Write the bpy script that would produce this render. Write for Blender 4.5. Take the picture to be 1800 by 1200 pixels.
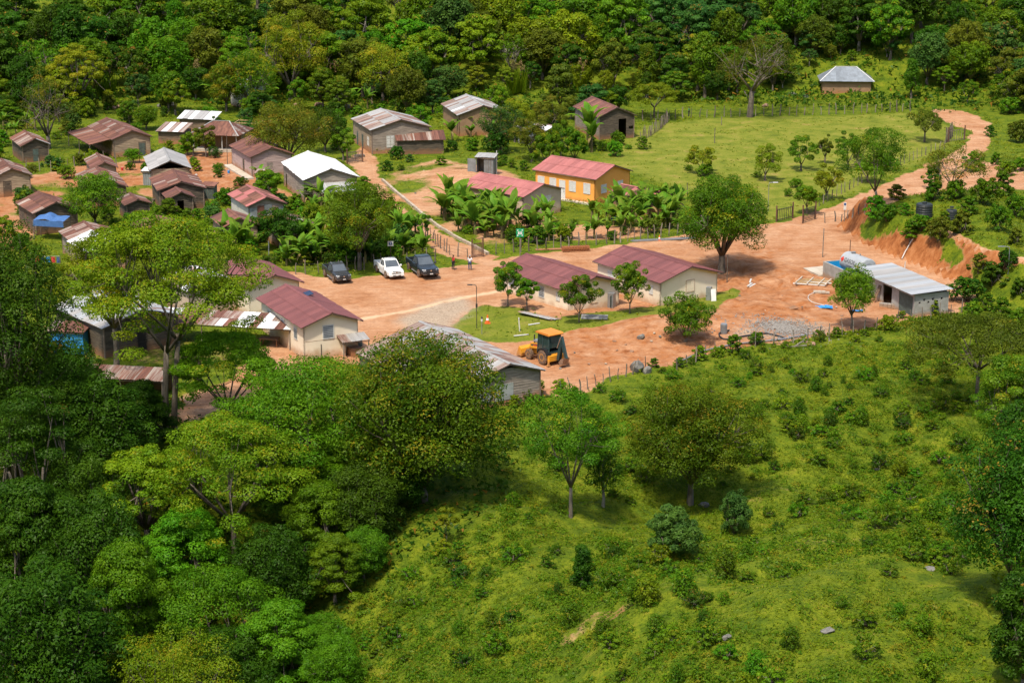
import bpy, bmesh, math, random
import numpy as np
from mathutils import Vector, Matrix, Euler

for _o in list(bpy.data.objects):
    bpy.data.objects.remove(_o)
scene = bpy.context.scene
COL = scene.collection
random.seed(7)
RNG = np.random.default_rng(7)
R = math.radians
PI = math.pi

# ---------------------------------------------------------------- camera, sky, sun, exposure
CAM_H = 52.0
FPX = 3600.0                       # focal length in pixels of the 1800 px wide photograph
PITCH = math.atan(1002.0 / FPX)
cam_d = bpy.data.cameras.new('camera')
cam_d.sensor_width = 36.0
cam_d.lens = 72.0
cam_d.clip_start = 1.0
cam_d.clip_end = 6000.0
cam = bpy.data.objects.new('camera', cam_d)
COL.objects.link(cam)
cam.location = (0, 0, CAM_H)
cam.rotation_euler = (PI / 2 - PITCH, 0, 0)
scene.camera = cam

SUN_EL = R(63)
SUN_DIR = Vector((math.cos(SUN_EL) * -0.42, math.cos(SUN_EL) * -0.9075, math.sin(SUN_EL)))
world = bpy.data.worlds.new('World')
scene.world = world
world.use_nodes = True
wn = world.node_tree
sky = wn.nodes.new('ShaderNodeTexSky')
sky.sky_type = 'NISHITA'
sky.sun_disc = False
sky.sun_elevation = SUN_EL
sky.sun_rotation = math.atan2(SUN_DIR.x, SUN_DIR.y)
sky.air_density = 1.0
sky.dust_density = 4.0
sky.altitude = 700
bg = wn.nodes['Background']
wn.links.new(sky.outputs[0], bg.inputs[0])
bg.inputs[1].default_value = 0.15
sun_d = bpy.data.lights.new('sun', 'SUN')
sun_d.energy = 3.1
sun_d.angle = R(3.0)
sun_d.color = (1.0, 0.92, 0.78)
sun = bpy.data.objects.new('sun', sun_d)
COL.objects.link(sun)
sun.rotation_euler = SUN_DIR.to_track_quat('Z', 'Y').to_euler()
sun.location = (-60, 100, 150)
scene.view_settings.view_transform = 'Standard'
scene.view_settings.look = 'None'
scene.view_settings.exposure = 0.82
scene.view_settings.gamma = 1.0
scene.view_settings.use_curve_mapping = False
scene.render.engine = 'CYCLES'
scene.cycles.max_bounces = 5
scene.cycles.diffuse_bounces = 3
scene.cycles.transmission_bounces = 3
scene.cycles.use_denoising = True

# ---------------------------------------------------------------- terrain
def ss(a, b, v):
    t = np.clip((v - a) / (b - a), 0, 1)
    return t * t * (3 - 2 * t)

def _h(ix, iy, s):
    n = (ix * 374761393 + iy * 668265263 + s * 144665) & 0x7fffffff
    n = ((n ^ (n >> 13)) * 1274126177) & 0x7fffffff
    return ((n ^ (n >> 16)) & 0xffff) / 65535.0

def vnoise(x, y, s=0):
    x = np.asarray(x, float); y = np.asarray(y, float)
    ix = np.floor(x).astype(np.int64); iy = np.floor(y).astype(np.int64)
    fx = x - ix; fy = y - iy
    fx = fx * fx * (3 - 2 * fx); fy = fy * fy * (3 - 2 * fy)
    a = _h(ix, iy, s); b = _h(ix + 1, iy, s); c = _h(ix, iy + 1, s); d = _h(ix + 1, iy + 1, s)
    return (a + (b - a) * fx) * (1 - fy) + (c + (d - c) * fx) * fy - 0.5

def fbm(x, y, s=0, o=3):
    r = 0; a = 1.0
    for k in range(o):
        r = r + a * vnoise(x * 2 ** k, y * 2 ** k, s + k * 7); a *= 0.5
    return r

def poly_sd(x, y, pts, closed=True):
    """distance to a polyline, negative inside when closed (arrays)"""
    d2 = np.full(x.shape, 1e12); ins = np.zeros(x.shape, bool)
    n = len(pts)
    for i in range(n if closed else n - 1):
        ax, ay = pts[i][:2]; bx, by = pts[(i + 1) % n][:2]
        ex, ey = bx - ax, by - ay
        t = np.clip(((x - ax) * ex + (y - ay) * ey) / (ex * ex + ey * ey + 1e-9), 0, 1)
        d2 = np.minimum(d2, (x - ax - t * ex) ** 2 + (y - ay - t * ey) ** 2)
        if closed:
            c = ((ay > y) != (by > y)) & (x < ex * (y - ay) / (ey if abs(ey) > 1e-9 else 1e-9) + ax)
            ins ^= c
    d = np.sqrt(d2)
    return np.where(ins, -d, d) if closed else d

HILL = [(38.5, 238), (39.8, 229), (42.5, 221), (46, 212.5), (49, 204), (54, 192), (70, 176), (160, 150), (160, 300), (95, 292), (68, 286), (58, 268), (47, 250)]
BUMPS = [(-6.5, 268, 0.9, 6.0), (13.5, 190, 0.9, 4.0), (19, 192, 0.8, 4.5), (27, 194, 0.25, 4.5), (24, 199, .35, 6), (4.5, 196, .5, 5)]

def zf(x, y):
    x = np.asarray(x, float); y = np.asarray(y, float)
    z = np.zeros(np.broadcast(x, y).shape)
    # wooded hillside beyond the village
    f = np.maximum(y - 338 - 4 * np.sin(x * 0.05), 0)
    z = z + 0.24 * f - 0.0002 * np.clip(f, 0, 300) ** 2
    # ravine on the near left
    xr = x + (y - 140) * 0.12
    z = z - 9.0 * ss(160, 122, y) * ss(1, -22, xr)
    # slope below the yard, and the spur of the near hill on the right
    z = z - 2.2 * np.exp(-((y - 148) / 13.0) ** 2) * ss(-4, 14, x)
    z = z + 6.5 * ss(138, 100, y + 0.28 * (x - 15) * -1) * ss(-10, 16, x)
    sd = (x - 15.4) * .75 - (y - 129) * .66 - 3.0 + 1.6 * np.sin(x * .21)
    z = z + 2.3 * ss(-3.2, .4, sd) * ss(0, 9, x + (y - 112) * .3) * (1 - .55 * ss(2, 22, sd))
    # hill the camera stands on
    z = z + 0.5 * np.maximum(84 - y, 0)
    # right hand hill with its cut bank
    d = -poly_sd(x, y, HILL)
    cut = ss(196, 206, y) * ss(250, 234, y) * ss(60, 52, x)
    h = np.where(d > 0, (3.3 * ss(0, 3.0, d)) * cut + 0.17 * np.maximum(d, 0) * (1 - cut * 0.35), 0)
    z = z + np.minimum(h, 16)
    for bx, by, bh, br in BUMPS:
        z = z + bh * np.exp(-((x - bx) ** 2 + (y - by) ** 2 * 0.6) / (br * br))
    sl = ss(172, 160, y) * ss(-12, 2, x)
    z = z + sl * .30 * np.sin((x * .75 - y * .66) * .95 + 3.0 * fbm(x * .06, y * .06, 44, 2) * 2)
    wild = np.clip(ss(172, 160, y) + ss(330, 345, y) + (d > 1.0) * 0.6, 0, 1)
    z = z + fbm(x * 0.13, y * 0.13, 3) * (0.12 + 0.9 * wild) + fbm(x * 0.7, y * 0.7, 9, 2) * (0.05 + 0.12 * wild)
    return z

def ray(px, py):
    a = (px - 900) / FPX; b = (600 - py) / FPX
    return a, math.cos(PITCH) + b * math.sin(PITCH), -math.sin(PITCH) + b * math.cos(PITCH)

def UN(px, py, z):
    """photo pixel to the world point at height z"""
    a, dy, dz = ray(px, py)
    t = (z - CAM_H) / dz
    return Vector((a * t, dy * t, z))

def G(px, py):
    """photo pixel to the ground"""
    a, dy, dz = ray(px, py)
    t = np.linspace(60, 620, 1200)
    dlt = CAM_H + dz * t - zf(a * t, dy * t)
    i = int(np.argmax(dlt < 0))
    if dlt[i] >= 0: i = len(t) - 1
    t0, t1 = t[max(i - 1, 0)], t[i]
    f0, f1 = dlt[max(i - 1, 0)], dlt[i]
    tt = t0 + (t1 - t0) * (f0 / (f0 - f1 + 1e-9)) if i else t1
    return Vector((a * tt, dy * tt, float(zf(a * tt, dy * tt))))

def zg(x, y):
    return float(zf(np.array(x), np.array(y)))

def scale_at(p):
    """photo pixels per metre at a world point"""
    return FPX / (p.y * math.cos(PITCH) + (CAM_H - p.z) * math.sin(PITCH))

# ---------------------------------------------------------------- materials
MATS = {}
def node_mat(name):
    m = bpy.data.materials.new(name); m.use_nodes = True
    return m, m.node_tree.nodes, m.node_tree.links

def c4(c): return (c[0], c[1], c[2], 1.0)

def mat(name, c1, c2=None, rough=0.8, scale=1.5, stretch=(1, 1, 1), metal=0.0, spec=0.3, bump=0.0, dirt=None, dirt_h=0.8,
        lo=0.35, hi=0.65, objvar=0.0, c3=None, coords='Object'):
    """procedural paint: two (or three) noise-mixed colours, an earth splash at the wall foot, variation between objects"""
    m, N, L = node_mat(name)
    b = N['Principled BSDF']
    b.inputs['Roughness'].default_value = rough
    b.inputs['Metallic'].default_value = metal
    b.inputs['Specular IOR Level'].default_value = spec
    if c2 is None: c2 = tuple(v * 0.78 for v in c1)
    tc = N.new('ShaderNodeTexCoord'); mp = N.new('ShaderNodeMapping')
    mp.inputs['Scale'].default_value = stretch
    L.new(tc.outputs[coords], mp.inputs[0])
    oi = N.new('ShaderNodeObjectInfo')
    ad = N.new('ShaderNodeVectorMath'); ad.operation = 'MULTIPLY_ADD'
    ad.inputs[1].default_value = (37, 17, 23)
    cx = N.new('ShaderNodeCombineXYZ')
    for k in range(3): L.new(oi.outputs['Random'], cx.inputs[k])
    L.new(cx.outputs[0], ad.inputs[0]); L.new(mp.outputs[0], ad.inputs[2])
    nz = N.new('ShaderNodeTexNoise'); nz.inputs['Scale'].default_value = scale; nz.inputs['Detail'].default_value = 5
    nz.inputs['Roughness'].default_value = 0.65
    L.new(ad.outputs[0], nz.inputs[0])
    cr = N.new('ShaderNodeValToRGB')
    cr.color_ramp.elements[0].position = lo; cr.color_ramp.elements[0].color = c4(c2)
    cr.color_ramp.elements[1].position = hi; cr.color_ramp.elements[1].color = c4(c1)
    if c3:
        e = cr.color_ramp.elements.new((lo + hi) / 2); e.color = c4(c3)
    L.new(nz.outputs[0], cr.inputs[0])
    out = cr.outputs[0]
    if objvar:
        hv = N.new('ShaderNodeHueSaturation')
        mr = N.new('ShaderNodeMapRange'); mr.inputs[3].default_value = 1 - objvar; mr.inputs[4].default_value = 1 + objvar
        L.new(oi.outputs['Random'], mr.inputs[0]); L.new(mr.outputs[0], hv.inputs['Value']); L.new(out, hv.inputs['Color'])
        out = hv.outputs[0]
    if dirt:
        ge = N.new('ShaderNodeNewGeometry'); sp = N.new('ShaderNodeSeparateXYZ')
        L.new(ge.outputs['Position'], sp.inputs[0])
        n2 = N.new('ShaderNodeTexNoise'); n2.inputs['Scale'].default_value = 1.3; n2.inputs['Detail'].default_value = 4
        L.new(ge.outputs['Position'], n2.inputs[0])
        ma = N.new('ShaderNodeMath'); ma.operation = 'MULTIPLY_ADD'; ma.inputs[1].default_value = -dirt_h * 1.6
        L.new(n2.outputs[0], ma.inputs[0]); L.new(sp.outputs[2], ma.inputs[2])
        mr = N.new('ShaderNodeMapRange'); mr.inputs[1].default_value = -dirt_h * 0.5; mr.inputs[2].default_value = dirt_h * 0.35
        mr.inputs[3].default_value = 0.85; mr.inputs[4].default_value = 0.0
        L.new(ma.outputs[0], mr.inputs[0])
        mx = N.new('ShaderNodeMix'); mx.data_type = 'RGBA'
        L.new(mr.outputs[0], mx.inputs[0]); L.new(out, mx.inputs[6]); mx.inputs[7].default_value = c4(dirt)
        out = mx.outputs[2]
    L.new(out, b.inputs['Base Color'])
    if bump:
        bp = N.new('ShaderNodeBump'); bp.inputs['Strength'].default_value = bump; bp.inputs['Distance'].default_value = 0.05
        L.new(nz.outputs[0], bp.inputs['Height']); L.new(bp.outputs[0], b.inputs['Normal'])
    MATS[name] = m
    return m

def leaf_mat(name, c1, c2, tip=(0.30, 0.14, 0.02), trans=0.35, var=0.2, hue=0.018):
    m, N, L = node_mat(name)
    N.remove(N['Principled BSDF'])
    at = N.new('ShaderNodeAttribute'); at.attribute_name = 'tint'
    sp = N.new('ShaderNodeSeparateColor'); L.new(at.outputs['Color'], sp.inputs[0])
    mx = N.new('ShaderNodeMix'); mx.data_type = 'RGBA'
    L.new(sp.outputs[0], mx.inputs[0]); mx.inputs[6].default_value = c4(c1); mx.inputs[7].default_value = c4(c2)
    m2 = N.new('ShaderNodeMix'); m2.data_type = 'RGBA'
    L.new(sp.outputs[1], m2.inputs[0]); L.new(mx.outputs[2], m2.inputs[6]); m2.inputs[7].default_value = c4(tip)
    oi = N.new('ShaderNodeObjectInfo')
    hv = N.new('ShaderNodeHueSaturation')
    mr = N.new('ShaderNodeMapRange'); mr.inputs[3].default_value = 1 - var; mr.inputs[4].default_value = 1 + var
    L.new(oi.outputs['Random'], mr.inputs[0]); L.new(mr.outputs[0], hv.inputs['Value'])
    ml = N.new('ShaderNodeMath'); ml.operation = 'MULTIPLY'; ml.inputs[1].default_value = 7.31
    fr = N.new('ShaderNodeMath'); fr.operation = 'FRACT'
    L.new(oi.outputs['Random'], ml.inputs[0]); L.new(ml.outputs[0], fr.inputs[0])
    m3 = N.new('ShaderNodeMapRange'); m3.inputs[3].default_value = 0.5 - hue; m3.inputs[4].default_value = 0.5 + hue
    L.new(fr.outputs[0], m3.inputs[0]); L.new(m3.outputs[0], hv.inputs['Hue'])
    L.new(m2.outputs[2], hv.inputs['Color'])
    df = N.new('ShaderNodeBsdfDiffuse'); tr = N.new('ShaderNodeBsdfTranslucent'); gl = N.new('ShaderNodeBsdfGlossy')
    gl.inputs['Roughness'].default_value = 0.45; gl.inputs['Color'].default_value = (.75, .8, .6, 1)
    L.new(hv.outputs[0], df.inputs[0])
    h2 = N.new('ShaderNodeHueSaturation'); h2.inputs['Hue'].default_value = 0.488; h2.inputs['Value'].default_value = 1.15
    L.new(hv.outputs[0], h2.inputs['Color']); L.new(h2.outputs[0], tr.inputs[0])
    s1 = N.new('ShaderNodeMixShader'); s1.inputs[0].default_value = trans
    L.new(df.outputs[0], s1.inputs[1]); L.new(tr.outputs[0], s1.inputs[2])
    s2 = N.new('ShaderNodeMixShader'); s2.inputs[0].default_value = 0.008
    L.new(s1.outputs[0], s2.inputs[1]); L.new(gl.outputs[0], s2.inputs[2])
    L.new(s2.outputs[0], N['Material Output'].inputs[0])
    MATS[name] = m
    return m

EARTH = (0.33, 0.145, 0.06)
leaf_mat('leaf_bright', (0.04, 0.135, 0.004), (0.12, 0.25, 0.007))
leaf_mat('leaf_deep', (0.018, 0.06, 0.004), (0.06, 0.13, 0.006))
leaf_mat('leaf_mango', (.036, .098, .004), (.130, .195, .007), tip=(.30, .215, .012))
leaf_mat('leaf_umbrella', (0.07, 0.145, 0.004), (0.195, 0.26, 0.008), tip=(0.3, 0.22, 0.01))
leaf_mat('leaf_yellow', (0.1, 0.16, 0.005), (0.22, 0.25, 0.01), tip=(0.34, 0.22, 0.014))
leaf_mat('leaf_olive', (0.055, 0.09, 0.007), (0.135, 0.16, 0.01), tip=(0.27, 0.17, 0.014))
leaf_mat('leaf_blue', (0.022, 0.078, 0.014), (0.075, 0.165, 0.022))
leaf_mat('leaf_citrus', (0.034, 0.105, 0.004), (0.125, 0.22, 0.007), tip=(0.33, 0.26, 0.01))
leaf_mat('leaf_banana', (0.050, 0.145, 0.010), (0.16, 0.28, 0.020), tip=(0.38, 0.30, 0.06), trans=0.4)
leaf_mat('leaf_weed', (.075, .138, .004), (.205, .245, .008), tip=(.28, .22, .02))
leaf_mat('leaf_scrub', (.042, .112, .004), (.150, .225, .007), tip=(.27, .19, .012))
leaf_mat('leaf_shrub', (0.03, 0.095, 0.004), (0.11, 0.19, 0.006), tip=(0.26, 0.17, 0.01))
leaf_mat('leaf_dry', (0.16, 0.12, 0.045), (0.30, 0.22, 0.09), trans=0.2)
mat('bark', (0.179, 0.148, 0.113), (0.066, 0.051, 0.037), scale=3, stretch=(1, 1, 0.3), bump=0.6)
mat('bark_pale', (0.281, 0.250, 0.203), (0.133, 0.109, 0.086), scale=3, stretch=(1, 1, 0.3), bump=0.5)
mat('banana_stem', (0.148, 0.133, 0.039), (0.078, 0.058, 0.023), scale=3, stretch=(1, 1, .4))
mat('post_wood', (0.234, 0.195, 0.156), (0.094, 0.070, 0.051), scale=3, stretch=(1, 1, .3), objvar=0.35)
mat('boards_grey', (0.312, 0.261, 0.211), (0.172, 0.136, 0.105), scale=2.2, stretch=(0.5, 0.5, 4), dirt=EARTH)
mat('boards_dark', (0.121, 0.094, 0.066), (0.043, 0.033, 0.025), scale=2.2, stretch=(0.5, 0.5, 4), dirt=(0.203, 0.101, 0.047))
mat('boards_brown', (0.211, 0.144, 0.090), (0.086, 0.058, 0.039), scale=2.2, stretch=(0.5, 0.5, 4), dirt=EARTH)
mat('boards_tan', (0.359, 0.273, 0.183), (0.211, 0.152, 0.101), scale=2, stretch=(0.5, 0.5, 4), dirt=EARTH, dirt_h=1.0)
mat('boards_pink', (0.437, 0.312, 0.281), (0.312, 0.218, 0.195), scale=1.5, stretch=(0.5, 0.5, 3), dirt=EARTH)
mat('wood_new', (0.429, 0.281, 0.133), (0.296, 0.187, 0.086), scale=2)
mat('plaster_cream', (0.77, 0.665, 0.51), (0.68, 0.575, 0.43), scale=0.6, dirt=(0.46, 0.28, 0.16), dirt_h=0.75, lo=.3, hi=.7)
mat('plaster_beige', (0.515, 0.390, 0.289), (0.452, 0.335, 0.242), scale=0.7, dirt=(0.343, 0.195, 0.109))
mat('plaster_orange', (0.80, 0.36, 0.075), (0.73, 0.31, 0.058), scale=0.7, dirt=(0.42, 0.19, 0.05), dirt_h=.5)
mat('sheet_bluegrey', (0.20, 0.225, 0.25), (0.14, 0.155, 0.17), rough=.5, scale=1.4, objvar=.1)
mat('plaster_white', (0.577, 0.546, 0.484), (0.468, 0.429, 0.367), scale=0.9, dirt=EARTH)
mat('plaster_brown', (0.312, 0.195, 0.109), (0.234, 0.140, 0.078), scale=0.9, dirt=EARTH)
mat('sheet_red', (0.190, 0.066, 0.060), (0.118, 0.042, 0.040), rough=0.6, scale=1.3, stretch=(1.2, .4, 1), objvar=0.13, c3=(0.158, .055, .051), lo=.28, hi=.72)
mat('sheet_pink', (0.38, 0.138, 0.122), (0.25, 0.080, 0.070), rough=0.6, scale=1.3, stretch=(1.2, .4, 1), objvar=0.13, lo=.28, hi=.72)
mat('sheet_rust', (0.185, 0.082, 0.052), (0.085, 0.036, 0.025), rough=0.8, scale=2.0, stretch=(1.6, .35, 1), objvar=0.32, c3=(0.13, .055, .037))
mat('sheet_rustgrey', (0.30, 0.255, 0.215), (0.145, 0.062, 0.04), rough=0.65, scale=1.8, stretch=(2.2, .3, 1), objvar=0.25, lo=.40, hi=.62)
mat('sheet_brown', (0.156, 0.066, 0.051), (0.082, 0.035, 0.028), rough=0.75, scale=2, stretch=(1.6, .35, 1), objvar=0.25)
mat('sheet_grey', (0.390, 0.374, 0.351), (0.265, 0.250, 0.230), rough=0.5, scale=1.4, stretch=(1.6, .35, 1), objvar=0.12, metal=0.2)
mat('sheet_white', (0.624, 0.616, 0.601), (0.530, 0.523, 0.507), rough=0.45, scale=1.2, objvar=0.06)
mat('sheet_zinc', (0.484, 0.491, 0.484), (0.359, 0.367, 0.359), rough=0.4, scale=1.4, stretch=(1.6, .35, 1), objvar=0.10, metal=0.35)
mat('zinc_wall', (0.265, 0.289, 0.296), (0.172, 0.183, 0.183), rough=0.5, scale=1.4, objvar=0.25, metal=0.2)
mat('fascia', (0.234, 0.172, 0.129), (0.156, 0.109, 0.078), scale=3)
mat('fascia_white', (0.546, 0.523, 0.468), (0.429, 0.406, 0.359), scale=3)
mat('white_paint', (0.608, 0.601, 0.569), (0.530, 0.515, 0.476), scale=2)
mat('pvc_white', (0.55, 0.54, 0.51), (0.46, 0.45, 0.42), rough=.4, scale=3)
mat('painted_gap_shade', (0.018, 0.016, 0.014), (0.012, 0.010, 0.009), scale=2)  # near-black colour painted in place of the shade inside an opening
mat('door_green', (0.085, 0.115, 0.10), (0.055, 0.07, 0.06), scale=3)
mat('concrete', (0.343, 0.328, 0.300), (0.242, 0.230, 0.207), scale=1.1, bump=.2, dirt=(0.312, 0.187, 0.101), dirt_h=.4)
mat('concrete_pale', (0.468, 0.413, 0.335), (0.359, 0.304, 0.234), scale=1.1, bump=.2)
mat('kerb_stone', (0.437, 0.367, 0.281), (0.296, 0.226, 0.156), scale=1.5, bump=.3)
mat('pool_blue', (0.02, 0.28, 0.52), (0.015, 0.23, 0.45), rough=.45, scale=1)
mat('tank_grey', (0.34, 0.36, 0.37), (0.28, 0.295, 0.305), rough=.4, scale=1.2)
mat('black_plastic', (0.030, 0.035, 0.038), (0.022, 0.026, 0.028), rough=.45, scale=2)
mat('blue_plastic', (0.03, 0.10, 0.20), (0.02, 0.07, 0.15), rough=.45)
mat('tarp_blue', (0.065, 0.15, 0.34), (0.045, 0.11, 0.27), rough=.6, scale=3)
mat('tarp_bright', (0.04, 0.27, 0.62), (0.03, 0.19, 0.48), rough=.5, scale=3)
mat('steel_dark', (0.06, 0.06, 0.06), (0.035, 0.035, 0.035), rough=.5, metal=.4)
mat('steel_grey', (0.34, 0.35, 0.36), (0.24, 0.25, 0.26), rough=.4, metal=.5)
mat('rebar_rust', (0.36, 0.14, 0.05), (0.24, 0.085, 0.035), rough=.8, scale=4)
mat('iron_brown', (0.15, 0.075, 0.05), (0.09, 0.045, 0.03), rough=.7, scale=4)
mat('stone', (0.19, 0.18, 0.155), (0.10, 0.093, 0.082), scale=2, bump=.5, objvar=.2)
mat('stone_red', (0.312, 0.195, 0.125), (0.218, 0.125, 0.078), scale=2, bump=.5, objvar=.2)
mat('cone_orange', (0.75, 0.13, 0.02), rough=.5)
mat('sign_green', (0.01, 0.30, 0.13), (0.01, 0.26, 0.11), rough=.4)
mat('sign_blue', (0.02, 0.07, 0.22), rough=.4)
mat('rubber', (0.035, 0.031, 0.028), (0.14, 0.085, 0.05), rough=.85, scale=5, lo=.5, hi=.75)
mat('tyre_muddy', (0.22, 0.13, 0.075), (0.075, 0.055, 0.042), rough=.9, scale=4)
mat('rim_metal', (0.40, 0.40, 0.40), rough=.35, metal=.7)
mat('glass', (0.085, 0.10, 0.11), (0.06, 0.072, 0.08), rough=.08, spec=.9, scale=1.5)
mat('glass_cab', (0.03, 0.055, 0.05), (0.02, 0.035, 0.032), rough=.08, spec=.7)
mat('car_charcoal', (0.038, 0.040, 0.044), (0.030, 0.032, 0.035), rough=.25, spec=.7, dirt=(0.26, .14, .07), dirt_h=.6)
mat('car_white', (0.74, 0.73, 0.70), (0.70, 0.69, 0.66), rough=.28, spec=.5, dirt=(0.46, .26, .14), dirt_h=.5)
mat('car_navy', (0.024, 0.031, 0.038), (0.019, 0.025, 0.03), rough=.22, spec=.7, dirt=(0.26, .14, .07), dirt_h=.55)
mat('headlight', (0.62, 0.63, 0.62), rough=.15, spec=.7)
mat('chrome', (0.62, 0.62, 0.62), rough=.2, metal=.9)
mat('plastic_trim', (0.010, 0.010, 0.011), rough=.6)
mat('machine_yellow', (0.66, 0.30, 0.020), (0.52, 0.22, 0.02), rough=.45, scale=1.5, dirt=(0.36, .18, .08), dirt_h=.7)
mat('machine_orange', (0.60, 0.215, 0.03), (0.52, 0.175, 0.024), rough=.5)
mat('machine_green', (0.030, 0.060, 0.060), (0.022, 0.044, 0.045), rough=.4, dirt=(0.30, .16, .08), dirt_h=.5)
mat('steel_worn', (0.33, 0.22, 0.15), (0.20, 0.13, 0.09), rough=.5, metal=.3, scale=3)
mat('decal_red', (0.55, 0.05, 0.03), rough=.5)
mat('decal_white', (0.8, 0.8, 0.78), rough=.5)
mat('decal_dark', (0.05, 0.05, 0.055), rough=.5)
mat('skin', (0.13, 0.065, 0.04), rough=.6)
mat('hair', (0.012, 0.010, 0.009), rough=.7)
mat('shirt_red', (0.52, 0.045, 0.04), rough=.85)
mat('shirt_white', (0.70, 0.72, 0.76), rough=.85)
mat('shirt_green', (0.03, 0.22, 0.10), rough=.85)
mat('jeans_blue', (0.045, 0.085, 0.19), rough=.85)
mat('trousers_dark', (0.035, 0.033, 0.038), rough=.85)
mat('cap_blue', (0.20, 0.33, 0.42), rough=.8)
mat('solar_cell', (0.02, 0.03, 0.06), (0.015, 0.022, 0.045), rough=.12, spec=.7)
mat('gravel_grey', (0.30, 0.275, 0.245), (0.13, 0.118, 0.105), scale=7, bump=.8)
mat('chair_white', (0.75, 0.75, 0.75), rough=.5)
mat('chair_blue', (0.02, 0.06, 0.28), rough=.5)

# ---------------------------------------------------------------- mesh helpers
class MB:
    """collects boxes, tubes and prisms; build() links them as one mesh object"""
    def __init__(s): s.v = []; s.f = []
    def add(s, vs, fs, m=None):
        o = len(s.v)
        s.v += [tuple(m @ Vector(p)) if m is not None else tuple(p) for p in vs]
        s.f += [tuple(o + i for i in f) for f in fs]
        return s
    def box(s, x0, x1, y0, y1, z0, z1, m=None):
        vs = [(x0, y0, z0), (x1, y0, z0), (x1, y1, z0), (x0, y1, z0), (x0, y0, z1), (x1, y0, z1), (x1, y1, z1), (x0, y1, z1)]
        return s.add(vs, [(0, 3, 2, 1), (4, 5, 6, 7), (0, 1, 5, 4), (1, 2, 6, 5), (2, 3, 7, 6), (3, 0, 4, 7)], m)
    def bar(s, a, b, w, h=None, roll=0):
        """rectangular bar from a to b"""
        a = Vector(a); b = Vector(b); d = b - a
        q = d.to_track_quat('X', 'Z').to_matrix().to_4x4()
        m = Matrix.Translation(a) @ q @ Matrix.Rotation(roll, 4, 'X')
        h = h or w
        return s.box(0, d.length, -w / 2, w / 2, -h / 2, h / 2, m)
    def tube(s, pts, rad, n=6, cap=True):
        pts = [Vector(p) for p in pts]
        if not hasattr(rad, '__len__'): rad = [rad] * len(pts)
        o = len(s.v)
        for i, p in enumerate(pts):
            d = (pts[min(i + 1, len(pts) - 1)] - pts[max(i - 1, 0)]).normalized()
            u = d.cross(Vector((0, 0, 1)) if abs(d.z) < 0.9 else Vector((1, 0, 0))).normalized(); w = d.cross(u)
            for k in range(n):
                t = 2 * PI * k / n
                s.v.append(tuple(p + (u * math.cos(t) + w * math.sin(t)) * rad[i]))
        for i in range(len(pts) - 1):
            for k in range(n):
                a = o + i * n + k; b = o + i * n + (k + 1) % n
                s.f.append((a, a + n, b + n, b))
        if cap:
            s.f.append(tuple(o + k for k in range(n)))
            s.f.append(tuple(o + (len(pts) - 1) * n + k for k in reversed(range(n))))
        return s
    def prism(s, prof, y0, y1, m=None):
        """profile of (x, z) extruded along y"""
        n = len(prof)
        vs = [(p[0], y0, p[1]) for p in prof] + [(p[0], y1, p[1]) for p in prof]
        fs = [tuple(range(n)), tuple(range(2 * n - 1, n - 1, -1))]
        fs += [(i, n + i, n + (i + 1) % n, (i + 1) % n) for i in range(n)]
        return s.add(vs, fs, m)
    def lathe(s, prof, n=16, m=None):
        """profile of (r, z) turned round z"""
        vs = []; fs = []
        for r, z in prof:
            for k in range(n):
                t = 2 * PI * k / n; vs.append((r * math.cos(t), r * math.sin(t), z))
        for i in range(len(prof) - 1):
            for k in range(n):
                a = i * n + k; b = i * n + (k + 1) % n
                fs.append((a, b, b + n, a + n))
        fs.append(tuple(reversed(range(n)))); fs.append(tuple((len(prof) - 1) * n + k for k in range(n)))
        return s.add(vs, fs, m)
    def mesh(s, name, material=None, smooth=False, fix=True):
        me = bpy.data.meshes.new(name); me.from_pydata(s.v, [], s.f); me.update()
        if fix:
            bm = bmesh.new(); bm.from_mesh(me); bmesh.ops.recalc_face_normals(bm, faces=bm.faces); bm.to_mesh(me); bm.free()
        if material: me.materials.append(MATS[material])
        if smooth: me.polygons.foreach_set('use_smooth', [True] * len(me.polygons))
        return me
    def build(s, name, material, parent=None, smooth=False):
        return link(name, s.mesh(name, material, smooth), parent)

def link(name, me, parent=None):
    o = bpy.data.objects.new(name, me); COL.objects.link(o)
    if parent: o.parent = parent
    return o

def thing(name, label, cat, loc=(0, 0, 0), rotz=0.0, group=None):
    o = bpy.data.objects.new(name, None); COL.objects.link(o)
    o.location = loc; o.rotation_euler = (0, 0, rotz); o.empty_display_size = 0.3
    return tag(o, label, cat, group)

def tag(o, label, cat, group=None, kind=None):
    o['label'] = label; o['category'] = cat
    if group: o['group'] = group
    if kind: o['kind'] = kind
    return o

def set_mat(o, name):
    o.material_slots[0].link = 'OBJECT'; o.material_slots[0].material = MATS[name]

def copy_tree(o, parent=None):
    c = o.copy(); COL.objects.link(c); c.parent = parent
    for ch in o.children: copy_tree(ch, c)
    return c

def quad_mesh(name, V, tint, material):
    """V: (n,3,3) loose leaf triangles; tint: (n,2) attribute for the leaf shader"""
    n = len(V)
    me = bpy.data.meshes.new(name)
    me.vertices.add(n * 3); me.vertices.foreach_set('co', V.reshape(-1).astype(np.float32))
    me.loops.add(n * 3); me.loops.foreach_set('vertex_index', np.arange(n * 3, dtype=np.int32))
    me.polygons.add(n); me.polygons.foreach_set('loop_start', np.arange(0, n * 3, 3, dtype=np.int32))
    me.update(calc_edges=True)
    at = me.attributes.new('tint', 'FLOAT_COLOR', 'POINT')
    col = np.zeros((n, 3, 4), np.float32); col[:, :, 0] = tint[:, None, 0]; col[:, :, 1] = tint[:, None, 1]; col[:, :, 3] = 1
    at.data.foreach_set('color', col.reshape(-1))
    me.materials.append(MATS[material])
    return me

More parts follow.
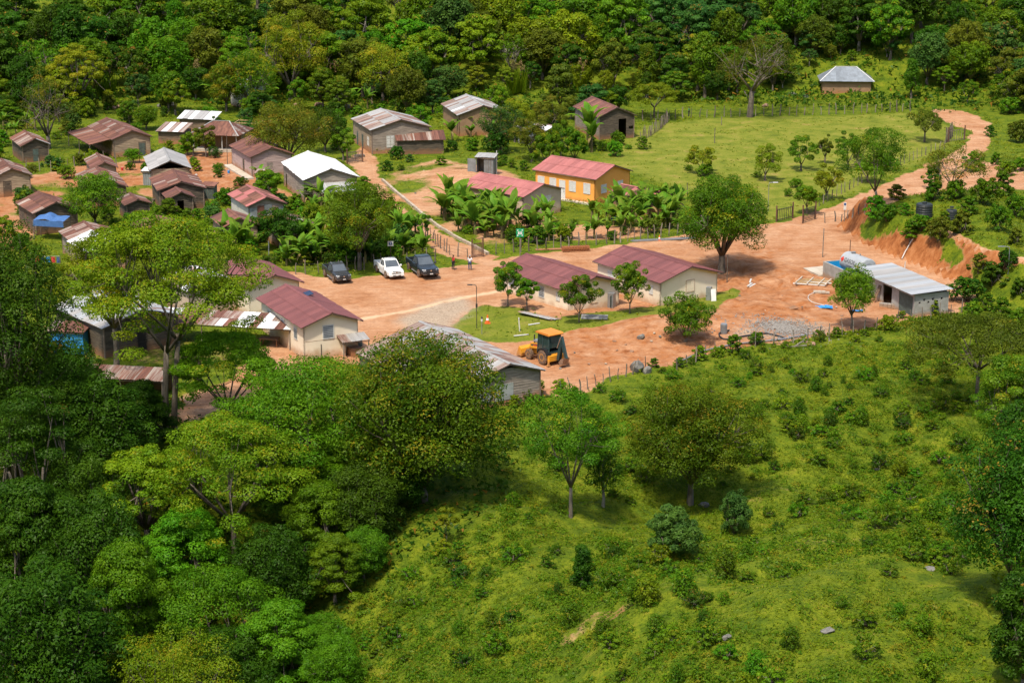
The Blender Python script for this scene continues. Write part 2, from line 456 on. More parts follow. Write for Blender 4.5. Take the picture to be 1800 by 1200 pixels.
def unit(v): return v / (np.linalg.norm(v, axis=-1, keepdims=True) + 1e-9)

def leaf_quads(c, nrm, ln, asp, rng, u=None):
    """pointed leaves at centres c facing nrm"""
    r = rng.normal(size=c.shape) if u is None else u
    t = unit(r - (r * nrm).sum(1, keepdims=True) * nrm); b = np.cross(nrm, t)
    ln = ln[:, None]
    return np.stack([c - t * ln * 0.38 - b * ln * asp * 0.5, c - t * ln * 0.38 + b * ln * asp * 0.5, c + t * ln * 0.62], 1)
# ---------------------------------------------------------------- what covers the ground (outlines of the yard, tracks, field)
def PW(l): return [tuple(G(*p)[:2]) for p in l]
A_YARD = PW([(505,478),(545,486),(610,490),(690,483),(775,472),(850,462),(880,455),(930,447),(1010,440),(1100,430),(1215,412),(1300,398),(1380,392),(1440,372),(1510,345),(1580,312),(1650,282),(1700,255),(1706,232),(1668,216),(1636,202),(1640,190),(1700,196),(1735,215),(1745,250),(1725,282),(1790,290),(1830,330),(1760,338),(1700,332),(1640,335),(1590,352),(1530,378),(1505,400),(1530,412),(1580,412),(1640,436),(1700,470),(1722,520),(1680,552),(1600,562),(1540,572),(1460,588),(1380,600),(1300,613),(1220,628),(1150,645),(1080,665),(1030,688),(980,700),(900,690),(840,640),(800,600),(700,640),(600,640),(540,600),(500,560)])
A_PATCH = PW([(790,580),(808,552),(850,535),(905,540),(985,560),(1060,548),(1150,540),(1260,515),(1292,505),(1300,520),(1255,545),(1160,552),(1080,566),(1010,580),(950,594),(880,602),(825,596)])
A_GRAVEL = PW([(690,562),(740,535),(800,520),(838,530),(822,555),(785,577),(720,582)])
A_GRAVEL2 = PW([(1275,592),(1320,568),(1380,555),(1440,566),(1475,578),(1420,588),(1330,600)])
A_VILLAGE = PW([(-80,300),(20,300),(60,310),(130,292),(200,288),(270,276),(340,268),(420,262),(436,290),(470,320),(520,345),(430,350),(400,335),(375,345),(330,370),(260,345),(200,330),(130,335),(100,345),(40,352),(55,420),(20,440),(-80,440)])
A_MOUND = PW([(668,312),(700,296),(770,278),(840,290),(905,305),(930,340),(965,395),(1100,395),(1180,400),(1100,420),(950,425),(900,430),(850,432),(830,402),(790,410),(730,370),(690,345)])
A_PATH = PW([(676,330),(720,372),(770,405),(838,440),(875,450),(850,466),(780,448),(715,408),(670,350),(640,320),(612,285),(640,250),(660,280)])
A_LEFT = PW([(300,740),(335,690),(420,655),(470,600),(500,560),(560,640),(460,690),(350,745)])
A_LEFT2 = PW([(60,560),(220,600),(380,590),(470,620),(380,650),(200,640),(60,640)])
A_FIELD = PW([(1020,310),(1080,262),(1126,222),(1250,208),(1500,203),(1600,198),(1650,215),(1690,245),(1600,292),(1500,338),(1440,362),(1380,385),(1300,390),(1220,360),(1180,325),(1100,300)])
A_ROADTRACK = [tuple(G(*p)[:2]) for p in [(610,566),(720,546),(800,526),(868,514),(930,500)]]
A_PATHHILL = [tuple(G(*p)[:2]) for p in [(1850,480),(1770,460),(1720,440),(1690,420),(1660,405)]]
A_PATHSPUR = [tuple(G(*p)[:2]) for p in [(985,1200),(1000,1120),(1060,1080),(1130,1050),(1220,1025)]]
SLOPE_PX = [(1010,735),(1130,672),(1240,640),(1400,615),(1560,590),(1690,580),(1740,650),(1720,900),(1705,1240),(1500,1240),(1300,1240),(1150,1240),(1000,1240),(900,1240),(780,1240),(660,1240),(540,1240),(600,1090),(720,990),(830,930),(905,880),(915,780)]
A_SLOPE = PW(SLOPE_PX)

def cover(x, y):
    """dirt, bright short grass, gravel and pale track shares at points"""
    w = fbm(x * 0.35, y * 0.35, 21, 3) * 1.3
    w2 = fbm(x * 1.3, y * 1.3, 31, 2) * 0.5
    def inside(p, soft=0.5): return ss(soft, -soft, poly_sd(x, y, p) + (w + w2) * 0.9)
    dirt = inside(A_YARD)
    dirt = np.maximum(dirt, inside(A_VILLAGE, 1.6) * np.clip(.95 + 1.3 * fbm(x * .2, y * .2, 15), .2, 1))
    dirt = np.maximum(dirt, inside(A_MOUND, 1.2) * (0.72 + 0.9 * fbm(x * .22, y * .22, 5)))
    dirt = np.maximum(dirt, inside(A_PATH, .6))
    dirt = np.maximum(dirt, inside(A_LEFT, 1.0))
    dirt = np.maximum(dirt, inside(A_LEFT2, 2.0) * .4)
    dirt = np.maximum(dirt, ss(0.9, 0.2, poly_sd(x, y, A_PATHHILL, False) + w * .4))
    dirt = np.maximum(dirt, 0.42 * ss(1.0, 0.1, poly_sd(x, y, A_PATHSPUR, False) + w * .9))
    green = inside(A_PATCH, .6)
    dirt = dirt * (1 - green * 0.92)
    bare = ss(0.42, 0.70, fbm(x * .16, y * .16, 77, 3) + .12 * ss(180, 120, y)) * 0.34
    dirt = np.maximum(dirt, bare * ss(176, 168, y))
    field = np.maximum(inside(A_FIELD, 1.0), green * .7)
    grav = np.maximum(inside(A_GRAVEL, 1.0), inside(A_GRAVEL2, .8))
    pale = ss(0.55, 0.2, poly_sd(x, y, A_ROADTRACK, False) + w * .12)
    return np.clip(dirt, 0, 1), field, grav, pale

def axis(lo, dense0, dense1, hi, step):
    a = list(np.arange(dense0, dense1, step)); v = dense0; s = step
    while v > lo: s *= 1.35; v -= s; a.insert(0, v)
    v = a[-1]; s = step
    while v < hi: s *= 1.35; v += s; a.append(v)
    return np.array(a)
gx = axis(-1800, -88, 88, 1800, 0.5)
gy = axis(-700, 74, 352, 2600, 0.6)
XX, YY = np.meshgrid(gx, gy)
ZZ = zf(XX, YY)
dd, fd, gv, pl = cover(XX.ravel(), YY.ravel())
red = np.clip(np.exp(-((XX.ravel() - 24) / 12) ** 2 - ((YY.ravel() - 205) / 17) ** 2) * 1.2 + np.exp(-((XX.ravel() - 10) / 9) ** 2 - ((YY.ravel() - 186) / 9) ** 2) + .8 * ss(2, -4, poly_sd(XX.ravel(), YY.ravel(), A_VILLAGE)), 0, 1)  # village term: vignette darkening painted into the soil colour
# wheel ruts and clods where the earth is bare
rut = (fbm(XX.ravel() * 1.4, YY.ravel() * 1.4, 50, 2) * 0.10) * dd
TRACKS = [[(1300,430),(1270,480),(1330,520),(1280,560),(1180,585),(1060,600),(960,650)], [(1400,400),(1340,450),(1350,500),(1400,540)], [(1320,410),(1310,470),(1380,500),(1440,480)], [(940,650),(1000,620),(1090,590),(1180,560),(1290,510),(1340,440)], [(1020,670),(1060,630),(1120,620),(1060,605)], [(560,520),(700,505),(850,480),(1000,462),(1200,425),(1400,385),(1560,330)], [(600,540),(760,500),(900,470)]]
track = np.zeros(XX.size)
for q_ in TRACKS:
    c_ = poly_sd(XX.ravel(), YY.ravel(), [tuple(G(*p)[:2]) for p in q_], False) + fbm(XX.ravel() * .3, YY.ravel() * .3, 93, 2) * .8
    for o_ in (.85, ): track = np.maximum(track, np.exp(-((c_ - o_) / .36) ** 2))
track = track * dd * np.clip(.6 + 1.6 * fbm(XX.ravel() * .25, YY.ravel() * .25, 95, 2), 0, 1)
rut = rut - .11 * track
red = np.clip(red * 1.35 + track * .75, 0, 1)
wk = np.exp(-((XX.ravel() - 24) / 9) ** 2 - ((YY.ravel() - 208) / 13) ** 2) * dd
rut = rut + wk * (fbm((XX.ravel() * .8 + YY.ravel() * .35) * 1.1, (YY.ravel() - XX.ravel()) * .16, 81, 3) * .75 + fbm(XX.ravel() * .9, YY.ravel() * .9, 83, 2) * .25)
hd = -poly_sd(XX.ravel(), YY.ravel(), HILL)
bank = ss(0, .6, hd) * ss(4.2, 2.4, hd) * ss(198, 206, YY.ravel()) * ss(250, 240, YY.ravel())
rut = rut + bank * (fbm((XX.ravel() + YY.ravel()) * .9, (XX.ravel() - YY.ravel()) * .12, 71, 3) * .9)
near_g = np.array(gv) * fbm(XX.ravel() * 2.2, YY.ravel() * 2.2, 61, 2) * .12
ZZ = ZZ + (rut + near_g).reshape(ZZ.shape)
ny, nx = XX.shape
me = bpy.data.meshes.new('ground')
me.vertices.add(nx * ny)
me.vertices.foreach_set('co', np.stack([XX, YY, ZZ], -1).reshape(-1).astype(np.float32))
ii = (np.arange(ny - 1)[:, None] * nx + np.arange(nx - 1)[None, :]).ravel()
quads = np.stack([ii, ii + 1, ii + nx + 1, ii + nx], 1).astype(np.int32)
me.loops.add(quads.size); me.loops.foreach_set('vertex_index', quads.ravel())
me.polygons.add(len(quads)); me.polygons.foreach_set('loop_start', np.arange(0, quads.size, 4, dtype=np.int32))
me.update(calc_edges=True)
me.polygons.foreach_set('use_smooth', [True] * len(quads))
at = me.attributes.new('cover', 'FLOAT_COLOR', 'POINT')
at.data.foreach_set('color', np.stack([dd, fd, gv, pl], -1).reshape(-1).astype(np.float32))

at = me.attributes.new('subsoil_vignette', 'FLOAT', 'POINT')
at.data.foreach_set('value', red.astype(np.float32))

def ground_mat():
    m, N, L = node_mat('ground_cover')
    b = N['Principled BSDF']; b.inputs['Roughness'].default_value = 0.95; b.inputs['Specular IOR Level'].default_value = 0.1
    ge = N.new('ShaderNodeNewGeometry')
    def noise(s, d=4, r=.6, st=None):
        n = N.new('ShaderNodeTexNoise'); n.inputs['Scale'].default_value = s; n.inputs['Detail'].default_value = d; n.inputs['Roughness'].default_value = r
        src = ge.outputs['Position']
        if st:
            mp = N.new('ShaderNodeMapping'); mp.inputs['Scale'].default_value = st; L.new(src, mp.inputs[0]); src = mp.outputs[0]
        L.new(src, n.inputs[0]); return n.outputs[0]
    def ramp(src, stops):
        r = N.new('ShaderNodeValToRGB')
        while len(r.color_ramp.elements) < len(stops): r.color_ramp.elements.new(0.5)
        for e, (p, c) in zip(r.color_ramp.elements, stops): e.position = p; e.color = c4(c)
        L.new(src, r.inputs[0]); return r.outputs[0]
    def mix(f, a, c):
        x = N.new('ShaderNodeMix'); x.data_type = 'RGBA'; L.new(f, x.inputs[0]); L.new(a, x.inputs[6]); L.new(c, x.inputs[7]); return x.outputs[2]
    at = N.new('ShaderNodeAttribute'); at.attribute_name = 'cover'
    sp = N.new('ShaderNodeSeparateColor'); L.new(at.outputs['Color'], sp.inputs[0])
    grass = ramp(noise(.55, 6, .7), [(.28, (.030, .060, .004)), (.44, (.068, .104, .005)), (.60, (.118, .146, .007)), (.76, (.18, .15, .020))])
    field = ramp(noise(.35, 6, .7), [(.28, (.070, .095, .010)), (.44, (.125, .150, .014)), (.58, (.175, .180, .024)), (.72, (.26, .18, .06))])
    dirt = ramp(noise(.22, 7, .7), [(.28, (.27, .112, .048)), (.43, (.38, .196, .100)), (.56, (.45, .262, .150)), (.72, (.52, .34, .21))])
    dark = ramp(noise(1.6, 5, .7), [(.38, (.18, .068, .026)), (.62, (.42, .20, .088))])
    f1 = N.new('ShaderNodeMath'); f1.operation = 'MULTIPLY'; f1.inputs[1].default_value = .38; L.new(noise(.5, 3), f1.inputs[0])
    dirt = mix(f1.outputs[0], dirt, dark)
    trk = ramp(noise(1.0, 5, .7, (.22, 1.7, 1)), [(.45, (1, 1, 1)), (.62, (.70, .60, .52))])
    tm = N.new('ShaderNodeMix'); tm.data_type = 'RGBA'; tm.blend_type = 'MULTIPLY'; tm.inputs[0].default_value = .55; L.new(dirt, tm.inputs[6]); L.new(trk, tm.inputs[7]); dirt = tm.outputs[2]
    grav = ramp(noise(5, 3, .8), [(.35, (.17, .14, .10)), (.6, (.38, .33, .25))])
    pale = ramp(noise(1.5, 4), [(.3, (.46, .30, .17)), (.7, (.55, .40, .26))])
    # ragged edge between earth and grass
    ed = N.new('ShaderNodeMath'); ed.operation = 'MULTIPLY_ADD'; ed.inputs[1].default_value = .9; 
    L.new(noise(1.8, 5, .75), ed.inputs[0]); L.new(sp.outputs[0], ed.inputs[2])
    em = N.new('ShaderNodeMapRange'); em.inputs[1].default_value = .80; em.inputs[2].default_value = 1.10; L.new(ed.outputs[0], em.inputs[0])
    fine = ramp(noise(4.5, 6, .8), [(.36, (.42, .48, .40)), (.50, (1, 1, 1)), (.64, (1.45, 1.30, 1.2))])
    def mult(a_, f_, k_):
        q = N.new('ShaderNodeMix'); q.data_type = 'RGBA'; q.blend_type = 'MULTIPLY'; q.inputs[0].default_value = k_; L.new(a_, q.inputs[6]); L.new(f_, q.inputs[7]); return q.outputs[2]
    grass = mult(grass, fine, .9); field = mult(field, fine, .5); dirt = mult(dirt, ramp(noise(3.5, 6, .8), [(.36, (.72, .66, .62)), (.5, (1, 1, 1)), (.66, (1.12, 1.12, 1.12))]), .7)
    c = mix(sp.outputs[1], grass, field)
    c = mix(em.outputs[0], c, dirt)
    gm = N.new('ShaderNodeMath'); gm.operation = 'MULTIPLY'; gm.inputs[1].default_value = .75; L.new(sp.outputs[2], gm.inputs[0])
    c = mix(gm.outputs[0], c, grav)
    c = mix(at.outputs['Alpha'], c, pale)
    # freshly cut, steep earth is redder than the trodden yard; village gets painted vignette
    sn = N.new('ShaderNodeSeparateXYZ'); L.new(ge.outputs['True Normal'], sn.inputs[0])
    sr = N.new('ShaderNodeMapRange'); sr.inputs[1].default_value = .96; sr.inputs[2].default_value = .80; L.new(sn.outputs[2], sr.inputs[0])
    a2 = N.new('ShaderNodeAttribute'); a2.attribute_name = 'subsoil_vignette'
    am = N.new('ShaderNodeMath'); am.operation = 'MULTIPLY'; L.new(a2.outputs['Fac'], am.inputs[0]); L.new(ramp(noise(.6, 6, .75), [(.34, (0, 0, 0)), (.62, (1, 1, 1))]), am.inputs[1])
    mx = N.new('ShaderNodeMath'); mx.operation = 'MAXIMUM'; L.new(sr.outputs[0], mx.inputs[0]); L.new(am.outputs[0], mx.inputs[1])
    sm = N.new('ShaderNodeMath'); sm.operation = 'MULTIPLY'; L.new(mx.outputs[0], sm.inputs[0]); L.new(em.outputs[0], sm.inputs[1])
    fresh_vignette = ramp(noise(.9, 6, .75, (1, 1, .4)), [(.35, (.17, .052, .016)), (.5, (.28, .100, .032)), (.65, (.37, .155, .060))])
    c = mix(sm.outputs[0], c, fresh_vignette)
    L.new(c, b.inputs['Base Color'])
    bp = N.new('ShaderNodeBump'); bp.inputs['Strength'].default_value = .7; bp.inputs['Distance'].default_value = .14
    L.new(noise(2.2, 6, .75), bp.inputs['Height']); L.new(bp.outputs[0], b.inputs['Normal'])
    return m
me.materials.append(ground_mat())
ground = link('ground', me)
ground['kind'] = 'structure'
ground['label'] = 'red earth yard, village ground and green slopes of the valley'
# ---------------------------------------------------------------- houses: walls, openings, roofs of single metal sheets
SHEETS = {}
def sheet_mesh(mname):
    if mname not in SHEETS:
        mb = MB(); n = 8
        for i in range(n + 1):
            z = 0.012 if i % 2 else -0.012
            mb.v += [(i / n, 0, z), (i / n, 1, z)]
        mb.f += [(2 * i, 2 * i + 2, 2 * i + 3, 2 * i + 1) for i in range(n)]
        SHEETS[mname] = mb.mesh('roof_sheet', mname, fix=False)
    return SHEETS[mname]

def sheet_plane(parent, O, A, D, mix, w=0.86, rows=1, rnd=None, sag=0.0, name='roof_sheet'):
    """tile the rectangle O, O+A, O+D with single corrugated sheets; mix = [(material, weight)]"""
    rnd = rnd or random
    O = Vector(O); A = Vector(A); D = Vector(D)
    a = A.normalized(); d = D.normalized(); nrm = a.cross(d)
    if nrm.z < 0:
        O = O + A; A = -A; a = -a; nrm = a.cross(d)
    n = max(1, round(A.length / w)); wd = A.length / n; rl = D.length / rows
    for r in range(rows):
        for i in range(n):
            mname = rnd.choices([m for m, _ in mix], [q for _, q in mix])[0]
            o = link(name, sheet_mesh(mname), parent)
            lift = 0.03 + (rows - 1 - r) * 0.028 + (0.014 if i % 2 else 0) + rnd.uniform(0, .006)
            ext = rnd.uniform(-.04, .05) * (1 if r == rows - 1 else 0)
            org = O + a * (i * wd - 0.02) + d * (r * rl - (0.08 if r else 0)) + nrm * lift
            ln = rl + (0.08 if r else 0) + ext
            m = Matrix.Identity(4)
            tw = rnd.uniform(-.006, .006)
            a2 = (a + d * tw).normalized(); d2 = (d - a * tw).normalized()
            for k in range(3):
                m[k][0] = a2[k] * (wd + 0.05); m[k][1] = d2[k] * ln; m[k][2] = nrm[k]; m[k][3] = org[k]
            o.matrix_basis = m

def spans(a, b, cuts):
    out = [(a, b)]
    for c0, c1 in cuts:
        nx_ = []
        for s0, s1 in out:
            if c1 <= s0 or c0 >= s1: nx_.append((s0, s1)); continue
            if c0 > s0: nx_.append((s0, c0))
            if c1 < s1: nx_.append((c1, s1))
        out = nx_
    return out

def wall_mesh(width, top, style, cuts=(), z0=-0.6, th=0.14, rnd=random):
    """wall in its own frame: u along x from 0, outward -y; top(u) is its upper edge; cuts = [(u0,u1,z0,z1)] real openings"""
    mb = MB()
    knots = sorted({0.0, width, width / 2} | {c[0] for c in cuts} | {c[1] for c in cuts})
    if style == 'boards':
        z = z0; zm = max(top(width / 2), top(0), top(width))
        while z < zm - 0.05:
            h = rnd.uniform(0.19, 0.25); zc = z + h * 0.5
            # span where the roof is above the board's middle
            us = np.linspace(0, width, 61); ok = [u for u in us if top(u) > zc]
            if ok and ok[-1] - ok[0] > 0.1:
                for s0, s1 in spans(ok[0], ok[-1], [(c[0], c[1]) for c in cuts if c[2] < zc < c[3]]):
                    if s1 - s0 < .05: continue
                    j = s0 + (s1 - s0) * rnd.uniform(.3, .7) if s1 - s0 > 2.5 else s1
                    for p0, p1 in ((s0, j), (j + .012, s1)):
                        if p1 - p0 < .05: continue
                        t = rnd.uniform(0, .012); zz = rnd.uniform(-.012, .012)
                        vs = [(p0, -0.030 - t, z + zz), (p1, -0.030 - t, z - zz), (p1, -0.006 - t, z + h + .01), (p0, -0.006 - t, z + h + .01),
                              (p0, 0.03, z), (p1, 0.03, z), (p1, 0.03, z + h), (p0, 0.03, z + h)]
                        mb.add(vs, [(0, 1, 2, 3), (5, 4, 7, 6), (4, 5, 1, 0), (3, 2, 6, 7), (4, 0, 3, 7), (1, 5, 6, 2)])
            z += h
        return mb
    for a, b in zip(knots[:-1], knots[1:]):
        if b - a < 1e-4: continue
        zs = [(z0, None)]
        cc = [c for c in cuts if c[0] <= a + 1e-4 and c[1] >= b - 1e-4]
        segs = [(z0, None)]
        for c in cc: segs = [(z0, c[2])] + [(c[3], None)] if c[2] > z0 + .01 else [(c[3], None)]
        for s0, s1 in segs:
            ta = top(a) if s1 is None else s1; tb = top(b) if s1 is None else s1
            mb.add([(a, 0, s0), (b, 0, s0), (b, 0, tb), (a, 0, ta), (a, th, s0), (b, th, s0), (b, th, tb), (a, th, ta)],
                   [(0, 1, 2, 3), (5, 4, 7, 6), (3, 2, 6, 7), (0, 4, 5, 1), (0, 3, 7, 4), (1, 5, 6, 2)])
    return mb

def opening(parent, m, u, w, z0, z1, kind, frame='white_paint', leaf='white_paint', rnd=random):
    """a window or door set on a wall; m is the wall's frame"""
    T = m @ Matrix.Translation((u, 0, 0))
    h = w / 2; fw = 0.07
    if kind == 'shutter':
        mb = MB()
        mb.box(-h - fw, -h, -.05, .02, z0 - fw, z1 + fw, T).box(h, h + fw, -.05, .02, z0 - fw, z1 + fw, T)
        mb.box(-h, h, -.05, .02, z1, z1 + fw, T).box(-h, h, -.06, .02, z0 - fw, z0, T)
        win = mb.build('window', frame, parent)
        for s in (0, 1):
            a, b = (-h + .012, -.012) if s == 0 else (.012, h - .012)
            lf = MB(); n = 5; dz = (z1 - z0) / n
            lf.box(a, b, -.028, -.012, z0 + .01, z1 - .01, T)
            for k in range(n): lf.box(a + .05, b - .05, -.042, -.0285, z0 + dz * k + .05, z0 + dz * (k + 1) - .03, T)
            lf.build('shutter', leaf, win)
    elif kind == 'louvre':
        mb = MB()
        mb.box(-h - fw, -h, -.05, .02, z0 - fw, z1 + fw, T).box(h, h + fw, -.05, .02, z0 - fw, z1 + fw, T)
        mb.box(-h, h, -.05, .02, z1, z1 + fw, T).box(-h, h, -.06, .02, z0 - fw, z0, T)
        win = mb.build('window', frame, parent)
        MB().box(-h, h, -.012, -.004, z0, z1, T).build('pane', 'glass', win)
        n = max(3, int((z1 - z0) / .16)); dz = (z1 - z0) / n
        sl = MB()
        for k in range(n): sl.add([(-h, -.045, z0 + k * dz + .02), (h, -.045, z0 + k * dz + .02), (h, -.016, z0 + k * dz + dz * .85), (-h, -.016, z0 + k * dz + dz * .85)], [(0, 1, 2, 3)], T)
        o = sl.build('louvre_slats', 'steel_grey', win); o['kind'] = 'stuff'
    elif kind == 'door':
        mb = MB()
        mb.box(-h - fw, -h, -.05, .02, z0, z1 + fw, T).box(h, h + fw, -.05, .02, z0, z1 + fw, T).box(-h, h, -.05, .02, z1, z1 + fw, T)
        d = mb.build('door', frame, parent)
        lf = MB().box(-h, h, -.03, -.006, z0, z1, T)
        lf.box(-h + .1, h - .1, -.042, -.031, z0 + .15, z0 + (z1 - z0) * .45, T).box(-h + .1, h - .1, -.042, -.031, z0 + (z1 - z0) * .52, z1 - .15, T)
        lf.build('door_leaf', leaf, d)
        MB().box(h - .14, h - .10, -.085, -.043, z0 + .9, z0 + 1.05, T).build('handle', 'steel_dark', d)
    elif kind == 'patch':
        mb = MB().box(-h, h, -.055, -.034, z0, z1, T)
        for k in range(int(w / .3)): mb.box(-h + k * .3 + .02, -h + k * .3 + .05, -.07, -.0555, z0, z1, T)
        mb.build('metal_patch', leaf, parent)

def house(name, label, A, B, hA, rise, E=None, half=None, mix=(('sheet_rust', 1),), wall='boards_dark', style='boards', wins=(), ends=0.35,
          eave=0.35, rows=None, group=None, cuts_gable=(), cuts_left=(), gable_wall=None, left_half=None, corner=None, sheet_w=0.86, cap=None,
          fascia='fascia', seed=0, z0=None, cat='house', left_wall=True, open_gable=False):
    """gabled house laid out from where its ridge ends (near A, far B), at ridge height hA over the ground"""
    rnd = random.Random(seed or hash(label) % 9999 if seed else sum(map(ord, label)))
    g = 0.0 if z0 is None else z0
    a = UN(A[0], A[1], g + hA); b = UN(B[0], B[1], g + hA)
    d = a - b; d.z = 0; Lr = d.length; dn = d.normalized()
    if half is None:
        e = UN(E[0], E[1], g + hA - rise); half = abs((e - a).cross(dn).z)
    hl = left_half or half
    mid = (a + b) / 2; mid.z = g
    rot = math.atan2(dn.y, dn.x)
    t = thing(name, label, cat, mid, rot, group)
    x0, x1 = -Lr / 2, Lr / 2
    k = rise / half; kl = rise / hl if left_half is None else k
    pitch_r = rise / half
    def top_at(y):
        return hA - (pitch_r * y if y >= 0 else kl * -y) - 0.05
    wr, wl = half - eave, hl - eave               # wall positions on both sides
    # long left wall (the one seen from the viewpoint), right wall, two gables
    Ml = Matrix.Translation((x0 + ends, -wl, 0))
    Ln = Lr - 2 * ends
    Mg = Matrix.Translation((x1 - ends, -wl, 0)) @ Matrix.Rotation(PI / 2, 4, 'Z')
    Wd = wl + wr
    gm = gable_wall or wall
    def gt(u): return top_at(u - wl)
    if left_wall:
        o = wall_mesh(Ln, lambda u: top_at(-wl), style, cuts_left, rnd=rnd).build('wall', wall, t); o.matrix_basis = Ml
        if style == 'boards': o['kind'] = 'stuff'
    gtop = (lambda u: min(gt(u), top_at(-wl) - .02)) if open_gable else gt
    # pieces of the gable follow the ridge even when the house is wider on one side
    def gable(nm, M_, tp, cuts):
        mb = MB()
        if style == 'boards': mb = wall_mesh(Wd, tp, 'boards', cuts, rnd=rnd)
        else:
            mb = wall_mesh_knots(Wd, tp, cuts, wl)
        o = mb.build(nm, gm, t); o.matrix_basis = M_
        if style == 'boards': o['kind'] = 'stuff'
    gable('gable_wall', Mg, gtop, cuts_gable)
    Mb = Matrix.Translation((x0 + ends, wr, 0)) @ Matrix.Rotation(-PI / 2, 4, 'Z')
    gable('gable_wall', Mb, lambda u: top_at(wr - u), ())
    Mr = Matrix.Translation((x1 - ends, wr, 0)) @ Matrix.Rotation(PI, 4, 'Z')
    o = wall_mesh(Ln, lambda u: top_at(wr), style, (), rnd=rnd).build('wall', wall, t); o.matrix_basis = Mr
    if style == 'boards':
        o['kind'] = 'stuff'
        for (px_, py_) in ((x1 - ends, -wl), (x1 - ends, wr), (x0 + ends, -wl)):
            MB().box(px_ - .06, px_ + .06, py_ - .06, py_ + .06, -.5, top_at(py_) - .03).build('corner_post', fascia, t)
    for (side, u, w, za, zb, kind, *mm) in wins:
        if side == 'L': opening(t, Ml, u * Ln, w, za, zb, kind, *mm)
        else: opening(t, Mg, u * Wd, w, za, zb, kind, *mm)
    # roof
    roof = MB()
    for sy, hf, kk in ((-1, hl, kl), (1, half, pitch_r)):          # rafters and eave boards carry the sheets
        nraf = max(3, int(Lr / 1.6))
        for i in range(nraf + 1):
            x = x0 + .06 + (Lr - .12) * i / nraf
            roof.bar((x, 0, hA - .06), (x, sy * (hf - .05), hA - kk * (hf - .05) - .06), .05, .08)
        roof.bar((x0 + .02, sy * (hf - .04), hA - kk * hf - .03), (x1 - .02, sy * (hf - .04), hA - kk * hf - .03), .035, .09)
    rf = roof.build('roof', fascia, t)
    for sy, hf, kk in ((-1, hl, kl), (1, half, pitch_r)):
        sl = math.hypot(hf, kk * hf)
        rw = rows or (2 if sl > 2.4 else 1)
        sheet_plane(rf, (x0, 0, hA), (Lr, 0, 0), (0, sy * hf, -kk * hf), mix, sheet_w, rw, rnd)
    cm = cap or mix[0][0]
    mb = MB()
    hx = 0.20
    mb.add([(x0, -hx, hA - hx * kl + .105), (x1, -hx, hA - hx * kl + .105), (x1, 0, hA + .12), (x0, 0, hA + .12), (x0, hx, hA - hx * pitch_r + .105), (x1, hx, hA - hx * pitch_r + .105)],
           [(0, 1, 2, 3), (3, 2, 5, 4)])
    mb.build('ridge_cap', cm, rf)
    t['dims'] = (Lr, wl + wr, hA)
    return t, dict(L=Lr, half=half, hl=hl, wl=wl, wr=wr, Ln=Ln, top=top_at, Ml=Ml, Mg=Mg, rot=rot, mid=mid, Wd=Wd, x0=x0, x1=x1)

def wall_mesh_knots(width, top, cuts, apex):
    mb = MB(); th = .14; z0 = -.6
    kn = sorted({0.0, width, apex if 0 < apex < width else width / 2, width / 2, width - apex if 0 < width - apex < width else width / 2} | {c[0] for c in cuts} | {c[1] for c in cuts})
    for a, b in zip(kn[:-1], kn[1:]):
        if b - a < 1e-3: continue
        cc = [c for c in cuts if c[0] <= a + 1e-4 and c[1] >= b - 1e-4]
        segs = [(z0, None)]
        for c in cc: segs = ([(z0, c[2])] if c[2] > z0 + .01 else []) + [(c[3], None)]
        for s0, s1 in segs:
            ta = top(a + 1e-4) if s1 is None else s1; tb = top(b - 1e-4) if s1 is None else s1
            mb.add([(a, 0, s0), (b, 0, s0), (b, 0, tb), (a, 0, ta), (a, th, s0), (b, th, s0), (b, th, tb), (a, th, ta)],
                   [(0, 1, 2, 3), (5, 4, 7, 6), (3, 2, 6, 7), (0, 4, 5, 1), (0, 3, 7, 4), (1, 5, 6, 2)])
    return mb

def leanto(parent, O, A, D, mix, posts=(), rows=1, seed=1, postmat='post_wood', name='lean_to_roof', sheet_w=.86):
    """sloping sheet roof on a few posts, in the parent's frame"""
    O = Vector(O); A = Vector(A); D = Vector(D)
    mb = MB()
    for f in (0.02, .5, .98): mb.bar(O + A * f - Vector((0, 0, .06)), O + A * f + D - Vector((0, 0, .06)), .05, .07)
    for f in (.05, .95): mb.bar(O + D * f - Vector((0, 0, .13)), O + D * f + A - Vector((0, 0, .13)), .06, .07)
    r = mb.build(name, 'fascia', parent)
    sheet_plane(r, O, A, D, mix, sheet_w, rows, random.Random(seed))
    for f, q in posts:
        p = O + A * f + D * q
        MB().tube([(p.x, p.y, -.5), (p.x, p.y, p.z - .12)], .055, 6).build('post', postmat, parent)
    return r

RUSTY = (('sheet_rust', 6), ('sheet_brown', 2), ('sheet_rustgrey', 2))
RUSTM = (('sheet_rust', 5), ('sheet_rustgrey', 4), ('sheet_grey', .6))
BROWN = (('sheet_brown', 6), ('sheet_rust', 3), ('sheet_rustgrey', .6))
GREYR = (('sheet_grey', 4), ('sheet_rustgrey', 4), ('sheet_rust', .7))
REDR = (('sheet_red', 1),)
PINKR = (('sheet_pink', 1),)
WHITER = (('sheet_white', 1),)

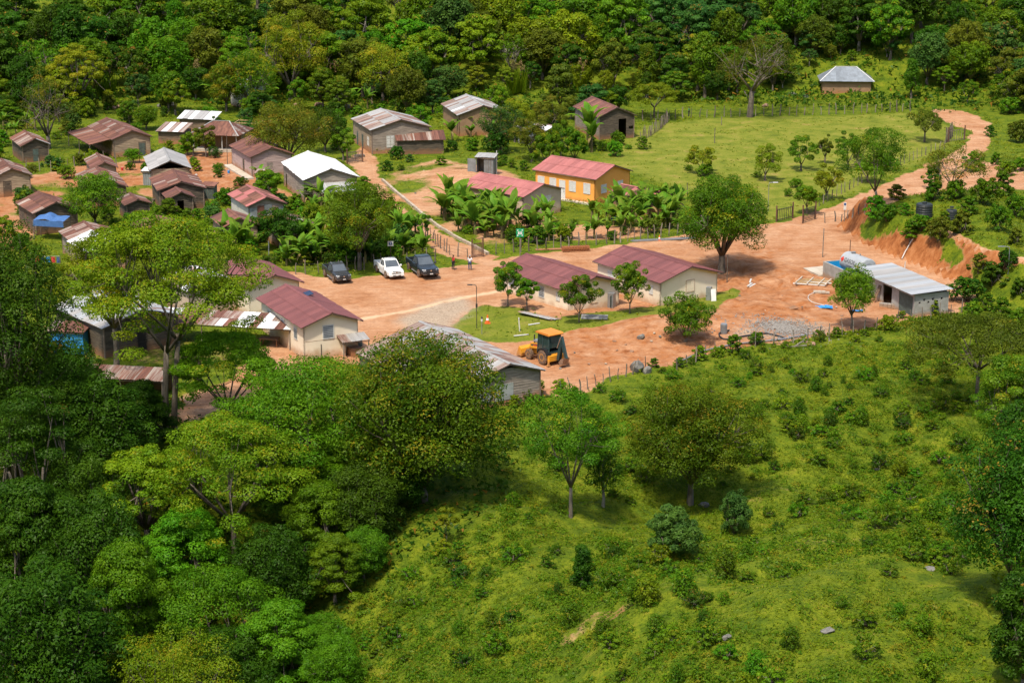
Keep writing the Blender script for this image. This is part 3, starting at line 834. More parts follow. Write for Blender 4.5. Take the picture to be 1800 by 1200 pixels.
# --- the four long cream buildings round the yard
SH = 'shutter'; LV = 'louvre'; DR = 'door'
b32, i32 = house('cream_building', 'cream building with dark red roof, gable awning and small solar panel', (584, 551), (502, 500), 4.15, 1.05, E=(640, 564), mix=REDR, wall='plaster_cream', style='plaster',
    wins=[('L', .20, .8, 1.5, 2.5, LV), ('L', .52, .8, 1.5, 2.5, LV), ('L', .82, .8, 1.5, 2.5, LV), ('G', .45, 1.0, 1.75, 2.95, LV)], ends=.45, eave=.42, group='cream buildings round the yard')
b31, i31 = house('cream_building', 'cream building with dark red roof, furthest left, half behind a tall tree', (484, 484), (424, 449), 4.15, 1.05, E=(537, 497), mix=REDR, wall='plaster_cream', style='plaster',
    wins=[('L', .4, .8, 1.5, 2.4, LV), ('L', .75, .8, 1.5, 2.4, LV)], ends=.45, eave=.42, group='cream buildings round the yard')
b35, i35 = house('cream_building', 'cream building with dark red roof behind four small trees in the middle of the yard', (1049, 486), (925, 446), 3.6, 1.1, E=(1086, 492), left_half=None, mix=REDR, wall='plaster_cream', style='plaster',
    wins=[('L', .13, .9, 1.0, 1.95, LV), ('L', .60, .85, .95, 2.0, LV), ('L', .85, .5, 1.2, 1.9, SH), ('G', .18, .85, .02, 1.9, DR, 'plaster_cream', 'plaster_beige'), ('G', .50, .8, .9, 1.7, SH, 'plaster_cream', 'plaster_cream')], ends=.45, eave=.42, group='cream buildings round the yard')
b36, i36 = house('cream_building', 'cream building with dark red roof beside the churned red earth, nearest the fuel tank', (1217, 469), (1096, 432), 3.8, 1.15, E=(1275, 480), mix=REDR, wall='plaster_cream', style='plaster',
    wins=[('L', .22, .9, 1.1, 2.0, SH), ('L', .86, .5, 1.15, 1.9, SH), ('G', .52, 1.0, 1.15, 2.3, SH, 'plaster_beige', 'plaster_cream')], ends=.45, eave=.42, group='cream buildings round the yard')
# awning and low wall on the near gable of the first
leanto(b32, (i32['x1'] - .45, .55, 1.9), (0, 2.7, 0), (1.5, 0, -.35), (('sheet_grey', 3), ('sheet_rustgrey', 2)), posts=((.04, .95), (.96, .95)), seed=4, name='awning')
MB().box(i32['x1'] - .44, i32['x1'] + .1, 1.0, 1.2, -.4, 1.0).build('low_wall', 'plaster_cream', b32)
mb = MB(); mb.box(i32['x1'] - .3, i32['x1'] + .7, 1.5, 2.6, -.3, .75); mb.build('store_box', 'boards_brown', b32)
# drain pipe on that gable
MB().tube([(i32['x1'] - .42, -1.0, .1), (i32['x1'] - .42, -1.0, 1.25)], .035).build('pipe', 'steel_dark', b32)
# raised plaster band lines half way up the gable
MB().box(i32['x1'] - .452, i32['x1'] - .435, -i32['wl'], i32['wr'], 1.62, 1.66).build('band', 'plaster_beige', b32)
sp_ = MB(); sp_.box(-.55, .55, -.35, .35, 0, .04)
_o = sp_.build('solar_panel', 'solar_cell', None)
_o.parent = b32; _o.location = (i32['x0'] + 4.2, .75, 4.15 - .02); _o.rotation_euler = (R(12), R(4), 0)
mb = MB()
for s in (-1, 1):
    for q in (-1, 1): mb.box(s * .45 - .02, s * .45 + .02, q * .28 - .02, q * .28 + .02, -.35, 0)
mb.build('bracket', 'steel_grey', _o)

# --- orange house and beige house behind the banana grove
b25, i25 = house('orange_house', 'bright orange house with white shutters and faded red metal roof', (1081, 291), (969, 274), 4.45, 1.25, E=(1117, 301), mix=PINKR, wall='plaster_orange', style='plaster',
    wins=[('L', .10, .95, 1.25, 2.45, SH), ('L', .30, .95, 1.25, 2.45, SH), ('L', .46, .85, .05, 2.35, DR), ('L', .63, .95, 1.25, 2.45, SH), ('L', .87, .95, 1.25, 2.45, SH), ('G', .25, .95, 1.25, 2.2, SH), ('G', .72, .95, 1.25, 2.2, SH)], ends=.35, eave=.3)
MB().box(i25['x0'] + .1, i25['x1'] - .1, -i25['wl'] - .7, -i25['wl'] + .0, -.5, .12).build('plinth', 'concrete_pale', b25)
b26, i26 = house('beige_house', 'beige house with faded red metal roof standing in the banana grove', (957, 324), (844, 304), 3.95, 1.05, E=(992, 331), mix=PINKR, wall='plaster_beige', style='plaster',
    wins=[('L', .30, .9, 1.1, 2.15, SH), ('L', .82, .9, 1.1, 2.15, SH), ('G', .65, .95, 1.3, 2.3, SH)], ends=.35, eave=.3)
# --- timber houses of the village
house('timber_hut', 'small dark timber hut with striped rusty roof at the forest edge, far left', (62, 244), (42, 229), 3.3, .95, E=(91, 255), mix=RUSTM, wall='boards_dark', gable_wall='boards_dark', wins=[('G', .5, .8, 0, 1.9, DR, 'boards_dark', 'door_green')])
b2, i2 = house('timber_house', 'brown timber house with long rusty roof sweeping out over an open porch', (232, 230), (187, 207), 3.7, 1.05, E=(270, 241), mix=RUSTY, wall='boards_brown', gable_wall='boards_tan', wins=[('G', .78, .9, 0, 1.9, DR, 'boards_dark', 'door_green')])
leanto(b2, (i2['x0'] + .1, -i2['hl'] + .1, i2['top'](-i2['hl']) + .0), (i2['L'] - 1.0, 0, 0), (0, -3.1, -.55), RUSTY, posts=((.02, .95), (.5, .95), (.98, .95)), seed=9, rows=1, name='porch_roof')
house('timber_hut', 'low hut with a rusty roof, beside the hut under the pale grey roof', (184, 286), (170, 269), 2.9, .75, E=(209, 295), mix=RUSTY, wall='boards_tan')
house('timber_hut', 'beige hut with pale grey roof and open gable on the village lane', (299, 283), (288, 260), 3.5, 1.1, E=(336, 294), mix=(('sheet_grey', 1),), wall='boards_tan', open_gable=True)
house('timber_hut', 'hut with mottled rusty roof behind the round dark tree', (188, 318), (168, 292), 3.3, .95, E=(232, 336), mix=RUSTY, wall='boards_brown')
b7, i7 = house('timber_hut', 'dark timber hut with rusty roof and a smaller roofed porch in front', (319, 320), (304, 298), 3.5, .95, E=(363, 331), mix=RUSTY, wall='boards_dark')
b7b, i7b = house('timber_porch', 'rusty roofed lower porch in front of the dark hut beside the white roofed privy', (319, 338), (308, 328), 2.9, .75, E=(349, 351), mix=BROWN, wall='boards_dark', cuts_gable=[(.9, 1.7, -.6, 1.8)], cat='shed')
house('timber_hut', 'tan timber hut with grey and rust striped roof cut by the photo edge', (21, 297), (2, 279), 3.6, 1.0, E=(60, 310), mix=RUSTM, wall='boards_tan', wins=[('G', .35, .9, 0, 2.0, DR, 'boards_dark', 'boards_dark')])
house('timber_house', 'dark timber house with rusty roof behind the blue awning', (99, 356), (67, 337), 3.7, 1.05, E=(141, 367), mix=RUSTY, wall='boards_dark', wins=[('G', .35, .9, 0, 2.0, DR, 'boards_dark', 'boards_dark'), ('L', .4, .8, 1.2, 2.0, SH, 'boards_dark', 'boards_brown')])
house('timber_hut', 'hut whose sagging rusty roof shows over the umbrella tree, in front of the blue awning', (172, 410), (147, 389), 3.4, .9, half=2.9, mix=RUSTM, wall='boards_grey')
house('timber_hut', 'hut showing only its red brown roof above the umbrella tree', (300, 393), (268, 377), 3.2, .85, half=2.8, mix=(('sheet_rust', 1),), wall='boards_brown')
house('timber_hut', 'tiny rusty roofed hut tucked behind the round dark tree', (243, 351), (228, 339), 2.5, .6, half=1.7, mix=RUSTY, wall='boards_dark', group=None)
b14, i14 = house('pink_house', 'pale pink timber house with brown roof behind the olive tree', (478, 260), (440, 239), 3.9, 1.1, half=3.1, mix=(('sheet_brown', 3), ('sheet_rust', 2)), wall='boards_pink', wins=[('L', .6, .9, .05, 2.0, DR, 'boards_pink', 'boards_dark'), ('G', .45, .9, 1.0, 1.9, SH, 'boards_pink', 'boards_grey')])
MB().box(i14['x0'], i14['x1'] + .6, -i14['wl'] - 1.2, -i14['wl'] - .03, -.5, .22).build('plinth', 'concrete_pale', b14)
b15, i15 = house('white_roof_house', 'weathered timber house under a shining white metal roof', (582, 297), (541, 266), 4.3, 1.25, E=(636, 314), mix=(('sheet_white', 1),), wall='boards_grey', cuts_left=[(1.0, 1.8, -.6, 1.9)], fascia='fascia')
leanto(b15, (i15['x1'] - .3, -1.6, 2.5), (0, 4.4, 0), (2.4, 0, -.75), (('sheet_zinc', 1),), posts=((.05, .95), (.95, .95)), seed=5, rows=1, name='lean_to_roof')
mb = MB()
for k in range(6): mb.bar((i15['x1'] - .2 + k * .45, -4.3, 2.35 - k * .12), (i15['x1'] - .2 + k * .45, -1.7, 2.35 - k * .12), .06, .05)
for y in (-4.3, -1.75): mb.bar((i15['x1'] - .25, y, 2.28), (i15['x1'] + 2.3, y, 1.62), .07, .07)
mb.tube([(i15['x1'] + 2.2, -4.3, -.5), (i15['x1'] + 2.2, -4.3, 1.62)], .05)
mb.build('roof_frame', 'post_wood', b15)
house('patched_hut', 'red roofed hut with white side wall and gable of patched grey metal', (469, 347), (434, 325), 3.6, .95, E=(507, 359), mix=(('sheet_pink', 1), ('sheet_rust', 1.5)), wall='plaster_white', gable_wall='boards_grey', style='plaster',
    wins=[('G', .12, .9, .1, 2.4, 'patch', 'zinc_wall', 'zinc_wall'), ('G', .34, .8, .1, 2.6, 'patch', 'zinc_wall', 'sheet_rust'), ('G', .55, .9, .1, 2.7, 'patch', 'zinc_wall', 'zinc_wall'), ('G', .76, .7, .1, 2.5, 'patch', 'zinc_wall', 'sheet_rustgrey'), ('G', .92, .6, .1, 2.3, 'patch', 'zinc_wall', 'zinc_wall')])
house('timber_hut', 'low rusty roofed hut behind the banana clump, in front of the red roofed hut', (424, 385), (401, 367), 3.2, .85, E=(456, 394), mix=RUSTY, wall='boards_tan')
house('timber_hut', 'rusty tin roofed hut mostly hidden by the bananas, beside the lean to of zinc sheets', (522, 387), (487, 371), 3.0, .75, half=2.5, mix=RUSTM, wall='boards_grey')
b19, i19 = house('timber_house', 'large grey timber house with patchy grey and rust roof, doors along its side', (705, 211), (669, 191), 4.7, 1.25, E=(755, 221), mix=GREYR, wall='boards_tan', gable_wall='boards_grey',
    wins=[('L', .22, .9, .05, 2.1, DR, 'boards_grey', 'door_green'), ('L', .5, .9, .05, 2.1, DR, 'boards_grey', 'door_green'), ('L', .8, .9, 1.0, 2.1, SH), ('G', .32, 1.0, .9, 2.4, SH)])
house('grey_roof_house', 'house with grey metal roof and one white sheet, behind leafy trees', (850, 186), (819, 166), 4.5, 1.3, half=4.0, mix=(('sheet_grey', 6), ('sheet_rustgrey', 3), ('sheet_white', .7)), wall='plaster_brown', style='plaster')
house('barn', 'dark timber barn with brown rusty roof and open black doorway beside the pasture', (1086, 189), (1040, 170), 4.7, 1.35, E=(1117, 202), mix=BROWN, wall='boards_grey', gable_wall='boards_dark', cuts_gable=[(3.0, 4.2, -.6, 2.9), (4.6, 5.4, 1.3, 1.9)], cat='barn')
house('hidden_hut', 'hut with mottled white and rust roof hidden among orchard bushes', (975, 222), (925, 213), 2.9, .6, half=2.3, mix=(('sheet_rustgrey', 2), ('sheet_white', 1.5)), wall='zinc_wall', style='plaster')
house('shack', 'pink roofed shack among the bananas beside the orange house', (1160, 337), (1092, 324), 2.6, .65, half=2.3, mix=(('sheet_pink', 1), ('sheet_rust', 1.2)), wall='boards_brown')
b34, i34 = house('long_shed', 'long weathered shed with rust streaked grey roof behind the orange tipped tree', (898, 640), (738, 565), 3.75, 1.05, E=(969, 655), mix=(('sheet_rustgrey', 3), ('sheet_grey', 2)), wall='boards_grey', gable_wall='boards_grey', left_half=6.6, ends=.4, cap='sheet_grey')
MB().box(-.9, .9, -.045, -.033, .55, 2.0, i34['Mg'] @ Matrix.Translation((i34['Wd'] * .62, 0, 0))).build('metal_panel', 'sheet_zinc', b34)
MB().box(-1.0, 1.0, -.045, -.033, .55, 2.0, i34['Mg'] @ Matrix.Translation((i34['Wd'] * .37, 0, 0))).build('metal_panel', 'sheet_zinc', b34)
# houses seen through the umbrella trees on the left
house('white_roof_hut', 'hut with white metal roof gleaming through the top of the umbrella tree', (196, 425), (160, 405), 3.4, .9, half=2.8, mix=WHITER, wall='boards_tan')
house('white_roof_house', 'house with white roof seen through the umbrella tree crown', (380, 488), (335, 465), 3.8, 1.0, half=3.2, mix=(('sheet_white', 2), ('sheet_rustgrey', 1)), wall='plaster_beige', style='plaster')
house('grey_roof_house', 'dark timber house with grey sheet roof behind the tall forked trunks', (250, 545), (160, 508), 4.0, 1.1, half=4.2, mix=(('sheet_grey', 3), ('sheet_zinc', 2), ('sheet_rustgrey', 1)), wall='boards_dark', wins=[('G', .5, 1.0, 0, 2.0, DR, 'boards_dark', 'painted_gap_shade')])  # gable door leaf coloured near black as painted shade of a doorway
bHD = thing('open_shed', 'long open shed with low white and rusty sheet roof on posts, beside the cream building', 'shed', UN(400, 600, 0), R(-12))
leanto(bHD, (-6.5, 1.9, 2.45), (13.5, 0, 0), (0, -3.8, -.45), (('sheet_white', 2), ('sheet_rustgrey', 3), ('sheet_rust', 2)), posts=[(.02, .95), (.34, .95), (.67, .95), (.98, .95), (.02, .05), (.5, .05), (.98, .05)], rows=2, seed=11)
MB().box(3.4, 5.2, -.8, .2, .62, .70).build('bench_top', 'boards_brown', bHD)
mb = MB()
for x in (3.5, 5.1):
    for y in (-.7, .1): mb.box(x - .04, x + .04, y - .04, y + .04, -.3, .62)
mb.build('bench_legs', 'boards_brown', bHD)
bHE = thing('low_shed', 'low shed with red and white striped sheet roof below the tall forked trunks', 'shed', UN(222, 690, 0), R(-10))
leanto(bHE, (-3.9, 1.4, 2.0), (7.8, 0, 0), (0, -2.8, -.4), (('sheet_rustgrey', 3), ('sheet_white', 1), ('sheet_rust', 2)), posts=[(.02, .95), (.5, .95), (.98, .95), (.02, .05), (.98, .05)], rows=1, seed=12)
MB().box(-3.7, 3.7, 1.15, 1.25, -.5, 1.75).build('wall', 'boards_brown', bHE)
# the silver hip-roofed house at the forest edge and the pale house in the trees
def hip_house(name, label, c, rot, L, W, hw, rise, ridge, mix, wall, ov=.5, seed=3, porch=False):
    t = thing(name, label, 'house', c, rot)
    if not porch:
        mb = MB().box(-L / 2, L / 2, -W / 2, W / 2, -.6, hw - .06); mb.build('wall', wall, t)
    else:
        mb = MB().box(-L / 2, L / 2, -W / 2 + 1.9, W / 2, -.6, hw - .06); mb.build('wall', wall, t)
        MB().box(-L / 2, L / 2, -W / 2, -W / 2 + 1.89, -.6, .35).build('porch_floor', 'concrete_pale', t)
        for k in range(4):
            x = -L / 2 + .1 + (L - .2) * k / 3
            MB().tube([(x, -W / 2 + .1, .3), (x, -W / 2 + .1, hw - .05)], .06).build('porch_post', 'white_paint', t)
    a, b, z0_, z1_ = L / 2 + ov, W / 2 + ov, hw - .1, hw + rise
    mb = MB()
    P = [(-a, -b, z0_), (a, -b, z0_), (a, b, z0_), (-a, b, z0_), (-ridge / 2, 0, z1_), (ridge / 2, 0, z1_)]
    mb.add(P, [(0, 1, 5, 4), (2, 3, 4, 5), (1, 2, 5), (3, 0, 4), (3, 2, 1, 0)])
    r = mb.build('roof', mix[0][0], t)
    rnd = random.Random(seed)
    P = [Vector(p) for p in P]
    # sheets cut to the hips, standing just proud of the deck
    def face(e0, e1, r0, r1, n):
        nrm = (e1 - e0).cross(r0 - e0).normalized()
        if nrm.z < 0: nrm = -nrm
        for i in range(n):
            f0, f1 = i / n, (i + 1) / n
            q = [e0.lerp(e1, f0), e0.lerp(e1, f1)]
            def up(f):
                p = e0.lerp(e1, f); al = (e1 - e0).normalized(); s = (p - e0).dot(al)
                s0 = (r0 - e0).dot(al); s1 = (r1 - e0).dot(al); tot = (e1 - e0).length
                dn_ = (r0 - e0) - al * s0
                k = 1.0
                if s < s0: k = s / max(s0, 1e-6)
                elif s > s1: k = (tot - s) / max(tot - s1, 1e-6)
                return p + dn_ * k
            vs = [q[0], q[1], up(f1), up(f0)]
            lift = nrm * (.03 + .015 * (i % 2))
            mb2 = MB().add([v + lift for v in vs], [(0, 1, 2, 3)])
            mname = rnd.choices([m for m, _ in mix], [w for _, w in mix])[0]
            mb2.build('roof_sheet', mname, r)
    n = int(2 * a / .9)
    face(P[0], P[1], P[4], P[5], n); face(P[1], P[2], P[5], P[5], int(2 * b / .9)); face(P[3], P[0], P[4], P[4], int(2 * b / .9))
    mb = MB()
    for s, e in ((0, 4), (1, 5), (4, 5)): mb.bar(P[s] + Vector((0, 0, .06)), P[e] + Vector((0, 0, .08)), .16, .05)
    mb.build('hip_cap', 'sheet_white' if mix[0][0] != 'sheet_rust' else 'sheet_grey', r)
    return t
p = G(1492, 168)
hip_house('hip_roof_house', 'house with silver grey hipped roof at the forest edge behind the pasture', (p.x, p.y + 4, p.z), R(-4), 8.0, 5.6, 2.3, 1.9, 3.4, (('sheet_bluegrey', 1),), 'plaster_brown')
p = G(385, 268)
t = hip_house('porch_house', 'rusty hip roofed house with open white posted porch in the village', (p.x, p.y + 3.3, 0), R(-12), 6.6, 6.0, 2.5, 1.4, 2.4, (('sheet_rust', 5), ('sheet_rustgrey', 2)), 'plaster_brown', ov=.4, porch=True)
p = G(430, 182)
b29, _i = house('pale_house', 'pale blue grey house glimpsed behind the mango at the forest edge', (450, 143), (420, 139), 3.4, .8, half=2.6, z0=.8, mix=(('sheet_white', 1),), wall='plaster_white', style='plaster', cat='house')
set_mat([c for c in b29.children if c.name.startswith('gable_wall')][0], 'sheet_zinc')
for (name, label, c, rz, L_, W_, h_, mix, sd) in [
    ('zinc_shed', 'long shed with white corrugated roof behind the porch house', (352, 232), R(-14), 5.4, 2.6, 2.9, (('sheet_white', 1), ('sheet_grey', 1)), 21),
    ('zinc_shed', 'shed with white and rusty sheet roof beside the porch house', (308, 250), R(-14), 3.8, 3.2, 2.6, (('sheet_white', 2), ('sheet_rustgrey', 1.2)), 22)]:
    p = G(*c)
    t = thing(name, label, 'shed', (p.x, p.y, 0), rz)
    MB().box(-L_ / 2, L_ / 2, -W_ / 2, W_ / 2, -.5, h_ - .75).build('wall', 'boards_brown', t)
    leanto(t, (-L_ / 2 - .25, W_ / 2 + .25, h_), (L_ + .5, 0, 0), (0, -W_ - .6, -.75), mix, seed=sd, rows=1)
# --- sheds and privies
p = UN(660, 268, 0)
ps = G(738, 271)
an = thing('timber_shed', 'dark plank shed with sloping rusty roof in front of the large grey house', 'shed', (ps.x, ps.y + 1.2, 0), R(8))
o = wall_mesh(6.4, lambda u: 1.95, 'boards').build('wall', 'boards_dark', an); o.matrix_basis = Matrix.Translation((-3.2, -1.3, 0)); o['kind'] = 'stuff'
o = wall_mesh(2.6, lambda u: 2.75 - u * 0.3, 'boards').build('wall', 'boards_dark', an); o.matrix_basis = Matrix.Translation((-3.2, 1.3, 0)) @ Matrix.Rotation(-PI / 2, 4, 'Z'); o['kind'] = 'stuff'
MB().box(-3.1, 3.2, 1.2, 1.3, -.5, 2.6).build('wall', 'boards_dark', an)
MB().box(3.1, 3.2, -1.28, 1.2, -.5, 2.0).build('wall', 'boards_dark', an)
leanto(an, (-3.5, 1.6, 2.85), (7.0, 0, 0), (0, -3.2, -.85), (('sheet_rust', 2), ('sheet_rustgrey', 2)), seed=13)

def privy(name, label, px, py, w, dpt, h, rz, wallm, roofm, door=True, open_door=False):
    p = G(px, py)
    t = thing(name, label, 'privy', (p.x, p.y + dpt / 2, p.z), rz)
    mb = MB().box(-w / 2, -w / 2 + .06, -dpt / 2, dpt / 2, -.4, h).box(w / 2 - .06, w / 2, -dpt / 2, dpt / 2, -.4, h).box(-w / 2 + .06, w / 2 - .06, dpt / 2 - .06, dpt / 2, -.4, h)
    if open_door:
        mb.box(-.12, w / 2 - .06, -dpt / 2, -dpt / 2 + .06, -.4, h)
    else:
        mb.box(-w / 2 + .06, w / 2 - .06, -dpt / 2, -dpt / 2 + .06, -.4, h)
    mb.build('wall', wallm, t)
    for k in range(int(w / .3)):
        MB().box(-w / 2 + .1 + k * .3, -w / 2 + .14 + k * .3, -dpt / 2 - .02, -dpt / 2 - .002, -.2, h).build('batten', 'post_wood', t) if (not open_door or -w / 2 + .1 + k * .3 > -.1) else None
    leanto(t, (-w / 2 - .2, dpt / 2 + .2, h + .22), (w + .4, 0, 0), (0, -dpt - .4, -.25), ((roofm, 1),), seed=3, name='roof')
    return t
t = privy('privy', 'zinc privy with its door standing open and a white vent pipe, on the bare mound', 855, 306, 2.3, 1.7, 2.25, R(-14), 'zinc_wall', 'sheet_grey', open_door=True)
MB().box(-2.35, -1.2, -.9, -.85, 0, 2.0).build('door', 'zinc_wall', t)
MB().tube([(1.35, .2, -.3), (1.35, .2, 3.0)], .06).build('vent_pipe', 'pvc_white', t)
privy('privy', 'narrow grey privy with white roof beside the dark village hut', 263, 326, 1.5, 1.3, 1.9, R(-10), 'zinc_wall', 'sheet_white')
privy('privy', 'dark green metal privy behind the porched village hut', 368, 350, 1.5, 1.3, 1.7, R(-12), 'door_green', 'sheet_rust')
privy('privy', 'rounded zinc store with rusty lid beside the white roofed house', 463, 330, 1.7, 1.4, 1.9, R(-8), 'zinc_wall', 'sheet_rustgrey')
# ---------------------------------------------------------------- trees: tapered trunk and limbs, crown of leaf sprays
def tree_meshes(kind, H, W, seed, leaves=7000, leaf=0.30, th=None, tips=0.12, material='leaf_deep', barkm='bark', fill=1.0, lean=0.0, twin=False, K=None, bare=0, rz=None, spread=1.0, trunk_r=None, fine=True):
    rng = np.random.default_rng(seed)
    Rr = W / 2
    th = th if th is not None else H * 0.35
    C = []; S = []
    if kind == 'umbrella':
        K = K or 46
        zt = H * 0.96; drop = (H - th) * 0.62
        for k in range(K):
            r = Rr * math.sqrt((k + .5) / K) * rng.uniform(.9, 1.06); a = k * 2.39996 + rng.uniform(-.25, .25)
            C.append((r * math.cos(a), r * math.sin(a), zt - drop * (r / Rr) ** 2.2 + rng.uniform(-.06, .04) * H))
            q = rng.uniform(.75, 1.25); S.append((.19 * Rr * q, .19 * Rr * q, .085 * Rr * q))
        for k in range(K // 2):
            r = Rr * rng.uniform(.4, 1.0); a = rng.uniform(0, 6.283)
            C.append((r * math.cos(a), r * math.sin(a), zt - drop * (r / Rr) ** 2.2 - rng.uniform(.08, .34) ** 1.2 * H))
            q = rng.uniform(.6, 1.0); S.append((.19 * Rr * q, .19 * Rr * q, .075 * Rr * q))
    elif kind == 'round':
        K = int((K or 52) * 1.15)
        rzv = rz or (H - th) * 0.52; cz = H - rzv * 0.98
        for k in range(K):
            zz = 1 - 1.75 * (k + .5) / K; rr = math.sqrt(max(0, 1 - zz * zz)); a = k * 2.39996
            j = rng.uniform(.74, .97) if k % 5 else rng.uniform(.45, .62)
            C.append((Rr * rr * math.cos(a) * j, Rr * rr * math.sin(a) * j, cz + rzv * zz * j * 1.04))
            q = rng.uniform(.75, 1.3); S.append((.235 * Rr * q, .235 * Rr * q, .20 * min(Rr, rzv) * q))
        for k in range(K // 4):                        # inner boughs that close the crown
            a = k * 2.39996; zz = rng.uniform(-.6, .9); rr = rng.uniform(.1, .55)
            C.append((Rr * rr * math.cos(a), Rr * rr * math.sin(a), cz + rzv * zz * .7)); S.append((.34 * Rr, .34 * Rr, .30 * rzv))
    elif kind == 'tier':                                   # rounded tree built of flat leafy shelves
        K = K or 48
        cz = th; hh = H - th
        for k in range(K):
            f = (k + .5) / K; z = cz + hh * (1 - .92 * f); a = k * 2.39996 + rng.uniform(-.3, .3)
            env = math.sin(min(1, (1 - (z - cz) / hh) * 1.05 + .12) * PI * .56) ** .8
            r = Rr * env * rng.uniform(.35, .95)
            C.append((r * math.cos(a), r * math.sin(a), z)); q = rng.uniform(.75, 1.3)
            S.append((.25 * Rr * q, .25 * Rr * q, .11 * Rr * q))
    elif kind == 'column':
        K = K or 26
        for k in range(K):
            f = (k + .5) / K; z = th + (H - th) * f; a = k * 2.39996
            r = Rr * (1 - .75 * f ** 1.6) * rng.uniform(.2, .75)
            C.append((r * math.cos(a), r * math.sin(a), z)); q = rng.uniform(.8, 1.2)
            S.append((.4 * Rr * q, .4 * Rr * q, .42 * Rr * q))
    else:                                                  # open: loose sprays with the limbs showing
        K = K or 30
        rzv = (H - th) * 0.55; cz = H - rzv
        for k in range(K):
            zz = 1 - 1.7 * (k + .5) / K; rr = math.sqrt(max(0, 1 - zz * zz)); a = k * 2.39996 + rng.uniform(-.5, .5)
            j = rng.uniform(.45, 1.0)
            C.append((Rr * rr * math.cos(a) * j, Rr * rr * math.sin(a) * j, cz + rzv * zz * j)); q = rng.uniform(.7, 1.3)
            S.append((.24 * Rr * q, .24 * Rr * q, .17 * Rr * q))
    C = np.array(C); S = np.array(S)
    # lopsided outline
    ang = np.arctan2(C[:, 1], C[:, 0]); wob = 1 + .16 * np.sin(ang * 2 + rng.uniform(0, 6)) + .10 * np.sin(ang * 3 + rng.uniform(0, 6))
    C[:, :2] *= wob[:, None]
    C[:, 0] += lean * H * .3
    n = int(leaves * fill * (2.3 if fine else 1.5))
    leaf = leaf * (.70 if fine else .86)
    wgt = (S[:, 0] * S[:, 1]); wgt /= wgt.sum()
    ci = rng.choice(len(C), n, p=wgt)
    d = unit(rng.normal(size=(n, 3)) + np.array([0, 0, .38]))
    rad = rng.uniform(.5, 1.0, n) ** .4 * (1 + .08 * rng.normal(size=n))
    # small sprays inside every clump so its skin is ragged
    sp = rng.integers(0, 9, n); sdir = unit(rng.normal(size=(len(C), 9, 3)) + np.array([0, 0, .3]))
    d = unit(d * .75 + sdir[ci, sp] * .60)
    P = C[ci] + d * S[ci] * rad[:, None]
    fx = (W / 2) / max(np.percentile(np.abs(P[:, 0] - lean * H * .3), 98), np.percentile(np.abs(P[:, 1]), 98)); fz = H / np.percentile(P[:, 2], 99.5)
    P = P * np.array([fx, fx, fz]); C = C * np.array([fx, fx, fz])       # the crown fills the size asked for
    nr = unit(d * .8 + np.array([0, 0, .35]) + rng.normal(size=(n, 3)) * .34)
    ln = leaf * rng.uniform(.6, 1.35, n)
    V = leaf_quads(P, nr, ln, .68, rng)
    cr = rng.uniform(0, 1, len(C)); ct = rng.uniform(0, 1, len(C)) ** 2
    tint = np.zeros((n, 2)); tint[:, 0] = np.clip(.12 + .5 * cr[ci] + .42 * rng.uniform(-.6, 1, n), 0, 1)
    flush = (rng.uniform(0, 1, (len(C), 9)) < tips * (.3 + 2.2 * ct[:, None])) * rng.uniform(.35, .8, (len(C), 9))   # whole sprays of young leaves
    tint[:, 1] = np.clip(flush[ci, sp] * np.clip((d[:, 2] + .3) * 1.4, 0, 1) * (rad > .6), 0, 1)
    crown = quad_mesh('crown', V, tint, material)
    mb = MB()
    r0 = trunk_r or max(.09, H * .026)
    fork = Vector((lean * H * .16, rng.uniform(-.02, .02) * H, th * rng.uniform(.8, .95)))
    base = [Vector((0, 0, -.8)), Vector((0, 0, 0)), Vector((lean * H * .05 + rng.uniform(-.012, .012) * H, rng.uniform(-.012, .012) * H, fork.z * .5)), fork]
    mb.tube(base, [r0 * 1.5, r0 * 1.3, r0, r0 * .85], 8)
    stems = [fork]
    if twin:
        f2 = fork + Vector((H * .05, H * .02, H * .05))
        mb.tube([(H * .028, .05, -.8), (H * .03, .05, 0), (H * .045, .1, fork.z * .5), f2], [r0 * 1.4, r0 * 1.2, r0 * .95, r0 * .8], 8)
        stems.append(f2)
    nl = min(8, max(4, len(C) // 7))
    la = np.sort(rng.uniform(0, 6.283, nl)) ; la = np.arange(nl) * 6.283 / nl + rng.uniform(-.3, .3, nl)
    ca = np.arctan2(C[:, 1], C[:, 0] - fork.x)
    for i in range(nl):
        st = stems[i % len(stems)]
        mine = [k for k in range(len(C)) if abs((ca[k] - la[i] + PI) % (2 * PI) - PI) <= PI / nl * 1.05]
        if not mine: continue
        m = Vector(C[mine].mean(0)); mid = st.lerp(m, .5) + Vector((0, 0, -.03 * H)); end = m + Vector((0, 0, -.02 * H))
        mb.tube([st - Vector((0, 0, .03 * H)), mid, end], [r0 * .62, r0 * .42, r0 * .26], 6)
        for k in mine[:9]:
            c = Vector(C[k]); s = mid.lerp(end, rng.uniform(.25, .95))
            mb.tube([s, s.lerp(c, .55) + Vector((0, 0, -.012 * H)), c], [r0 * .24, r0 * .15, r0 * .05], 4, cap=False)
    for k in range(bare):                                   # leafless twigs
        a = rng.uniform(0, 6.283); s = stems[0].lerp(Vector(C[rng.integers(len(C))]), .5)
        e = s + Vector((math.cos(a) * Rr * .7, math.sin(a) * Rr * .7, H * rng.uniform(.1, .35)))
        md = s.lerp(e, .5) + Vector((0, 0, .04 * H))
        mb.tube([s, md, e], [r0 * .3, r0 * .18, r0 * .04], 4, cap=False)
        for q in range(3):
            e2 = md.lerp(e, rng.uniform(.2, .9)) ; mb.tube([e2, e2 + Vector(rng.normal(size=3) * H * .06 + np.array([0, 0, .04 * H]))], [r0 * .09, r0 * .02], 3, cap=False)
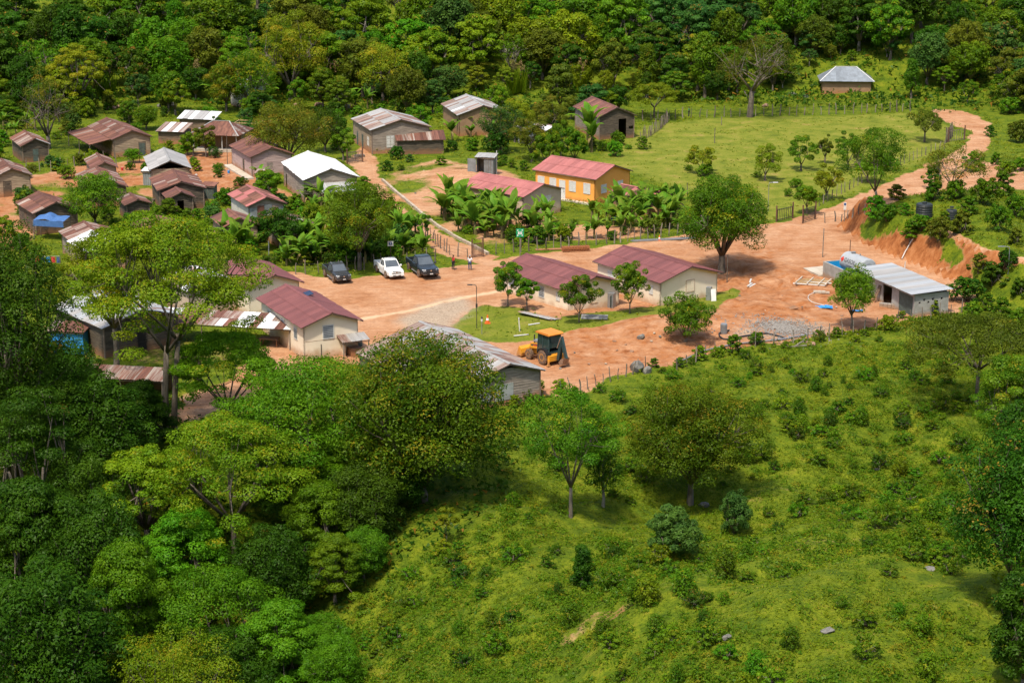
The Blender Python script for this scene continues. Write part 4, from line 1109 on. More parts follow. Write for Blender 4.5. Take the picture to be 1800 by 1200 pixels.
    trunk = mb.mesh('trunk', barkm, True)
    return trunk, crown

PROTO = {}
def proto(key, *a, **k):
    PROTO[key] = (tree_meshes(*a, **k), a[1], a[2])

def place_tree(name, label, key, pos, H, W, rz=0.0, cat='tree', group=None, material=None, mesh=None, h0=None, w0=None, barkm=None):
    if mesh is None: (tm, cm), h0, w0 = PROTO[key]
    else: tm, cm = mesh
    t = thing(name, label, cat, pos, rz, group)
    t.scale = (W / w0, W / w0, H / h0)
    a = link('trunk', tm, t); b = link('crown', cm, t)
    if material: set_mat(b, material)
    if barkm: set_mat(a, barkm)
    return t

def tree_px(base, top_y, wpx, on_ground=True, z=None):
    """position, height and width from where the trunk stands and how far the crown reaches in the photograph"""
    p = G(*base)
    s = scale_at(p)
    ca = math.atan2(CAM_H - p.z, p.y)
    return p, (base[1] - top_y) / (s * math.cos(ca)) * 0.985, wpx / s

def hero(name, label, kind, base, top_y, wpx, seed, rz=0, **k):
    p, H, W = tree_px(base, top_y, wpx)
    cat = k.pop('cat', 'tree'); group = k.pop('group', None)
    me_ = tree_meshes(kind, H, W, seed, **k)
    return place_tree(name, label, None, p, H, W, rz, cat, group, mesh=me_, h0=H, w0=W)

# the big trees of the foreground and the yard, each with a crown of its own
hero('umbrella_tree', 'tall forked umbrella tree with pale twin trunks and spreading yellow green crown over the village', 'umbrella', (293, 772), 385, 330, 11, leaves=26000, leaf=.26, th=9.0, material='leaf_umbrella', twin=True, tips=.10, lean=.12, K=84, trunk_r=.24)
hero('umbrella_tree', 'thinner umbrella tree with dark trunk left of the tall pale forked one', 'umbrella', (205, 660), 405, 230, 12, leaves=13000, leaf=.26, th=5.2, material='leaf_umbrella', tips=.06, K=44, trunk_r=.24)
hero('broadleaf_tree', 'bright green broadleaf tree with spreading leafy shelves before the orange tipped mango', 'tier', (545, 870), 638, 300, 13, leaves=17000, leaf=.27, th=2.6, material='leaf_bright', tips=.02, K=66, trunk_r=.3)
hero('mango_tree', 'large dense mango tree with orange new leaves in front of the long shed', 'round', (742, 880), 598, 272, 14, leaves=36000, leaf=.27, th=1.4, material='leaf_mango', tips=.13, K=110, trunk_r=.35)
hero('umbrella_tree', 'olive green umbrella tree in the ravine with a slender bare trunk below its crown', 'umbrella', (412, 1010), 735, 330, 15, leaves=17000, leaf=.24, th=4.6, material='leaf_umbrella', tips=.12, K=60, trunk_r=.2)
hero('broadleaf_tree', 'leafy tree low in the ravine under the olive umbrella tree', 'tier', (390, 1190), 1005, 260, 16, leaves=12000, leaf=.22, th=1.2, material='leaf_bright', tips=.03, K=44)
hero('broadleaf_tree', 'light green umbrella crown left of the olive umbrella tree above the dark ravine', 'umbrella', (262, 985), 790, 210, 17, leaves=10000, leaf=.24, th=3.4, material='leaf_umbrella', tips=.08, K=40)
hero('round_tree', 'round yellowish crown at the bottom edge of the ravine', 'round', (315, 1290), 1122, 215, 18, leaves=11000, leaf=.18, th=.8, material='leaf_umbrella', tips=.2, K=46)
hero('broadleaf_tree', 'dark green tree at the left photo edge with shelf like branches', 'round', (28, 900), 428, 235, 19, leaves=26000, leaf=.27, th=3.0, material='leaf_deep', tips=.02, K=80, trunk_r=.35)
hero('broadleaf_tree', 'dark green tree with layered crown low on the left edge', 'tier', (70, 1000), 690, 230, 20, leaves=12000, leaf=.26, th=2.5, material='leaf_deep', tips=.02, K=48)
hero('mango_tree', 'round mango tree standing alone on the green slope', 'round', (1213, 885), 683, 222, 21, leaves=25000, leaf=.22, th=2.2, material='leaf_mango', tips=.12, K=70, trunk_r=.22)
hero('slender_tree', 'slender pale trunked tree with thin crown between the two mango trees', 'open', (1003, 908), 690, 165, 22, leaves=8500, leaf=.20, th=2.9, material='leaf_citrus', tips=.05, K=44, trunk_r=.13)
hero('slender_tree', 'narrow dark leaved tree with bare white side branch on the slope', 'column', (1060, 890), 755, 62, 23, leaves=2400, leaf=.20, th=1.6, material='leaf_deep', barkm='bark_pale', tips=.02, bare=3, trunk_r=.11)
hero('umbrella_tree', 'low dark green spreading tree beside the tall pale forked trunks', 'umbrella', (402, 760), 585, 225, 150, leaves=11000, leaf=.25, th=2.4, material='leaf_bright', tips=.0, K=44, trunk_r=.14)
hero('yard_tree', 'big rounded green tree shading the yard beside the furthest cream building', 'round', (1268, 478), 312, 165, 24, leaves=19000, leaf=.26, th=2.4, material='leaf_citrus', tips=.10, K=64, trunk_r=.35)
hero('yard_tree', 'round bright green tree in front of the metal roofed concrete shed', 'round', (1496, 578), 470, 84, 25, leaves=7000, leaf=.20, th=1.8, material='leaf_citrus', tips=.04, K=40, trunk_r=.10)
for q, (b_, ty, w_, lab, sd) in enumerate([((893, 538), 462, 62, 'small citrus tree by the wall of the middle cream building, furthest left', 31), ((926, 546), 490, 42, 'smallest citrus tree by the middle cream building wall', 32),
      ((1018, 566), 483, 74, 'bushy citrus tree at the near corner of the middle cream building', 33), ((1107, 551), 462, 62, 'round headed citrus tree before the gap between two cream buildings', 34)]):
    hero('citrus_tree', lab, 'open' if q != 3 else 'round', b_, ty, w_, sd, leaves=3600 if q != 3 else 4200, leaf=.21, th=1.2, material='leaf_citrus', tips=.10, K=26, trunk_r=.07, group='citrus trees by the cream buildings')
hero('bush_tree', 'leafy multi stemmed young tree on the earth bank below the furthest cream building', 'round', (1205, 600), 515, 88, 35, leaves=5200, leaf=.22, th=.5, material='leaf_citrus', tips=.06, K=34)
hero('round_bush', 'large round glossy bush with pale leaf tips on the slope', 'round', (1182, 975), 893, 92, 36, leaves=6500, leaf=.20, th=.1, material='leaf_blue', tips=.0, K=40, cat='bush')
hero('round_bush', 'smaller glossy bush right of the large round one on the slope', 'round', (1291, 938), 865, 66, 37, leaves=4200, leaf=.18, th=.1, material='leaf_blue', tips=.0, K=34, cat='bush')
hero('upright_bush', 'upright columnar bush on the lower slope', 'column', (1022, 1030), 958, 40, 38, leaves=2200, leaf=.17, th=.1, material='leaf_deep', tips=.0, K=20, cat='bush')
hero('sapling', 'thin pale yellow green sapling in the shade of the orange tipped mango', 'open', (785, 960), 893, 44, 39, leaves=900, leaf=.20, th=1.0, material='leaf_yellow', tips=.0, K=12, trunk_r=.04)
hero('umbrella_tree', 'flat topped dark umbrella tree on the right edge of the slope', 'umbrella', (1716, 720), 553, 250, 40, leaves=13000, leaf=.22, th=4.6, material='leaf_olive', tips=.03, K=60, trunk_r=.17)
hero('broadleaf_tree', 'dark tree at the right photo edge below the umbrella tree', 'tier', (1770, 800), 628, 170, 41, leaves=10000, leaf=.22, th=1.5, material='leaf_mango', tips=.16, K=50)
hero('broadleaf_tree', 'heavy dark tree filling the lower right edge', 'round', (1790, 1080), 778, 240, 42, leaves=16000, leaf=.24, th=2.0, material='leaf_deep', tips=.05, K=66, bare=5)
hero('broadleaf_tree', 'dark tree on the right edge between the two heavy crowns', 'round', (1800, 930), 720, 170, 241, leaves=11000, leaf=.24, th=1.0, material='leaf_deep', tips=.03, K=50)
hero('broadleaf_tree', 'dark bushy tree at the bottom right corner', 'round', (1800, 1210), 1010, 150, 242, leaves=10000, leaf=.22, th=.6, material='leaf_deep', tips=.02, K=50)
hero('village_tree', 'dense round dark green tree among the village huts', 'round', (168, 402), 306, 100, 43, leaves=7500, leaf=.25, th=1.4, material='leaf_citrus', tips=.05, K=46)
hero('village_tree', 'tall olive yellow tree hiding the pale pink house', 'open', (508, 298), 178, 135, 44, leaves=9500, leaf=.27, th=2.2, material='leaf_olive', tips=.25, K=48)
hero('village_tree', 'feathery dark green tree beside the olive yellow one', 'round', (572, 268), 192, 66, 45, leaves=4800, leaf=.24, th=1.2, material='leaf_deep', tips=.04, K=34)
hero('village_tree', 'small bright green tree behind the white roofed house', 'open', (603, 282), 224, 52, 46, leaves=2600, leaf=.25, th=1.2, material='leaf_citrus', tips=.02, K=20)
hero('village_tree', 'leafy tree rising behind the parked trucks', 'open', (632, 474), 322, 138, 47, leaves=11000, leaf=.25, th=2.4, material='leaf_citrus', tips=.10, K=52, trunk_r=.22)
hero('village_tree', 'dark glossy tree between the rusty roofs and the bananas', 'round', (492, 440), 366, 76, 48, leaves=5200, leaf=.25, th=1.2, material='leaf_deep', tips=.04, K=36)
hero('village_tree', 'slim young tree at the fence above the navy truck', 'open', (742, 440), 376, 36, 49, leaves=1500, leaf=.23, th=2.0, material='leaf_citrus', tips=.02, K=14, trunk_r=.06)
hero('village_tree', 'small tree standing before the porch house', 'open', (340, 275), 226, 48, 50, leaves=2600, leaf=.24, th=1.2, material='leaf_citrus', tips=.12, K=20)
hero('village_tree', 'grey green small tree shading the porch of the hip roofed house', 'open', (362, 276), 222, 40, 51, leaves=1900, leaf=.22, th=1.6, material='leaf_olive', tips=.05, K=18)
hero('flat_tree', 'flat topped yellow green tree beside the barn at the pasture edge', 'umbrella', (1150, 208), 146, 100, 52, leaves=6000, leaf=.28, th=2.2, material='leaf_yellow', tips=.04, K=34)
hero('bare_tree', 'sprawling half bare grey tree behind the pasture fence', 'open', (1318, 206), 62, 150, 53, leaves=3600, leaf=.26, th=5.0, material='leaf_olive', barkm='bark', tips=.1, K=34, bare=16, trunk_r=.42, lean=.12)
hero('leaning_tree', 'leaning tree with grey crooked trunk beside the red road', 'open', (1545, 372), 224, 120, 54, leaves=5200, leaf=.24, th=3.2, material='leaf_citrus', tips=.05, K=34, lean=-.35, trunk_r=.16)
hero('bare_tree', 'low spreading half bare tree on the bank above the red road', 'open', (1672, 345), 250, 118, 55, leaves=2200, leaf=.24, th=1.6, material='leaf_olive', tips=.15, K=26, bare=12, trunk_r=.13)
hero('field_tree', 'small brownish tree at the road end of the pasture', 'open', (1625, 250), 192, 66, 56, leaves=2600, leaf=.24, th=1.6, material='leaf_olive', tips=.12, K=22)
for q, (b_, ty, w_, m_, lab) in enumerate([((1232, 306), 256, 54, 'leaf_yellow', 'small pale green tree alone on the near edge of the pasture'), ((1345, 318), 252, 64, 'leaf_yellow', 'yellow green low tree in the pasture, with a dark shrub at its foot'), ((1408, 300), 238, 50, 'leaf_citrus', 'small loose tree in the middle of the pasture row'),
      ((1450, 288), 236, 34, 'leaf_olive', 'dark slim tree in the pasture row'), ((1490, 298), 232, 56, 'leaf_citrus', 'tree with thick dark stems in the pasture row, next to the leaning tree'), ((1452, 352), 288, 54, 'leaf_yellow', 'thin pale tree by the pasture fence near the iron gate'), ((1418, 376), 326, 46, 'leaf_citrus', 'dense green bush tree between the pasture gates'), ((1525, 320), 282, 58, 'leaf_bright', 'low bright green tree on the pasture edge under the leaning tree')]):
    hero('field_tree', lab, 'open' if q not in (6, 7) else 'round', b_, ty, w_, 60 + q, leaves=2600, leaf=.23, th=1.1, material=m_, tips=.05, K=22, group='small trees on the pasture')
for q, (b_, ty, w_, m_, k_, lab) in enumerate([((880, 268), 186, 84, 'leaf_blue', 'round', 'rounded dark tree before the grey roofed house'), ((935, 285), 205, 70, 'leaf_olive', 'open', 'loose olive tree in the orchard behind the privy'), ((985, 280), 212, 66, 'leaf_citrus', 'open', 'leafy orchard tree beside the barn banana'),
      ((905, 250), 178, 64, 'leaf_yellow', 'open', 'yellowish orchard tree behind the hidden hut'), ((960, 240), 168, 70, 'leaf_olive', 'open', 'olive orchard tree in front of the forest'), ((1010, 292), 226, 54, 'leaf_citrus', 'open', 'small orchard tree near the orange house roof'), ((960, 300), 235, 50, 'leaf_citrus', 'open', 'orchard sapling behind the orange house')]):
    hero('orchard_tree', lab, k_, b_, ty, w_, 80 + q, leaves=4200, leaf=.26, th=1.3, material=m_, tips=.14, K=28, group='orchard trees behind the orange house')

# prototypes for the woods
proto('w_round', 'round', 9, 8, 101, leaves=6500, leaf=.42, th=2.2, material='leaf_deep', tips=.03, K=48, fine=False)
proto('w_tier', 'tier', 10, 8.5, 102, leaves=6500, leaf=.42, th=2.5, material='leaf_bright', tips=.03, K=46, fine=False)
proto('w_umb', 'umbrella', 10, 10, 103, leaves=6500, leaf=.40, th=4.0, material='leaf_umbrella', tips=.05, K=44, fine=False)
proto('w_open', 'open', 9, 7, 104, leaves=5200, leaf=.40, th=2.0, material='leaf_olive', tips=.12, K=36, fine=False)
proto('w_round2', 'round', 10, 7, 105, leaves=6500, leaf=.40, th=2.0, material='leaf_blue', tips=.02, K=44, fine=False)
proto('w_tall', 'column', 12, 5, 106, leaves=5200, leaf=.40, th=3.0, material='leaf_deep', tips=.03, K=34, fine=False)
proto('w_bare', 'open', 9, 7, 107, leaves=1300, leaf=.36, th=3.5, material='leaf_olive', tips=.1, K=24, bare=14, fine=False)
KIND = {'w_round': 'dense round crowned tree', 'w_tier': 'broadleaf tree with layered crown', 'w_umb': 'spreading flat crowned tree', 'w_open': 'loose crowned tree', 'w_round2': 'tall rounded tree', 'w_tall': 'tall narrow tree', 'w_bare': 'half bare grey twigged tree'}
HUE = {'leaf_deep': 'dark green', 'leaf_bright': 'bright green', 'leaf_umbrella': 'yellow green', 'leaf_olive': 'olive', 'leaf_blue': 'bluish green', 'leaf_yellow': 'golden green', 'leaf_citrus': 'glossy green', 'leaf_mango': 'rust tipped green'}
def wood_tree(x, y, H, W, key, m, place, grp, rnd):
    z = zg(x, y) - .15
    bk = 'bark_pale' if rnd.random() < .3 else None
    place_tree('forest_tree', '%s %s %s' % (HUE[m], KIND[key], place), key, (x, y, z), H, W, rnd.uniform(0, 6.28), 'tree', grp, m, barkm=bk)
rw = random.Random(5)
def edge_y(px):
    """where the forest begins, from the photograph"""
    pts = [(-60, 205), (40, 215), (110, 200), (180, 186), (300, 178), (420, 172), (560, 178), (640, 186), (740, 190), (800, 168), (900, 170), (1000, 165), (1120, 178), (1250, 180), (1330, 182), (1440, 150), (1540, 150), (1580, 172), (1660, 168), (1730, 190), (1860, 215)]
    return float(np.interp(px, [p[0] for p in pts], [p[1] for p in pts]))
row = 0
spots = []
for row, (dy, step, hs) in enumerate([(1.0, 62, .72), (6, 66, .95), (13, 70, 1.05), (21, 74, 1.1), (30, 78, 1.1), (40, 84, 1.1), (52, 92, 1.1)]):
    px = -70 + (row % 2) * 28
    while px < 1880:
        g0 = G(px, edge_y(px))
        x = g0.x * (1 + dy / g0.y) + rw.uniform(-1.5, 1.5); y = g0.y + dy + rw.uniform(-2, 2)
        spots.append((x, y, hs * rw.uniform(.78, 1.25), row, px))
        px += step * rw.uniform(.75, 1.15)
for x, y, hs, row, px in spots:
    right = px > 1080
    key = rw.choices(['w_round', 'w_tier', 'w_umb', 'w_open', 'w_round2', 'w_tall', 'w_bare'], [4, 4, 2.5, 4, 3, 1.2, .9])[0]
    if px < 450: m = rw.choices(['leaf_bright', 'leaf_deep', 'leaf_umbrella', 'leaf_olive', 'leaf_citrus', 'leaf_blue'], [2.4, 4.5, 1.0, 1.8, 3, 1.2])[0]
    elif px < 1080: m = rw.choices(['leaf_bright', 'leaf_deep', 'leaf_umbrella', 'leaf_olive', 'leaf_blue', 'leaf_citrus', 'leaf_yellow'], [2.5, 2.5, 2, 3, 3, 2, .8])[0]
    else: m = rw.choices(['leaf_deep', 'leaf_olive', 'leaf_blue', 'leaf_bright', 'leaf_mango', 'leaf_citrus'], [4, 2.5, 2.2, 1.5, 1.5, 2])[0]
    base_h = PROTO[key][1]; base_w = PROTO[key][2]
    k = hs * (.72 if row == 0 else .92)
    if 1400 < px < 1580 and row < 2: k *= .6; y += 9
    wood_tree(x, y, base_h * k * rw.uniform(.9, 1.1), base_w * k * rw.uniform(.9, 1.15), key, m,
              'at the near edge of the forest' if row == 0 else 'in the woods on the hillside', 'woods on the far hillside', rw)
# a golden tree and a rust tipped mango standing out of the woods' edge
hero('mango_tree', 'rust tipped mango tree in front of the pale house at the forest edge', 'round', (398, 196), 112, 72, 140, leaves=5200, leaf=.3, th=1.6, material='leaf_mango', tips=.6, K=38)
hero('mango_tree', 'leafy green mango beside the rust tipped one at the forest edge', 'round', (440, 198), 88, 92, 141, leaves=5600, leaf=.3, th=2.2, material='leaf_citrus', tips=.25, K=40)
hero('golden_tree', 'golden brown round tree standing out of the forest edge', 'round', (672, 180), 76, 96, 142, leaves=6500, leaf=.3, th=2.0, material='leaf_yellow', tips=.5, K=44)
hero('golden_tree', 'tall golden green loose tree in the forest edge', 'open', (512, 178), 20, 120, 143, leaves=8500, leaf=.32, th=3.0, material='leaf_yellow', tips=.25, K=46)
hero('feathery_tree', 'yellow green tree with flat sprays at the forest edge, left side', 'umbrella', (140, 200), 78, 110, 144, leaves=6500, leaf=.3, th=3.0, material='leaf_yellow', tips=.1, K=40)
hero('bare_tree', 'grey brown feathery bare tree at the village edge, far left', 'open', (85, 262), 120, 110, 145, leaves=2600, leaf=.26, th=2.2, material='leaf_olive', tips=.3, K=30, bare=18)

# the ravine on the left: shaded trees below the tall ones
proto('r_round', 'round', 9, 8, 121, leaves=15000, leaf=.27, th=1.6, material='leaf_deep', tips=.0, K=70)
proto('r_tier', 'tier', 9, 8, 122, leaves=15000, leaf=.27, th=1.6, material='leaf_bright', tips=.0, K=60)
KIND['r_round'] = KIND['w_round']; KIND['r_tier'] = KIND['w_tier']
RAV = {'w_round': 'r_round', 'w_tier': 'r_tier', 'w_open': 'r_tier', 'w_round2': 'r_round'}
RAVLAB = ['dark tree between the left edge tree and the olive umbrella crown', 'dark tree just below the blue plastic shelter', 'dark loose tree at the foot of the low striped shed', 'dark shelf branched tree low on the left edge', 'dark round tree right of the low shelf branched one', 'largest dark crown in the bottom left corner', 'bright green tree above the round yellowish bottom crown', 'bright green tree below the big spreading broadleaf tree', 'dark round tree under the right side of the olive umbrella tree', 'dark round tree between the olive umbrella tree and the bright broadleaf', 'dark round tree in the shade under the large mango', 'bright layered tree directly below the olive umbrella trunk', 'bright layered tree left of the foot of the large mango', 'dark round tree at the foot of the large mango', 'bright layered tree at the bottom edge beside the slope', 'glossy layered tree on the ravine rim by the slope', 'bright round tree on the ravine rim near the bottom', 'dark round tree right of the yellowish bottom crown', 'dark tree in the deepest shade of the left ravine', 'small glossy round tree on the ravine rim', 'dark layered tree on the left edge below the village', 'bright round tree at the bottom where ravine meets slope']
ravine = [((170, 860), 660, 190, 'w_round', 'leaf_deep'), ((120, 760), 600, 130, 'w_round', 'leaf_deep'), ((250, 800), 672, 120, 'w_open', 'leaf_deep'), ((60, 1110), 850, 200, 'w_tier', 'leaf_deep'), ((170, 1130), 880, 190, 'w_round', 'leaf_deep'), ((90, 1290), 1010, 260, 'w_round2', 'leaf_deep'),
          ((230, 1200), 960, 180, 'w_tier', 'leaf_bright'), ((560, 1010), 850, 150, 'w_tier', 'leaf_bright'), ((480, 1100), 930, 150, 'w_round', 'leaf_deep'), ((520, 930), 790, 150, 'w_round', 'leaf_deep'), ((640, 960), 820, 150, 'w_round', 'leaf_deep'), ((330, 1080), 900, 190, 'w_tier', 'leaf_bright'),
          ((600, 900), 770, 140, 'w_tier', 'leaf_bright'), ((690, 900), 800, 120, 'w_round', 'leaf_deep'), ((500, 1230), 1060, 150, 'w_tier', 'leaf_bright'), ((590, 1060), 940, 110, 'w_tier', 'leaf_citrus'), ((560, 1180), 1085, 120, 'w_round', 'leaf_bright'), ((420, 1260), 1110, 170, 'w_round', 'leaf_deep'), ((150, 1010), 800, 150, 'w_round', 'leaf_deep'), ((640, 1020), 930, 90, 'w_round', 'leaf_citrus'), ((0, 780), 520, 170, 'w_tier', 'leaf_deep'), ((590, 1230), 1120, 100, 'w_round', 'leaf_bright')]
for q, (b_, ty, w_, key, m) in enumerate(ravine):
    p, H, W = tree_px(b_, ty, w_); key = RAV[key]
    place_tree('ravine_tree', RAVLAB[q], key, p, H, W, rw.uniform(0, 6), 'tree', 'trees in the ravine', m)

# tall cane with pale plumes in the woods
def cane(px, py, seed):
    rng = np.random.default_rng(seed); p = G(px, py); mb = []
    n = 130; a = rng.uniform(0, 6.283, n); r_ = rng.uniform(0, 1.1, n); h_ = rng.uniform(2.0, 4.6, n)
    c = np.stack([r_ * np.cos(a), r_ * np.sin(a), h_ * .5], 1); u = unit(np.stack([np.cos(a) * .25, np.sin(a) * .25, np.ones(n)], 1))
    V = leaf_quads(c, unit(np.stack([np.sin(a), -np.cos(a), np.zeros(n)], 1)), h_, .035, rng, u)
    t = thing('cane_clump', 'tall cane clump with pale plumes in the forest edge', 'cane', p, 0, 'cane clumps in the woods')
    link('blades', quad_mesh('blades', V, np.stack([rng.uniform(0, 1, n), np.zeros(n)], 1), 'leaf_umbrella'), t)
    k = 9; a = rng.uniform(0, 6.283, k * 14); r_ = np.repeat(rng.uniform(0, .9, k), 14); aa = np.repeat(rng.uniform(0, 6.283, k), 14); z_ = np.repeat(rng.uniform(4.2, 5.6, k), 14) + rng.uniform(-.5, .5, k * 14)
    c = np.stack([r_ * np.cos(aa) + rng.normal(size=k * 14) * .07, r_ * np.sin(aa) + rng.normal(size=k * 14) * .07, z_], 1)
    V = leaf_quads(c, unit(rng.normal(size=c.shape)), np.full(len(c), .42), .4, rng)
    link('plumes', quad_mesh('plumes', V, np.stack([rng.uniform(0, 1, len(c)), np.zeros(len(c))], 1), 'leaf_dry'), t)
for i_, q in enumerate([(60, 190), (68, 178), (180, 176), (195, 172), (240, 170), (300, 168), (345, 166), (400, 150), (415, 148), (440, 146), (490, 160), (260, 168), (900, 168), (915, 166), (1020, 165), (590, 170)]): cane(q[0], q[1], 300 + i_)

# bushes on the right hand bank, in the village and at the fences: one label per place
proto('s_bush', 'round', 2.2, 2.4, 110, leaves=1500, leaf=.24, th=.1, material='leaf_shrub', tips=.06, K=26, fine=False)
proto('s_bush2', 'tier', 2.0, 2.4, 111, leaves=1300, leaf=.24, th=.1, material='leaf_shrub', tips=.06, K=22, fine=False)
proto('c_shrub', 'open', 1.5, 1.7, 112, leaves=760, leaf=.17, th=.15, material='leaf_shrub', tips=.10, K=20)
proto('c_shrub2', 'column', 1.6, 1.4, 113, leaves=760, leaf=.17, th=.1, material='leaf_shrub', tips=.08, K=16)
proto('c_shrub3', 'round', 1.3, 1.8, 114, leaves=860, leaf=.16, th=.05, material='leaf_shrub', tips=.14, K=22)
proto('c_shrub4', 'tier', 1.1, 1.9, 115, leaves=700, leaf=.17, th=.05, material='leaf_shrub', tips=.16, K=18)
def bushes(name, label, grp, pts, size, keys, mats, rnd, cat='bush'):
    for (px, py) in pts:
        p = G(px, py); s = size * rnd.uniform(.65, 1.3); key = rnd.choice(keys)
        place_tree(name, label, key, p - Vector((0, 0, .06)), PROTO[key][1] * s * rnd.uniform(.8, 1.2), PROTO[key][2] * s, rnd.uniform(0, 6.28), cat, grp, rnd.choice(mats))
bushes('bank_bush', 'leafy bush on the bank above the cut red earth', 'bushes on the bank above the cut',
       [(1560, 392), (1590, 378), (1640, 352), (1660, 395), (1690, 410), (1700, 375), (1730, 360), (1760, 345), (1785, 380), (1620, 405), (1600, 420), (1770, 310), (1790, 250), (1750, 290), (1720, 480), (1745, 500), (1770, 470), (1790, 520), (1735, 545), (1700, 530), (1760, 560), (1790, 590), (1710, 575), (1640, 330), (1575, 350), (1540, 385), (1785, 430), (1680, 350), (1755, 405), (1710, 300), (1775, 200), (1795, 300), (1740, 240), (1650, 420)], 1.15, ['s_bush', 's_bush2'], ['leaf_shrub', 'leaf_citrus', 'leaf_deep', 'leaf_olive', 'leaf_bright'], rw)
bushes('village_bush', 'leafy bush among the village huts and lanes', 'bushes in the village',
       [(260, 365), (280, 385), (330, 395), (345, 385), (375, 375), (395, 360), (20, 470), (40, 440), (60, 470), (225, 400), (200, 395), (420, 440), (440, 450), (455, 425), (300, 402), (415, 470), (470, 465), (540, 400), (560, 340), (120, 425), (545, 345), (590, 320), (640, 330), (680, 300), (775, 290), (720, 285), (705, 300), (250, 220), (225, 215), (130, 225), (160, 205), (290, 205), (520, 200), (560, 195), (590, 205), (240, 235), (100, 300), (690, 425), (660, 440), (575, 425), (545, 430), (520, 450), (720, 440)], .95, ['s_bush', 's_bush2', 'c_shrub3'], ['leaf_shrub', 'leaf_citrus', 'leaf_deep', 'leaf_bright', 'leaf_blue'], rw)
# gardens and hedges between the houses
HC = [(o.matrix_basis.translation.copy(), o['dims'][0], o['dims'][1]) for o in COL.objects if 'dims' in o.keys()]
def free_spot(x, y, r=1.5):
    for c, l_, w_ in HC:
        if (x - c.x) ** 2 + (y - c.y) ** 2 < (max(l_, w_) * .5 + r) ** 2: return False
        if abs(x - c.x) < max(l_, w_) * .45 and -9 < y - c.y < 0: return False
    return True
def garden(name, label, grp, n, poly, size, keys, mats, rnd, dirt_max=.4, r=1.5, cat='bush'):
    W = PW(poly); xs = [p[0] for p in W]; ys = [p[1] for p in W]; got = 0; tr = 0
    while got < n and tr < 4000:
        tr += 1; x = rnd.uniform(min(xs), max(xs)); y = rnd.uniform(min(ys), max(ys)); X = np.array([x]); Y = np.array([y])
        if poly_sd(X, Y, W)[0] > 0 or cover(X, Y)[0][0] > dirt_max or not free_spot(x, y, r): continue
        key = rnd.choice(keys); s = size * rnd.uniform(.6, 1.35)
        place_tree(name, label, key, (x, y, zg(x, y) - .06), PROTO[key][1] * s * rnd.uniform(.8, 1.2), PROTO[key][2] * s, rnd.uniform(0, 6.28), cat, grp, rnd.choice(mats)); got += 1
MIXM = ['leaf_shrub', 'leaf_citrus', 'leaf_deep', 'leaf_bright', 'leaf_blue', 'leaf_olive', 'leaf_umbrella']
garden('garden_bush', 'garden bush between the village houses and the forest', 'garden bushes below the forest', 95, [(-30, 200), (200, 185), (420, 180), (640, 190), (800, 185), (1000, 200), (1000, 290), (880, 300), (780, 270), (620, 290), (560, 250), (440, 250), (280, 262), (120, 262), (-30, 300)], 1.05, ['s_bush', 's_bush2', 'c_shrub3'], MIXM, rw)
garden('garden_bush', 'garden bush among bananas and rusty roofs above the yard', 'garden bushes above the yard', 55, [(330, 380), (480, 370), (560, 330), (660, 330), (740, 390), (790, 455), (700, 480), (520, 470), (400, 450), (330, 420)], 1.0, ['s_bush', 's_bush2', 'c_shrub3'], MIXM, rw, r=.8)
garden('garden_bush', 'garden bush in the banana plot before the beige house', 'garden bushes in the banana plot', 26, [(770, 350), (830, 420), (930, 440), (1210, 405), (1190, 350), (1050, 380), (930, 395)], .7, ['s_bush', 's_bush2', 'c_shrub3'], MIXM, rw, dirt_max=.9, r=.3)
garden('garden_tree', 'small tree in the gardens below the forest', 'garden trees below the forest', 24, [(-30, 195), (200, 182), (420, 176), (640, 186), (800, 182), (1100, 190), (1000, 262), (780, 262), (600, 262), (440, 240), (120, 248), (-30, 280)], .55, ['w_open', 'w_tier', 'w_round'], MIXM, rw, r=2.5, cat='tree')
garden('lane_bush', 'bush growing beside the village lanes between the rusty roofed huts', 'bushes beside the village lanes', 48, [(-20, 270), (420, 262), (520, 340), (480, 400), (330, 410), (200, 420), (60, 440), (-20, 440)], .85, ['s_bush', 's_bush2', 'c_shrub3'], MIXM, rw, dirt_max=1.1, r=.2)
garden('lane_tree', 'small tree growing between the rusty roofed village huts', 'small trees between the village huts', 9, [(-20, 270), (420, 262), (520, 340), (480, 400), (330, 410), (200, 420), (60, 440), (-20, 440)], .42, ['w_open', 'w_tier', 'w_round'], MIXM, rw, dirt_max=1.1, r=.6, cat='tree')
bushes('fence_bush', 'shrub growing along the fence below the yard', 'shrubs along the lower yard fence',
       [(985, 690), (940, 690), (1010, 700), (1055, 690), (1150, 645), (1165, 655), (1230, 632), (1262, 628), (1290, 622), (1310, 630), (1340, 618), (1380, 612), (1440, 600), (1470, 592), (1520, 590), (1560, 580), (1600, 572), (1545, 600), (1640, 552), (1655, 565), (1215, 640), (1195, 645), (925, 705), (905, 715), (890, 745), (1330, 605), (1505, 600), (1585, 560)], .72, ['s_bush', 's_bush2', 'c_shrub3', 'c_shrub4'], ['leaf_shrub', 'leaf_citrus', 'leaf_umbrella'], rw)
bushes('orchard_bush', 'bush in the garden between the barn and the orange house', 'bushes round the orange house garden',
       [(1060, 265), (1085, 255), (1105, 262), (1080, 275), (1130, 262), (1055, 300), (1040, 260), (900, 295), (920, 300), (880, 292), (1200, 385), (930, 425), (905, 420), (945, 430), (1180, 375), (1145, 385), (1010, 395), (980, 408), (1385, 345), (1400, 330), (1560, 300), (1330, 312), (1260, 385), (1210, 300), (1240, 310), (1290, 330)], .8, ['s_bush', 's_bush2', 'c_shrub3'], ['leaf_shrub', 'leaf_citrus', 'leaf_bright'], rw)
